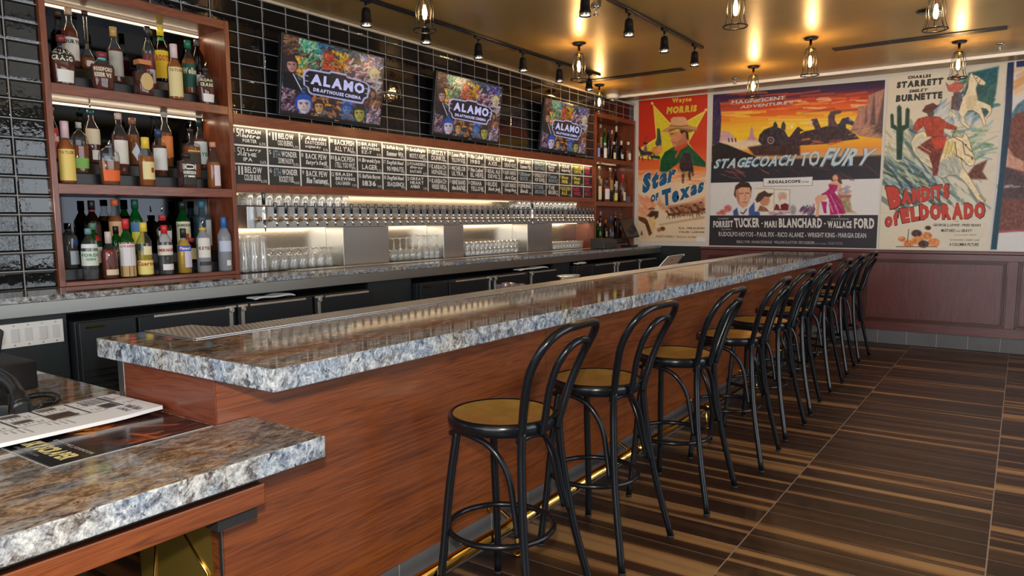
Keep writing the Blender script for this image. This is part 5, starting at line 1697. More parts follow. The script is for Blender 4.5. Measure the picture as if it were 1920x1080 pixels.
# ------------------------------------------------------------------ caged filament lamps on the ceiling
def make_lamp():
    t = thing('cage_lamp', 'lamp', 'ceiling lamp', (0, 0, ZC), 'caged filament lamps on the gold ceiling')
    MB().lathe([(0.0, -0.018), (0.052, -0.018), (0.060, -0.012), (0.060, -0.001)], n=28).build('canopy', M_BLACKM, t, local=True)
    MB().lathe([(0.019, -0.120), (0.021, -0.118), (0.021, -0.075), (0.013, -0.066), (0.011, -0.020)], n=18).build('socket', plain('lamp_brass', (0.62, 0.42, 0.12), 0.22, 1.0), t, local=True)
    c = MB()
    ring = lambda r, z: [(r * math.cos(a), r * math.sin(a), z) for a in np.linspace(0, 2 * math.pi, 29)[:-1]]
    c.tube(ring(0.036, -0.098), 0.0035, 6, True)
    c.tube(ring(0.078, -0.325), 0.0050, 8, True)
    for k in range(8):
        a = 2 * math.pi * k / 8
        pts = [(r * math.cos(a), r * math.sin(a), z) for r, z in ((0.036, -0.098), (0.046, -0.125), (0.056, -0.165), (0.060, -0.205), (0.057, -0.250), (0.062, -0.285), (0.077, -0.325))]
        c.tube(spline(pts, 3), 0.0022, 6, caps=False)
    c.build('wire_cage', M_BLACKM, t, local=True)
    b = MB().lathe([(0.0002, -0.268), (0.018, -0.264), (0.033, -0.245), (0.039, -0.218), (0.036, -0.188), (0.024, -0.152), (0.017, -0.130), (0.016, -0.118)], n=20, caps=False).build('bulb', M_BULBG, t, local=True)
    f = MB()
    for k in range(6):
        a = 2 * math.pi * k / 6
        f.tube([(0.006 * math.cos(a), 0.006 * math.sin(a), -0.160), (0.015 * math.cos(a + .5), 0.015 * math.sin(a + .5), -0.200), (0.009 * math.cos(a + 1), 0.009 * math.sin(a + 1), -0.246)], 0.0016, 5)
    f.build('filament', M_FIL, b, local=True)
    return t


lampt = make_lamp()
LP = [(-3.37, 3.84, 'caged filament lamp nearest the camera, hanging over the bar drip tray'), (-3.41, 5.99, 'caged filament lamp in front of the first spotlight track near the far screen'), (-4.24, 7.94, 'caged filament lamp closest to the tile wall and smoke detector'), (-1.645, 4.97, 'caged filament lamp at the top edge above the stagecoach poster'),
      (-1.645, 7.03, 'caged filament lamp between the stagecoach poster and the right ceiling vent'), (-2.43, 7.97, 'caged filament lamp hanging before the top left of the stagecoach poster'), (-0.57, 5.85, 'caged filament lamp near the top right corner, left of the ceiling plate'), (-0.575, 7.98, 'caged filament lamp hanging before the red-shirted rider poster')]
for k, (x, y, lab) in enumerate(LP):
    if k == 0:
        lampt.location = (x, y, ZC); lampt['label'] = lab; r = lampt
    else:
        r = copy_tree(lampt, (x, y, ZC), lab)
    lamp('bulb_light', 'POINT', (0, 0, -0.205), 7, (1.0, 0.62, 0.28), parent=r, shadow_soft_size=0.02)


# ------------------------------------------------------------------ spotlight tracks
def track(label, x, y0, y1, heads, labels):
    t = thing('light_track', label, 'light track', (x, y1, ZC), 'black spotlight tracks')
    MB().box(x - 0.018, x + 0.018, y0, y1, ZC - 0.022, ZC - 0.0005).build('rail', M_BLACKM, t, 0.002)
    return t


track('long black spotlight track along the tile wall', -3.95, 1.2, 7.40, None, None)
track('short black spotlight track over the middle of the bar', -2.55, 1.2, 6.78, None, None)


def make_head():
    t = thing('track_spotlight', 'spot', 'spotlight', (0, 0, 0), 'black track spotlights')
    MB().box(-0.014, 0.014, -0.045, 0.045, -0.040, -0.0225).build('adapter', M_BLACKM, t, 0.003, local=True)
    MB().tube([(0, 0, -0.040), (0, 0, -0.085)], 0.009, 10).tube([(0, -0.03, -0.10), (0, 0.03, -0.10)], 0.008, 10).build('stem', M_BLACKM, t, local=True)
    h = MB().lathe([(0.022, -0.080), (0.030, -0.092), (0.034, -0.125), (0.036, -0.165), (0.041, -0.172), (0.041, -0.205), (0.0385, -0.207), (0.036, -0.196)], n=22, caps=False)
    hb = h.build('head', M_BLACKM, t, local=True)
    MB().lathe([(0.0375, -0.1955), (0.0001, -0.1945)], n=22, caps=False).build('lens', M_LENS, hb, local=True)
    MB().lathe([(0.0415, -0.190), (0.043, -0.198), (0.0415, -0.206)], n=22, caps=False).build('bezel', M_CHROME, hb, local=True)
    return t


head = make_head()
HP = [(-3.95, y) for y in (3.87, 4.51, 5.19, 5.88, 6.54, 7.16)] + [(-2.55, y) for y in (4.56, 5.24, 5.91, 6.60)]
for k, (x, y) in enumerate(HP):
    lab = '%s black spotlight from the near end of the %s' % (ordn(k + 1 if k < 6 else k - 5), 'long track by the tile wall' if k < 6 else 'short track over the bar')
    if k == 0:
        head.location = (x, y, ZC); head['label'] = lab; r = head
    else:
        r = copy_tree(head, (x, y, ZC), lab)
    l = lamp('spot_light', 'SPOT', (0, 0, -0.215), 30, (1.0, 0.88, 0.70), parent=r, shadow_soft_size=0.03, spot_size=math.radians(62), spot_blend=0.6)
    l.rotation_euler = (0, math.radians(-22 if k < 6 else 8), 0)

# ------------------------------------------------------------------ ceiling fittings
for lab, x0, x1, y in (('dark linear ceiling vent near the far screen', -4.37, -3.08, 7.66), ('dark linear ceiling vent on the right side of the ceiling', -1.58, -0.21, 7.63)):
    t = thing('ceiling_vent', lab, 'vent', ((x0 + x1) / 2, y, ZC), 'linear ceiling vents')
    MB().box(x0, x1, y - 0.055, y + 0.055, ZC - 0.007, ZC - 0.0005).build('slot', plain('vent_black', (0.008, 0.008, 0.008), 0.5), t)
    MB().box(x0, x1, y - 0.06, y - 0.055, ZC - 0.009, ZC - 0.0005).box(x0, x1, y + 0.055, y + 0.06, ZC - 0.009, ZC - 0.0005).box(x0, x1, y - 0.004, y + 0.004, ZC - 0.0095, ZC - 0.0072).build('rim', M_BLACKM, t)
t = thing('smoke_detector', 'round white smoke detector on the ceiling beside the poster corner', 'smoke detector', (-4.44, 8.66, ZC))
MB().lathe([(0.050, -0.058), (0.075, -0.050), (0.082, -0.02), (0.082, -0.0005)], (-4.44, 8.66, ZC), 24).build('body', M_WHITEP, t)
MB().lathe([(0.010, -0.095), (0.030, -0.085), (0.033, -0.0585)], (-4.44, 8.66, ZC), 16).build('sensor', M_CHROME, t)
for px, py, lab in ((1117, 12, 'small chrome sprinkler beside the first spotlight of the short track'), (1378, 147, 'small chrome sprinkler above the stagecoach poster'), (1875, 82, 'small chrome sprinkler near the right edge above the posters')):
    p = onz(px, py, ZC)
    t = thing('sprinkler', lab, 'sprinkler', tuple(p), 'ceiling sprinklers')
    MB().lathe([(0.010, -0.022), (0.036, -0.010), (0.038, -0.001)], p, 16).build('escutcheon', M_CHROME, t)
    m = MB().tube([p + np.array([0, 0, -0.020]), p + np.array([0, 0, -0.055])], 0.008, 8).lathe([(0.0, -0.062), (0.022, -0.062), (0.022, -0.058), (0, -0.058)], p, 12, caps=False)
    m.build('nozzle', M_CHROME, t)
p = onz(1742, 20, ZC)
MB().lathe([(0.0, -0.012), (0.085, -0.010), (0.09, -0.0005)], tuple(p), 26).build('ceiling_plate', M_BLACKM)
setp(bpy.data.objects['ceiling_plate'], 'round black plate on the ceiling behind the top right caged lamp', 'ceiling plate')

# ------------------------------------------------------------------ bottles
XTI = (-4.606, -4.700, -4.792)
RISE = 0.070
SHZ = {1: 2.280, 2: 1.716, 3: 1.146}
for side, (ya, yb) in (('left', (2.005, 3.12)), ('right', (8.47, 9.56))):
    for s_, nm in ((1, 'top'), (2, 'middle'), (3, 'bottom')):
        m = MB().box(-4.857, -4.656, ya, yb, SHZ[s_] + 0.0005, SHZ[s_] + RISE - 0.001).box(-4.857, -4.750, ya, yb, SHZ[s_] + RISE - 0.001, SHZ[s_] + 2 * RISE - 0.001)
        o = m.build('display_riser', plain('riser_black', (0.013, 0.013, 0.014), 0.4), None, 0.004)
        setp(o, 'black two-step bottle riser on the %s shelf of the %s shelf unit' % (nm, side), 'display riser', 'black bottle risers')

FWD = AX[2]
BL = {}


def bottle(label, sh, tier, l, r, top, base, shape='r', glassm=None, liq=None, fill=0.9, cap=(40, 40, 40), shd=0.60, nk=0.34, capf=0.13, lab=None, lab2=None, pour=False, txt=None, n=20, hmax=None):
    X = XTI[tier]
    c = onx((l + r) / 2, base, X)
    z0 = SHZ[sh] + RISE * tier + (0.001 if tier == 0 else 0.0)
    dep = FWD @ (c - np.array([0, 0, CAMH]))
    rad = min(0.5 * (r - l) * dep / F, {'s': 0.056, 'f': 0.070, 'd': 0.056}.get(shape, 0.0455))
    ztop = onx((l + r) / 2, top, X)[2]
    h = ztop - z0
    if hmax:
        h = min(h, hmax)
    y = c[1]
    t = thing('bottle', label, 'bottle', (X, y, z0), 'liquor bottles')
    p, sx, sy, rr = 2.0, 1.0, 1.0, rad
    if shape == 's':
        p, sx, sy = 7.0, 0.80, 0.86
    elif shape == 'f':
        sx, sy, p = 0.62, 0.98, 2.4
    elif shape == 'd':
        sx = 0.8
    pf = []
    bh = h * (1 - capf)
    n0 = rad * nk
    if shape == 'd':
        pf = [(rad * .7, 0), (rad, h * .08), (rad * 1.0, h * .2), (rad * .6, h * .30), (n0, h * .40), (n0 * .9, bh)]
    elif shape == 's':
        pf = [(rad * .95, 0), (rad, h * .02), (rad, h * shd), (rad * .94, h * (shd + .03)), (n0 * 1.1, h * (shd + .07)), (n0, bh)]
    else:
        pf = [(rad * .93, 0), (rad, h * .02), (rad, h * shd * .98), (rad * .95, h * (shd + .035)), (rad * .74, h * (shd + .085)), (rad * .5 + n0 * .25, h * (shd + .13)), (n0 * 1.05, h * (shd + .18)), (n0, bh)]
        if shape == 'f':
            pf = [(rad * .80, 0), (rad * .84, h * .02), (rad * .98, h * shd * .65), (rad, h * shd * .88), (rad * .9, h * (shd + .02)), (rad * .62, h * (shd + .09)), (n0 * 1.3, h * (shd + .13)), (n0, h * (shd + .17)), (n0, bh)]
    g = MB().lathe(pf, (X, y, z0), n, p=p, sx=sx, sy=sy).build('glass', glassm or M_BGLASS, t)
    if liq is not None:
        zf = h * fill
        q = [(max(a - 0.0025, 0.002), max(b, 0.006)) for a, b in pf if b < zf]
        a = np.interp(zf, [b for _, b in pf], [a for a, _ in pf])
        q.append((max(a - 0.0025, 0.002), zf))
        if len(q) > 1:
            MB().lathe(q, (X, y, z0), n, p=p, sx=sx, sy=sy).build('liquid', liq, t)
    if cap is not None:
        ck = MB()
        cr_ = n0 * (1.25 if shape != 'd' else 1.5)
        if shape == 's' and txt == 'cube':
            ck.box(X - rad * .6, X + rad * .6, y - rad * .7, y + rad * .7, z0 + bh, z0 + h)
        else:
            z1 = z0 + bh * 0.985
            hh = h - bh * 0.985
            if pour:
                hh *= 0.4
            ck.lathe([(cr_, 0), (cr_, hh * .96), (cr_ * .9, hh)], (X, y, z1), 14)
        ck.build('cap', srgb('cap_%d_%d_%d' % tuple(cap), *cap, 0.4), t)
        if pour:
            MB().tube([(X, y, z0 + h * .94), (X + 0.002, y, z0 + h * 1.0), (X + 0.012, y + 0.004, z0 + h * 1.07)], [0.006, 0.0045, 0.003], 8).build('pourer', M_CHROME, t)

    def wrap(z_a, z_b, col, ang=1.25, off=0.0, diamond=False, mi=None):
        k = 13
        vs = []
        zz = np.linspace(z_a, z_b, 7)
        for z in zz:
            R_ = np.interp(z * h, [b for _, b in pf], [a for a, _ in pf]) + 0.0012
            for i in range(k):
                u = i / (k - 1) * 2 - 1
                wd = ang
                if diamond:
                    wd = ang * max(0.02, 1 - abs((z - z_a) / (z_b - z_a) * 2 - 1))
                a = off + u * wd
                ca, sa = math.cos(a), math.sin(a)
                vs.append((X + math.copysign(abs(ca) ** (2 / p), ca) * R_ * sx, y + math.copysign(abs(sa) ** (2 / p), sa) * R_ * sy, z0 + z * h))
        fs = [(i * k + j, i * k + j + 1, (i + 1) * k + j + 1, (i + 1) * k + j) for i in range(6) for j in range(k - 1)]
        m = MB().add(vs, fs, 0, True)
        return m, pf, z_a, z_b, ang, off

    def label_part(spec):
        za, zb, col = spec[:3]
        kw = spec[3] if len(spec) > 3 else {}
        tx = kw.pop('txt', None) if isinstance(kw, dict) else None
        ink = kw.pop('ink', (40, 34, 34))
        if tx and 'off' not in kw:
            kw['off'] = -0.32
        m, _, za, zb, ang, off = wrap(za, zb, col, **kw)
        lo = m.build('bottle_label', srgb('label_%d_%d_%d' % tuple(col), *col, 0.55), t)
        if tx:
            tm = MB()
            for i, (w_, fa, fb, fw) in enumerate(tx):
                V, fs, _ = layout(w_, 'x', .09)
                a = off + (V[:, 0] * 2 - 1) * ang * fw
                z = za + (zb - za) * (fa + (fb - fa) * V[:, 1])
                R_ = np.interp(z * h, [b for _, b in pf], [q_ for q_, _ in pf]) + 0.0022
                ca, sa = np.cos(a), np.sin(a)
                P = np.stack([X + np.sign(ca) * np.abs(ca) ** (2 / p) * R_ * sx, y + np.sign(sa) * np.abs(sa) ** (2 / p) * R_ * sy, z0 + z * h], 1)
                tm.add(P, fs, 0)
            tm.build('lettering', srgb('ink_%d_%d_%d' % tuple(ink), *ink, 0.5), lo)
    for s2 in (lab, lab2):
        if s2:
            label_part(s2)
    return t


AMB = liquid('amber_whiskey', (0.55, 0.15, 0.018))
RED = liquid('dark_red_whiskey', (0.26, 0.040, 0.010))
ORG = liquid('orange_whiskey', (0.80, 0.22, 0.02))
CLR = liquid('clear_spirit', (0.92, 0.95, 0.97), 0.95)
YLW = liquid('golden_tequila', (0.85, 0.62, 0.06))
JUI = liquid('yellow_liqueur', (0.80, 0.48, 0.05), 0.25)
STR = liquid('straw_liqueur', (0.80, 0.66, 0.42), 0.3)
GRN = liquid('green_liquid', (0.02, 0.30, 0.05), 0.6)
W_, CRM_, BLKL = (228, 226, 220), (226, 208, 150), (28, 27, 30)
# top shelf
bottle('wide-shouldered dark whiskey bottle with white raised lettering, far left of the top shelf', 1, 0, 98, 142, 68, 157, 'f', M_BGLASS, RED, .62, (120, 50, 48), .62, .30, .12, (.05, .30, W_, dict(ang=.75)), (.46, .72, BLKL, dict(ang=.95, ink=(226, 216, 190), txt=[('ELIJAH', .52, .92, .9), ('CRAIG', .06, .46, .9)])))
bottle('tall clear-necked whiskey bottle with grey-white label behind the wide-shouldered one', 1, 2, 119, 151, 17, 128, 'r', M_BGLASS, RED, .68, (196, 176, 150), .58, .36, .10, (.12, .50, W_, dict(ang=1.3, txt=[('BOURYE', .72, .9, .9)])))
bottle('round onion-shaped flask with a long thin neck on the top shelf', 1, 2, 150, 178, 22, 108, 'd', M_BGLASS, AMB, .22, (58, 34, 40), .3, .26, .06, (.06, .16, W_, dict(ang=.5)))
bottle('squat rounded bourbon bottle with a rainbow neck band on the top shelf', 1, 0, 173, 216, 99, 167, 'f', M_BGLASS, RED, .66, (128, 52, 60), .66, .32, .14, (.30, .62, (70, 42, 30), dict(ang=.9, ink=(230, 210, 180), txt=[('WOODFORD', .55, .9, .9), ('RESERVE', .1, .45, .8)])), (.80, .86, (110, 200, 190), dict(ang=3.1)))
bottle('whiskey bottle with grey picture label and gold capsule on the top shelf', 1, 1, 203, 232, 52, 146, 'r', M_BGLASS, RED, .6, (190, 150, 84), .56, .36, .16, (.12, .56, (176, 172, 160), dict(ang=1.2)))
bottle('square decanter with wooden block stopper and gold diamond label', 1, 0, 249, 292, 114, 180, 's', M_BGLASS, RED, .62, (196, 124, 74), .66, .34, .13, (.16, .62, (206, 178, 116), dict(ang=.62, diamond=True)), None, False, 'cube')
bottle('clear bottle of deep red spirit with a dark capsule behind the square decanter', 1, 1, 270, 293, 51, 152, 'r', M_BGLASS, liquid('ruby_spirit', (0.45, 0.02, 0.05)), .55, (38, 38, 46), .60, .36, .16, (.08, .30, (190, 170, 180), dict(ang=.5)))
bottle('yellow-labelled rum bottle with yellow cap and green neck band', 1, 2, 293, 316, 51, 133, 'r', M_GDARK, RED, .6, (236, 206, 40), .60, .42, .16, (.06, .56, (238, 200, 40), dict(ang=1.5, ink=(196, 70, 40), txt=[('ROOTS', .62, .84, .7)])), (.74, .80, (70, 150, 70), dict(ang=3.1)))
bottle('orange whiskey bottle with tall cream label and pale pink capsule on the top shelf', 1, 0, 317, 344, 84, 187, 'r', M_BGLASS, ORG, .72, (222, 196, 198), .58, .40, .24, (.06, .58, CRM_, dict(ang=1.15, ink=(150, 120, 70), txt=[('TAYLOR', .84, .95, .8)])))
bottle('bourbon bottle with dark green label and green capsule on the top shelf', 1, 1, 343, 369, 77, 166, 'r', M_BGLASS, AMB, .66, (22, 110, 80), .58, .38, .14, (.12, .56, (20, 82, 66), dict(ang=1.4, ink=(230, 220, 190), txt=[('Weller', .55, .82, .8)])))
bottle('dark red bottle with white band label at the back right of the top shelf', 1, 2, 361, 383, 76, 141, 'r', M_GDARK, RED, .6, (90, 84, 84), .64, .40, .12, (.02, .26, (224, 216, 210), dict(ang=1.2)))
bottle('round whiskey flask with steel pourer and white script, right end of the top shelf', 1, 0, 372, 404, 122, 192, 'f', M_BGLASS, RED, .55, (60, 54, 50), .62, .28, .14, (.06, .26, W_, dict(ang=.8)), (.42, .66, BLKL, dict(ang=.85, ink=(226, 216, 180), txt=[('ELIJAH', .52, .9, .9), ('CRAIG', .08, .46, .9)])), True)
# middle shelf
bottle('red-labelled bottle half hidden by the left post on the middle shelf', 2, 2, 92, 110, 202, 275, 'r', M_GDARK, RED, .6, (60, 40, 30), .60, .4, .14, (.05, .62, (176, 40, 48), dict(ang=1.6, ink=(236, 220, 200), txt=[('Weller', .55, .82, .8)])))
bottle('orange whiskey bottle with yellow label and pink capsule, front left of the middle shelf', 2, 0, 112, 144, 228, 343, 'r', M_BGLASS, ORG, .7, (222, 190, 196), .56, .40, .26, (.05, .55, (232, 204, 110), dict(ang=1.1, ink=(150, 110, 50), txt=[('TAYLOR', .84, .95, .8)])))
bottle('squarish clear bottle with lime green band label on the middle shelf', 2, 1, 137, 168, 230, 313, 'f', M_BGLASS, AMB, .55, (190, 192, 190), .70, .26, .10, (.10, .30, (140, 200, 96), dict(ang=1.0)))
bottle('bourbon bottle with teal capsule, cream label and steel pourer on the middle shelf', 2, 2, 157, 191, 196, 283, 'r', M_BGLASS, RED, .6, (22, 92, 94), .56, .34, .16, (.32, .58, (226, 212, 180), dict(ang=1.2)), (.06, .22, W_, dict(ang=.5)), True)
bottle('round-shouldered flask with bright orange label and steel pourer on the middle shelf', 2, 0, 189, 227, 270, 347, 'f', M_BGLASS, AMB, .58, (150, 150, 150), .78, .22, .08, (.10, .36, (236, 104, 40), dict(ang=1.05)), None, True)
bottle('wine-red whiskey bottle with white picture label and cork stopper on the middle shelf', 2, 1, 213, 242, 213, 315, 'r', M_BGLASS, RED, .62, (206, 176, 160), .62, .36, .09, (.18, .56, (224, 220, 210), dict(ang=1.2)))
bottle('amber bottle with a white starburst label at the back of the middle shelf', 2, 2, 240, 263, 222, 291, 'r', M_BGLASS, AMB, .65, (150, 100, 80), .64, .44, .12, (.10, .46, (214, 222, 232), dict(ang=.8, diamond=True)))
bottle('amber bottle with a yellow neck capsule and cream rose label on the middle shelf', 2, 0, 261, 293, 258, 349, 'r', M_BGLASS, ORG, .62, (236, 200, 66), .60, .42, .22, (.14, .50, (230, 214, 150), dict(ang=1.0)), (.28, .38, (160, 44, 40), dict(ang=.25, off=.35)))
bottle('dark bottle with blue-white neck and large white label on the middle shelf', 2, 1, 286, 315, 243, 320, 'r', M_BGLASS, RED, .66, (40, 60, 96), .64, .38, .16, (.14, .60, (226, 226, 222), dict(ang=1.3)))
bottle('tall amber bottle with orange label at the back centre of the middle shelf', 2, 2, 299, 325, 206, 296, 'r', M_BGLASS, AMB, .6, (176, 170, 166), .58, .38, .10, (.18, .54, (224, 132, 62), dict(ang=1.1)))
bottle('chunky square bourbon bottle with a black label lettered in white', 2, 0, 334, 370, 288, 351, 's', M_BGLASS, RED, .62, (36, 34, 34), .74, .36, .12, (.10, .74, (34, 34, 36), dict(ang=1.0, ink=(236, 230, 216), txt=[('KNOB', .66, .92, .85), ('CREEK', .46, .60, .8), ('RYE', .32, .40, .5)])))
bottle('square whisky bottle with a slanted black and gold label behind the chunky one', 2, 1, 346, 376, 236, 326, 's', M_BGLASS, AMB, .6, (60, 48, 36), .62, .30, .10, (.26, .48, (52, 44, 34), dict(ang=1.0)), (.50, .53, (210, 170, 90), dict(ang=1.0)), True)
bottle('whisky bottle with white and green label and dark green cap at the back right', 2, 2, 365, 389, 222, 300, 'r', M_BGLASS, RED, .6, (26, 48, 46), .58, .36, .14, (.10, .54, (222, 228, 222), dict(ang=1.2, ink=(40, 140, 90), txt=[('DRYEL', .36, .52, .9)])))
bottle('small red-amber bottle with white script and cork, right end of the middle shelf', 2, 0, 389, 416, 267, 354, 'r', M_BGLASS, ORG, .56, (206, 150, 116), .56, .38, .10, (.06, .50, (214, 206, 214), dict(ang=.5)))
# bottom shelf
bottle('clear vodka bottle with blue seal and steel pourer, far left of the bottom shelf', 3, 1, 116, 151, 424, 500, 'r', M_BGLASS, CLR, .8, (60, 60, 62), .72, .30, .10, (.10, .42, (190, 204, 216), dict(ang=.7, off=.3)), (.54, .68, (40, 84, 160), dict(ang=.35, off=.5)), True)
bottle('clear gin bottle with rounded shoulder and pale green label on the bottom shelf', 3, 0, 153, 190, 428, 528, 'r', M_BGLASS, CLR, .7, (110, 150, 150), .66, .34, .10, (.28, .56, (214, 222, 206), dict(ang=1.4, ink=(90, 140, 120), txt=[('FORDS', .62, .84, .8), ('GIN', .36, .54, .4)])), (.62, .70, (224, 228, 226), dict(ang=1.5)))  # the upper white band paints the glare on the shoulder
bottle('green gin bottle with a red wax seal on the bottom shelf', 3, 1, 163, 192, 418, 492, 'r', M_GGREEN, GRN, .6, (90, 140, 120), .62, .36, .14, (.10, .46, W_, dict(ang=1.1)), (.60, .72, (190, 40, 44), dict(ang=.4, off=.3)))
bottle('dark brown rum bottle with a red neck band, back of the bottom shelf', 3, 2, 162, 192, 376, 470, 'r', M_GDARK, RED, .6, (30, 26, 28), .60, .36, .16, (.12, .56, (70, 46, 34), dict(ang=1.3)), (.80, .86, (170, 40, 60), dict(ang=3.1)))
bottle('bottle with torn beige label and orange cap at the back of the bottom shelf', 3, 2, 207, 233, 374, 468, 'r', M_BGLASS, AMB, .7, (226, 110, 60), .60, .40, .10, (.06, .60, (222, 176, 130), dict(ang=1.4)))
bottle('red-brown orange-liqueur bottle with a dark diamond label on the bottom shelf', 3, 0, 193, 223, 434, 524, 'r', M_BGLASS, liquid('red_orange_liqueur', (0.50, 0.06, 0.015)), .62, (206, 190, 180), .56, .34, .24, (.20, .56, (96, 52, 50), dict(ang=.9, diamond=True)), (.08, .20, (220, 208, 180), dict(ang=.9)))
bottle('dark bottle with black cap and a green numeral label behind the diamond-label bottle', 3, 1, 211, 231, 424, 494, 'r', M_GGREEN, GRN, .6, (24, 24, 26), .62, .40, .18, (.16, .5, (26, 40, 30), dict(ang=1.1, ink=(170, 200, 50), txt=[('4', .3, .9, .3)])))
bottle('maraschino bottle with red cap, green neck and straw-wrapped base', 3, 0, 227, 256, 410, 521, 'r', M_GGREEN, STR, .1, (206, 44, 54), .60, .36, .16, (.02, .60, (196, 158, 110), dict(ang=3.1)), (.20, .575, (224, 222, 226), dict(ang=1.25, ink=(190, 60, 66), txt=[('LUXARDO', .84, .95, .85)])))
bottle('green melon-liqueur bottle with blue and yellow label at the back of the bottom shelf', 3, 2, 245, 270, 374, 465, 'r', M_GGREEN, GRN, .7, (20, 84, 60), .60, .40, .16, (.40, .58, (70, 120, 170), dict(ang=1.2)), (.18, .40, (216, 210, 60), dict(ang=1.1)))
bottle('golden tequila bottle with yellow cap and cream label in the middle of the bottom shelf', 3, 0, 260, 288, 417, 520, 'r', M_BGLASS, YLW, .48, (230, 200, 76), .62, .40, .16, (.04, .30, (236, 222, 130), dict(ang=1.4, ink=(190, 60, 50), txt=[('Cuervo', .60, .92, .85)])), (.40, .56, (232, 222, 176), dict(ang=.6)))
bottle('round black liqueur bottle with red neck and white square label on the bottom shelf', 3, 2, 290, 325, 392, 470, 'f', M_GDARK, RED, .6, (206, 50, 60), .60, .30, .22, (.24, .50, (226, 222, 222), dict(ang=.75)), (.74, .86, (206, 44, 54), dict(ang=3.1)), True)
bottle('clear vodka bottle with red cap and red-banded label in front of the black liqueur', 3, 0, 298, 327, 422, 518, 'r', M_BGLASS, CLR, .66, (206, 44, 54), .66, .36, .16, (.40, .60, (226, 220, 206), dict(ang=1.4, ink=(160, 30, 50), txt=[('SMIRNOFF', .35, .65, .9)])), (.10, .22, (228, 228, 228), dict(ang=.9)))
bottle('green Irish-style whiskey bottle with tall cream label at the back right of the bottom shelf', 3, 2, 333, 358, 378, 460, 'r', M_GGREEN, RED, .6, (30, 40, 34), .60, .40, .14, (.06, .60, (226, 222, 186), dict(ang=1.4, ink=(70, 90, 70), txt=[('JAMESON', .78, .92, .85)])), (.24, .36, (170, 70, 50), dict(ang=.25)))
bottle('pale blue gin bottle with white side label at the back right of the bottom shelf', 3, 2, 366, 397, 377, 460, 's', M_GBLUE, liquid('pale_blue_gin', (0.5, 0.75, 0.85), .9), .6, (70, 120, 140), .66, .34, .12, (.10, .62, (206, 216, 222), dict(ang=.5, off=.5)))
bottle('cloudy yellow mixer bottle with black cap and blue fruit label on the bottom shelf', 3, 0, 334, 361, 428, 516, 'r', M_BGLASS, JUI, .74, (36, 36, 42), .60, .34, .20, (.14, .50, (212, 206, 226), dict(ang=.75, off=.3)), (.50, .62, (60, 76, 170), dict(ang=1.1, ink=(236, 236, 240), txt=[('Finest', .25, .8, .7)])))
bottle('small dark bottle with red cap and cream oval label behind the yellow mixer', 3, 1, 351, 371, 446, 494, 'r', M_GDARK, RED, .6, (196, 70, 70), .62, .42, .16, (.12, .58, (226, 210, 160), dict(ang=.9)))
bottle('frosted vodka bottle with yellow neck, white label and steel pourer', 3, 0, 371, 397, 418, 513, 'r', M_FROST, JUI, .06, (226, 180, 50), .66, .40, .14, (.30, .70, (226, 224, 214), dict(ang=1.0, ink=(130, 60, 60), txt=[('KETEL', .40, .56, .85)])), (.14, .22, (56, 54, 56), dict(ang=1.2)), True)
bottle('frosted vodka bottle with blue cap, right end of the bottom shelf', 3, 0, 410, 437, 407, 511, 'r', M_FROST, None, .5, (40, 104, 180), .64, .36, .24, (.36, .56, (196, 206, 226), dict(ang=1.4)), (.10, .20, (226, 228, 232), dict(ang=.35)))
# narrow unit by the star poster
K = dict(n=12)
bottle('bottle with violet and white label at the far left of the narrow top shelf', 1, 0, 1118, 1125, 268, 294, 'r', M_BGLASS, CLR, .7, (90, 60, 110), .7, .45, .16, (.05, .66, (150, 150, 214), dict(ang=1.3)), **K)
bottle('amber whiskey bottle at the back left of the narrow top shelf', 1, 2, 1121, 1130, 233, 274, 'r', M_BGLASS, AMB, .66, (206, 190, 150), .6, .4, .14, (.1, .5, (220, 200, 170), dict(ang=1.1)), **K)
bottle('olive green liqueur bottle in the narrow top shelf', 1, 1, 1129, 1137, 240, 290, 'r', M_GGREEN, YLW, .7, (90, 100, 40), .6, .4, .14, None, **K)
bottle('white-labelled bottle at the front of the narrow top shelf', 1, 0, 1130, 1138, 268, 295, 'r', M_BGLASS, CLR, .7, (224, 222, 220), .7, .45, .16, (.05, .66, (226, 226, 228), dict(ang=1.5)), **K)
bottle('dark-capped wine-red bottle in the middle of the narrow top shelf', 1, 1, 1137, 1143, 243, 292, 'r', M_GDARK, RED, .7, (40, 36, 38), .6, .4, .14, None, **K)
bottle('slim red liqueur bottle with a pink capsule in the narrow top shelf', 1, 1, 1143, 1151, 244, 293, 'r', M_BGLASS, RED, .7, (216, 170, 176), .6, .4, .14, None, **K)
bottle('short bottle with cream label in front of the red liqueur on the narrow top shelf', 1, 0, 1147, 1155, 266, 296, 'r', M_GDARK, RED, .7, (222, 220, 212), .6, .4, .14, (.05, .4, (226, 214, 160), dict(ang=1.2)), **K)
bottle('black bottle with a cream capsule on the narrow top shelf', 1, 1, 1151, 1159, 236, 293, 'r', M_GDARK, RED, .7, (222, 212, 180), .6, .4, .18, None, **K)
bottle('dark bottle with white capsule, second from the right on the narrow top shelf', 1, 0, 1160, 1169, 264, 299, 'r', M_GDARK, RED, .6, (214, 206, 210), .58, .4, .2, (.1, .32, (212, 212, 216), dict(ang=1.0)), **K)
bottle('small orange bottle with white label, right end of the narrow top shelf', 1, 0, 1172, 1183, 266, 302, 'r', M_BGLASS, ORG, .5, (230, 226, 220), .56, .38, .14, (.1, .42, (228, 226, 222), dict(ang=.9)), **K)
bottle('bottle with a large cream label at the left of the narrow middle shelf', 2, 0, 1119, 1128, 330, 375, 'r', M_BGLASS, AMB, .7, (206, 190, 140), .66, .42, .14, (.08, .6, (226, 214, 170), dict(ang=1.4)), **K)
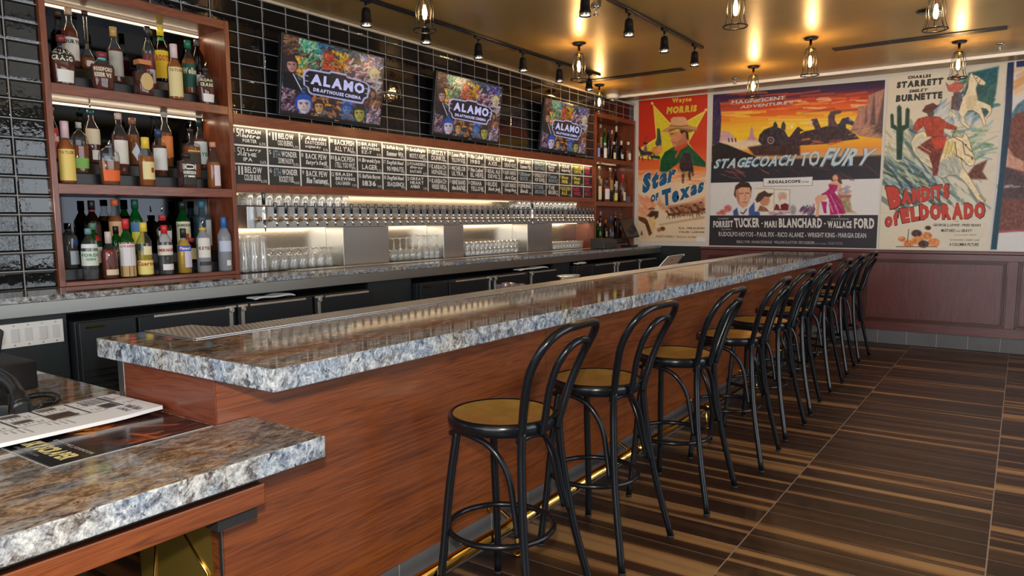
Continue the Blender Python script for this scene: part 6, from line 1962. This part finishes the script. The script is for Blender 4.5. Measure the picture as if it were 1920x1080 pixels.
bottle('tall bottle with pale neck band at the back of the narrow middle shelf', 2, 2, 1119, 1129, 311, 350, 'r', M_BGLASS, AMB, .5, (214, 200, 150), .55, .42, .14, (.2, .5, (206, 196, 150), dict(ang=1.0)), **K)
bottle('bottle with broad white label on the narrow middle shelf', 2, 0, 1130, 1143, 338, 376, 'r', M_BGLASS, AMB, .7, (90, 90, 120), .64, .38, .14, (.12, .6, (224, 226, 232), dict(ang=1.4)), **K)
bottle('gold-labelled amber bottle at the back of the narrow middle shelf', 2, 2, 1139, 1150, 315, 356, 'r', M_BGLASS, AMB, .6, (190, 160, 120), .56, .38, .14, (.1, .5, (190, 140, 90), dict(ang=1.2)), **K)
bottle('dark bottle with white label at the back right of the narrow middle shelf', 2, 2, 1150, 1158, 318, 356, 'r', M_GDARK, RED, .6, (60, 46, 46), .56, .38, .14, (.1, .5, (226, 224, 224), dict(ang=1.2)), **K)
bottle('bottle with yellow and grey label in the middle of the narrow middle shelf', 2, 0, 1149, 1158, 345, 377, 'r', M_BGLASS, YLW, .4, (226, 200, 150), .66, .4, .14, (.1, .5, (222, 212, 120), dict(ang=1.3)), (.52, .66, (60, 76, 80), dict(ang=1.3)), **K)
bottle('bottle with bright red capsule at the right of the narrow middle shelf', 2, 0, 1161, 1173, 327, 378, 'r', M_BGLASS, RED, .45, (206, 40, 50), .56, .36, .22, (.06, .36, (220, 210, 190), dict(ang=.8)), **K)
bottle('green bottle at the far left of the narrow bottom shelf', 3, 1, 1117, 1124, 414, 455, 'r', M_GGREEN, GRN, .7, (180, 150, 110), .6, .4, .14, (.1, .3, (30, 80, 50), dict(ang=1.2)), **K)
bottle('second green bottle with clear neck on the narrow bottom shelf', 3, 0, 1120, 1129, 418, 460, 'r', M_GGREEN, GRN, .7, (206, 214, 206), .6, .4, .14, (.06, .3, (190, 200, 206), dict(ang=1.2)), **K)
bottle('bottle with pink cap and red collar at the back of the narrow bottom shelf', 3, 2, 1122, 1129, 396, 440, 'r', M_GDARK, RED, .7, (226, 160, 170), .6, .4, .18, (.6, .72, (180, 60, 40), dict(ang=3.1)), **K)
bottle('slim brown bottle with a gold neck on the narrow bottom shelf', 3, 1, 1131, 1139, 412, 452, 'r', M_GDARK, AMB, .7, (196, 130, 60), .58, .4, .18, (.12, .4, (214, 190, 150), dict(ang=1.0)), **K)
bottle('large pear-shaped tequila bottle with blue collar behind the receipt printer', 3, 1, 1138, 1151, 405, 452, 'r', M_BGLASS, CLR, .5, (60, 96, 150), .48, .42, .3, (.1, .3, (150, 160, 206), dict(ang=1.2)), **K)
bottle('dark bottle with thin pale neck, right of the blue-collared bottle on the narrow bottom shelf', 3, 2, 1150, 1157, 400, 440, 'r', M_GDARK, RED, .7, (206, 160, 120), .6, .36, .2, None, None, True, **K)
bottle('black bottle with a pink pourer beside the tablet on the narrow bottom shelf', 3, 1, 1160, 1167, 402, 450, 'r', M_GDARK, RED, .7, (216, 150, 150), .58, .36, .2, None, None, True, **K)
MB().box(-4.64, -4.575, 9.40, 9.53, 1.7175, 1.80).build('small_box', srgb('grey_violet_card', 96, 90, 110, 0.5), None, 0.003)
setp(bpy.data.objects['small_box'], 'small grey-violet box at the right end of the narrow middle shelf', 'box')

# ------------------------------------------------------------------ glassware
GP = {
    'rocks': [(0.033, 0.0), (0.0345, 0.02), (0.036, 0.086), (0.0345, 0.088), (0.0335, 0.075), (0.0001, 0.072)],
    'pilsner': [(0.037, 0.0), (0.036, 0.05), (0.031, 0.13), (0.025, 0.20), (0.024, 0.225), (0.031, 0.245), (0.032, 0.262), (0.0001, 0.264)],
    'snifter': [(0.030, 0.0), (0.036, 0.035), (0.0375, 0.065), (0.032, 0.095), (0.018, 0.112), (0.0085, 0.122), (0.0085, 0.135), (0.028, 0.150), (0.036, 0.155), (0.0001, 0.157)],
    'wine': [(0.030, 0.0), (0.038, 0.03), (0.038, 0.06), (0.026, 0.092), (0.007, 0.108), (0.0042, 0.125), (0.0042, 0.185), (0.010, 0.196), (0.036, 0.201), (0.0001, 0.203)],
    'flute': [(0.030, 0.0), (0.033, 0.05), (0.028, 0.095), (0.008, 0.125), (0.0042, 0.14), (0.0042, 0.205), (0.010, 0.216), (0.034, 0.221), (0.0001, 0.223)],
    'tumbler': [(0.0315, 0.0), (0.033, 0.02), (0.034, 0.066), (0.032, 0.068), (0.031, 0.055), (0.0001, 0.052)],
    'small': [(0.029, 0.0), (0.0305, 0.02), (0.033, 0.088), (0.031, 0.090), (0.030, 0.078), (0.0001, 0.075)],
}
gproto = {}


def glassware(kind, name, cat, group, X, Y, z, label):
    if kind not in gproto:
        o = MB().lathe(GP[kind], (0, 0, 0), 20, caps=False).build(name, M_GLASS)
        gproto[kind] = o
    else:
        o = gproto[kind].copy()
        COL.objects.link(o)
    o.location = (X, Y, z)
    setp(o, label, cat, group)


def mat(label, x0, x1, y0, y1, z, m=None):
    o = MB().box(x0, x1, y0, y1, z + 0.0005, z + 0.0065).build('bar_mat', m or M_BLACKMAT)
    setp(o, label, 'bar mat', 'black rubber bar mats')


HZ = 1.5995
mat('black mat under the glasses at the left end of the tap tower', -4.79, -4.605, 3.28, 4.95, HZ)
mat('black mat under the glasses at the right end of the tap tower', -4.79, -4.605, 6.55, 8.37, HZ)
ROWN = ['front', 'back']
for r_, X in enumerate((-4.648, -4.740)):
    for k in range(12):
        glassware('rocks', 'rocks_glass', 'glass', 'rocks glasses on the left of the tap tower', X, 3.325 + k * 0.0835 + 0.02 * r_, HZ + 0.007, '%s clear glass from the left, %s row, left half of tap tower' % (ordn(k + 1), ROWN[r_]))
    ya, yb = onx(970, 385, -4.65)[1], onx(1075, 390, -4.65)[1]
    nn = 14
    for k in range(nn):
        glassware('rocks', 'rocks_glass', 'glass', 'rocks glasses on the right of the tap tower', X, ya + (yb - ya) * k / (nn - 1) + 0.02 * r_, HZ + 0.007, '%s clear glass from the left, %s row, right half of tap tower' % (ordn(k + 1), ROWN[r_]))
for a, b, nm in ((3.19, 4.14, 'tall beer glasses left of the first pillar'), (4.74, 5.43, 'wine glasses between the first two pillars'), (5.80, 6.88, 'stacked tumblers between the second and third pillars'), (7.49, 8.30, 'small glasses right of the third pillar')):
    mat('black mat under the %s' % nm, -4.80, -4.56, a, b, KZ)
MZ = KZ + 0.007
for r_, X in enumerate((-4.610, -4.688, -4.766)):
    for k in range(3):
        glassware('pilsner', 'pilsner_glass', 'glass', 'tall upturned beer glasses', X, 3.235 + k * 0.082, MZ, '%s tall upturned beer glass from the left, %s row of the left niche' % (ordn(k + 1), ['front', 'middle', 'back'][r_]))
    for k in range(7 if r_ < 2 else 6):
        glassware('snifter', 'snifter_glass', 'glass', 'upturned snifter glasses', X, 3.495 + k * 0.088, MZ, '%s upturned snifter from the left, %s row beside the tall beer glasses' % (ordn(k + 1), ['front', 'middle', 'back'][r_]))
for k in range(5):
    glassware('wine', 'wine_glass', 'glass', 'upturned wine glasses', -4.635, 4.80 + k * 0.083, MZ, '%s upturned wine glass from the left, front row between pillars' % ordn(k + 1))
    glassware('wine', 'wine_glass', 'glass', 'upturned wine glasses', -4.735, 4.83 + k * 0.083, MZ, '%s upturned wine glass from the left, back row between pillars' % ordn(k + 1))
for r_, X in enumerate((-4.640, -4.730)):
    for k in range(3):
        glassware('flute', 'tall_wine_glass', 'glass', 'taller upturned wine glasses', X, 5.245 + k * 0.076, MZ, '%s taller upturned wine glass from the left, %s row before middle pillar' % (ordn(k + 1), ROWN[r_]))
for lv in range(2):
    for r_, X in enumerate((-4.620, -4.700)):
        for k in range(12):
            glassware('tumbler', 'tumbler', 'glass', 'stacked tumblers between the pillars', X, 5.86 + k * 0.078 + 0.01 * r_, MZ + 0.0695 * lv, '%s tumbler from the left, %s layer, %s row by third pillar' % (ordn(k + 1), ['lower', 'upper'][lv], ROWN[r_]))
for r_, X in enumerate((-4.620, -4.695)):
    for k in range(10):
        glassware('small', 'small_glass', 'glass', 'small glasses right of the third pillar', X, 7.54 + k * 0.072, MZ, '%s small glass from the left, %s row right of third pillar' % (ordn(k + 1), ROWN[r_]))
# perforated steel strip on the back counter
o = MB().box(-4.545, -4.38, 3.55, 8.35, KZ + 0.0008, KZ + 0.004).build('counter_drip_tray', M_PERF, None)
setp(o, 'perforated steel drip tray on the back counter below the beer taps', 'drip tray')

# ------------------------------------------------------------------ things on the bartender side of the bar
for k, (px, py) in enumerate(((955, 534), (971, 530.5), (996, 533))):
    q = onz(px, py, 1.085)
    q[0] = (-2.70, -2.745, -2.64)[k]
    o = MB().lathe([(0.036, 0.001), (0.038, 0.01), (0.043, 0.182), (0.041, 0.182), (0.036, 0.015), (0.0001, 0.012)], (q[0], q[1], 0.90), 20, caps=False).build('plastic_cup', M_PURPLE)
    setp(o, ['left tinted plastic cup peeping over the back of the bar', 'rear tinted plastic cup peeping over the back of the bar', 'right tinted plastic cup peeping over the back of the bar'][k], 'cup', 'tinted plastic cups on the work shelf')
q = onz(1066, 526.5, 1.09)
t = MB().lathe([(0.060, 0.001), (0.066, 0.18), (0.075, 0.186), (0.072, 0.190), (0.0001, 0.192)], (-2.68, q[1] * 2.68 / abs(q[0]), 0.90), 24, caps=False, sy=1.5).build('steel_container', M_STEEL)
setp(t, 'lidded steel container peeping over the back edge of the bar', 'container')
# order tablet on a stand, seen from behind
t = thing('order_tablet', 'order tablet on a tilted stand behind the far part of the bar', 'tablet', (-2.66, 6.6, 0.90))
p1, p2 = ony(1254, 482, 6.60), ony(1282, 478, 6.64)
p3 = min((ony(1229, 503, 6.60 - 0.01 * k) for k in range(80)), key=lambda p: abs((p2 - p1) @ (p1 - p)))
ux, uz = Vector(p2 - p1), Vector(p1 - p3)
HW, HH = ux.length / 2, uz.length / 2
ux.normalize(); uz = (uz - ux * uz.dot(ux)).normalized(); un = ux.cross(uz)
c = Vector(p1) + ux * HW - uz * HH
MB().obox(c, ux * HW, uz * HH, un * 0.007).build('tablet_body', plain('tablet_shell', (0.02, 0.022, 0.024), 0.3), t, 0.004)
m = MB()
m.obox(c + uz * (HH + 0.003), ux * (HW + 0.005), uz * 0.0035, un * 0.009)
m.obox(c - ux * (HW + 0.003), ux * 0.0035, uz * (HH + 0.003), un * 0.009)
m.build('silver_edge', srgb('pale_silver', 206, 212, 218, 0.3), t)
dsk = MB()
pts_ = [c + uz * (HH * .93) + ux * (HW * .25 + HW * .62 * math.cos(a)) + uz * (HW * .75 * math.sin(a)) for a in np.linspace(math.pi, 2 * math.pi, 17)]
for L in ([p + un * 0.0095 for p in pts_], [p - un * 0.0095 for p in pts_]):
    dsk.add(L, [tuple(range(len(L)))])
dsk.build('stand_plate', M_SHELF, t)
ft = Vector((c.x - 0.01, c.y + 0.06, 0.905))
MB().tube([c + un * 0.012, (c + ft) / 2, ft], 0.012, 10).box(ft.x - 0.06, ft.x + 0.06, ft.y - 0.06, ft.y + 0.06, 0.9005, 0.908).build('stand', M_BLACKG, t)

# point-of-sale tablet and receipt printer at the end of the back counter
t = thing('sales_tablet', 'black tilted point-of-sale tablet at the end of the back counter', 'tablet', (-4.28, 8.75, KZ))
q4 = [onx(1158, 408, -4.40), onx(1183, 407, -4.33), onx(1200.5, 442, -4.20), onx(1178, 447.5, -4.25)]
q4 = [np.array(p) for p in q4]
cc = sum(q4) / 4
e1 = (q4[1] - q4[0] + q4[2] - q4[3]) / 4; e2 = (q4[0] - q4[3] + q4[1] - q4[2]) / 4
e2 = e2 - e1 * (e1 @ e2) / (e1 @ e1)
nn_ = np.cross(e1, e2); nn_ /= np.linalg.norm(nn_)
if nn_ @ (np.array([0, 0, 1.5]) - cc) < 0:
    nn_ = -nn_
MB().obox(cc - nn_ * 0.012, e1, e2, nn_ * 0.010).build('tablet_body', M_BLACKG, t, 0.003)
MB().obox(cc - nn_ * 0.001, e1 * 0.93, e2 * 0.90, nn_ * 0.0014).build('screen', plain('dark_glass_screen', (0.035, 0.028, 0.024), 0.06), t)
MB().tube([cc - nn_ * 0.02, cc - nn_ * 0.06 - np.array([0, 0, 0.06]), (cc[0] - 0.02, cc[1] + 0.05, KZ + 0.02)], 0.016, 10).box(cc[0] - 0.10, cc[0] + 0.07, cc[1] - 0.05, cc[1] + 0.13, KZ + 0.001, KZ + 0.022).build('stand', M_BLACKG, t, 0.003)
t = thing('receipt_printer', 'dark grey receipt printer on the back counter left of the tablet', 'printer', (-4.30, 8.32, KZ))
a_, b_ = onz(1133, 461, KZ), onz(1169, 459, KZ)
y_a, y_b = 8.10, 8.46
MB().prism([(-4.44, KZ + 0.001), (-4.24, KZ + 0.001), (-4.24, KZ + 0.085), (-4.30, KZ + 0.125), (-4.44, KZ + 0.125)], y_a, y_b, axis='y').build('body', plain('printer_grey', (0.035, 0.038, 0.042), 0.45), t, 0.008)
MB().box(-4.42, -4.31, y_a + 0.10, y_b - 0.10, KZ + 0.1255, KZ + 0.129).build('paper_slot', srgb('brown_slot', 90, 72, 50), t)

# ------------------------------------------------------------------ things on the low counter
t = thing('card_terminal', 'black point-of-sale terminal with printer base at the left edge of the low counter', 'terminal', (-3.02, 1.0, LZ))
zt = onx(71, 675, -2.89)[2]
MB().box(-3.22, -2.890, 0.62, 1.150, LZ + 0.001, zt).build('printer_base', plain('terminal_black', (0.010, 0.010, 0.011), 0.35), t, 0.004)
MB().tube([(-3.03, 1.02, zt), (-3.03, 1.02, zt + 0.03)], 0.022, 14).build('neck', M_STEEL, t)
MB().prism([(0.80, zt + 0.022), (1.075, zt + 0.012), (1.095, zt + 0.105), (1.07, zt + 0.125), (0.80, zt + 0.135)], -3.16, -2.99, axis='x').build('display_housing', plain('terminal_black', (0.010, 0.010, 0.011), 0.35), t, 0.006)
MB().obox((-3.10, 0.98, zt + 0.215), (0.006, 0, 0), (0, 0.10, -0.03), (0, 0.02, 0.075)).build('customer_display', srgb('display_grey', 120, 126, 134, 0.2), t, 0.003)

t = thing('desk_phone', 'black desk telephone with a coiled cord on the low counter', 'telephone', (-2.62, 0.93, LZ))
q0, q1, q2, q3 = onz(-12, 699, 1.00), onz(18, 716, 0.99), onz(34, 738, 0.975), onz(41, 758, 0.950)
MB().tube(spline([q0, q1, q2, q3], 8), [0.018 + 0.004 * abs(math.cos(i / 24 * math.pi)) for i in range(25)], 14).build('handset', plain('phone_black', (0.012, 0.013, 0.015), 0.3), t)
MB().tube([onz(36, 752, 0.955), onz(44, 768, 0.934)], [0.024, 0.027], 16).build('handset_cup', plain('phone_black', (0.012, 0.013, 0.015), 0.3), t)
qa, qb, qc, qd = onz(-40, 790, LZ), onz(18, 786, LZ), onz(22, 762, LZ), onz(-40, 752, LZ)
MB().prism([tuple(qa[:2]), tuple(qb[:2]), tuple(qc[:2]), tuple(qd[:2])], LZ + 0.001, LZ + 0.045).build('phone_body', plain('phone_black', (0.012, 0.013, 0.015), 0.3), t, 0.006)
path = spline([onz(x, y, LZ + 0.010) for x, y in ((30, 774), (50, 772), (72, 765), (84, 755), (104, 752), (107, 744), (92, 740), (70, 741), (52, 745))], 40)
coil = []
for i, p in enumerate(path):
    d = (path[min(i + 1, len(path) - 1)] - path[max(i - 1, 0)])
    d.z = 0
    d.normalize()
    s_ = Vector((-d.y, d.x, 0))
    a = i * 0.95
    coil.append(p + s_ * 0.0075 * math.cos(a) + Vector((0, 0, 0.0085 * math.sin(a))))
MB().tube(coil, 0.0024, 6).build('coiled_cord', plain('phone_black', (0.012, 0.013, 0.015), 0.3), t)


def sheet(name, label, cat, x0, x1, y0, y1, z0, z1, nx, ny, paint, texts, mt, curl=0.0):
    root = thing(name, label, cat, ((x0 + x1) / 2, (y0 + y1) / 2, z0))
    q = [(x0, y1), (x1, y1), (x1, y0), (x0, y0)]
    cv = Canvas([(0, 100), (100, 100), (100, 0), (0, 0)], nx, ny, (222, 222, 226))
    cv.y = cv.uv[:, 1] * 100
    paint(cv)

    def zc(u, v):
        return z1 + curl * np.exp(-((v - 1) / 0.12) ** 2) * (0.4 + 0.6 * u)

    def place(P, d=0.0):
        P = np.asarray(P, float) / 100
        return np.stack([x0 + (x1 - x0) * P[:, 0], y0 + (y1 - y0) * P[:, 1], zc(P[:, 0], P[:, 1]) + d], 1)
    m = MB()
    g = np.array([[(u, v) for v in np.linspace(0, 1, 25)] for u in np.linspace(0, 1, 5)]).reshape(-1, 2)
    topv = place(g * 100, -0.0004)
    botv = topv.copy(); botv[:, 2] = np.maximum(botv[:, 2] - (z1 - z0), z0)
    n = 25
    fs = []
    for i in range(4):
        for j in range(24):
            a = i * n + j
            fs.append((a, a + n, a + n + 1, a + 1)); fs.append((a + 125, a + 126, a + n + 126, a + n + 125))
    for i in range(4):
        for j in (0, 24):
            a, b = i * n + j, (i + 1) * n + j
            fs.append((a, b, b + 125, a + 125) if j else (b, a, a + 125, b + 125))
    for i in (0, 4):
        for j in range(24):
            a, b = i * n + j, i * n + j + 1
            fs.append((b, a, a + 125, b + 125) if i == 0 else (a, b, b + 125, a + 125))
    m.add(np.concatenate([topv, botv]), fs)
    m.build('paper', M_PAPER, root)
    cv.mesh('printed_picture', lambda P: place(cv.uv * 100, 0.0), mt, root, 1.15)
    for tx, qd, rgb, kw in texts:
        mb = MB()
        letter(mb, tx, qd, lambda P: place(P, 0.0006), 0, **kw)
        mb.build('lettering', srgb('ink_%d_%d_%d' % rgb, *rgb, 0.4), root)


def p_menu(c):
    # text runs across the sheet, pictures in a grid of panels
    D = (34, 33, 38)
    for y in np.arange(4, 92, 14.5):
        c.poly([(3, y), (60, y), (60, y + 0.9), (3, y + 0.9)], D, 0.3)
        for k, x in enumerate((4, 33)):
            ph = int(y * 7 + k * 3) % 3
            if ph != 1:
                c.poly([(x + 1, y + 2.0), (x + 13, y + 2.0), (x + 13, y + 9.5), (x + 1, y + 9.5)], (96, 90, 88), 0.4, tex=90)
            for j in range(6):
                c.line([(x + 15, y + 3 + j * 1.7), (x + 15 + 9 * ((j * 37 % 10) / 14 + .35), y + 3 + j * 1.7)], 0.5, (80, 80, 88), 0.25)
        c.poly([(30.5, y), (31.5, y), (31.5, y + 14.5), (30.5, y + 14.5)], D, 0.3)
    c.poly([(2, 4), (3.2, 4), (3.2, 92), (2, 92)], D, 0.3)
    c.poly([(60, 4), (61.2, 4), (61.2, 84), (60, 84)], D, 0.3)
    c.poly([(34, 62), (58, 62), (58, 73), (34, 73)], (74, 56, 44), 0.4, tex=40)
    c.poly([(36, 84), (58, 84), (58, 91), (36, 91)], (120, 120, 128), 0.3); c.poly([(38, 85), (56, 85), (56, 90), (38, 90)], (60, 60, 68), 0.3, tex=60)
    for j in range(9):
        c.line([(6, 82 + j * 1.5), (30, 82 + j * 1.5)], 0.6 if j % 2 else 0.9, (60, 60, 70), 0.25)
    for y in (10, 26, 42, 58):
        for j in range(4):
            c.line([(66, y + j * 2.4), (66 + 22 * ((j * 53 % 10) / 16 + .4), y + j * 2.4)], 0.5, (110, 110, 118), 0.25)


sheet('menu_sheet', 'folded white printed menu with grey panels on the low counter', 'menu', -2.470, -2.168, 0.52, 1.205, LZ + 0.0105, LZ + 0.022, 130, 260, p_menu, [('Vanilla Shake', [(64, 94), (92, 94), (92, 90), (64, 90)], (70, 64, 84), dict(shear=.25)), ('& SPECIALS', [(66, 89), (88, 89), (88, 86.5), (66, 86.5)], (70, 64, 84), {})], M_PRINT, 0.006)


def p_fly(c):
    c.c[:] = (20, 15, 17)
    c.strokes((10, 35, 95, 100), 120, [(70, 30, 26), (100, 46, 30), (46, 26, 30), (30, 22, 28)], 30, 4, 1.2, 0.6, 0.5)
    c.strokes((15, 70, 95, 100), 60, [(60, 34, 34), (40, 28, 34), (110, 70, 60), (28, 20, 24)], 16, 2.0, 1.5, 0.6, 0.4)
    c.strokes((5, 42, 45, 62), 40, [(220, 130, 30), (236, 170, 60), (180, 80, 24), (120, 50, 20)], 9, 3, 1.4, 0.6, 0.9)
    c.strokes((45, 45, 95, 70), 26, [(170, 80, 40), (200, 120, 50), (120, 52, 36)], 14, 2.4, 1.3, 0.6, 0.7)
    c.poly([(30, 46), (55, 44), (66, 58), (52, 72), (34, 66)], (44, 36, 32), 3, 0.9, tex=20)
    c.line([(40, 70), (66, 88)], 4, (150, 84, 60), 2.0); c.line([(60, 60), (90, 64)], 2.5, (206, 110, 40), 1.5, 0.8)
    c.poly([(0, 0), (100, 0), (100, 30), (0, 34)], (16, 13, 16), 4, 0.85)
    c.poly([(0, 0), (1.6, 0), (1.6, 100), (0, 100)], (150, 160, 170), .3); c.poly([(98.6, 0), (100, 0), (100, 100), (98.6, 100)], (120, 126, 132), .3); c.poly([(0, 0), (100, 0), (100, 0.8), (0, 0.8)], (120, 126, 132), .3)


sheet('movie_flyer', 'dark glossy film flyer with fiery scene lying beside the menu', 'flyer', -2.215, -1.915, 0.772, 1.212, LZ + 0.001, LZ + 0.0022, 110, 150, p_fly,
      [('SKYSCRAPER', [(12, 20), (90, 20), (88, 9), (10, 9)], (232, 216, 150), dict(wgt='x', shear=.05)), ('DWAYNE JOHNSON', [(22, 27), (92, 27), (92, 23.5), (22, 23.5)], (196, 190, 186), dict(wgt='b', track=.3)), ('COMING SOON TO THIS CINEMA', [(14, 6.5), (60, 6.5), (60, 4.5), (14, 4.5)], (140, 136, 134), dict(wgt='r'))], M_GLOSSPRINT)
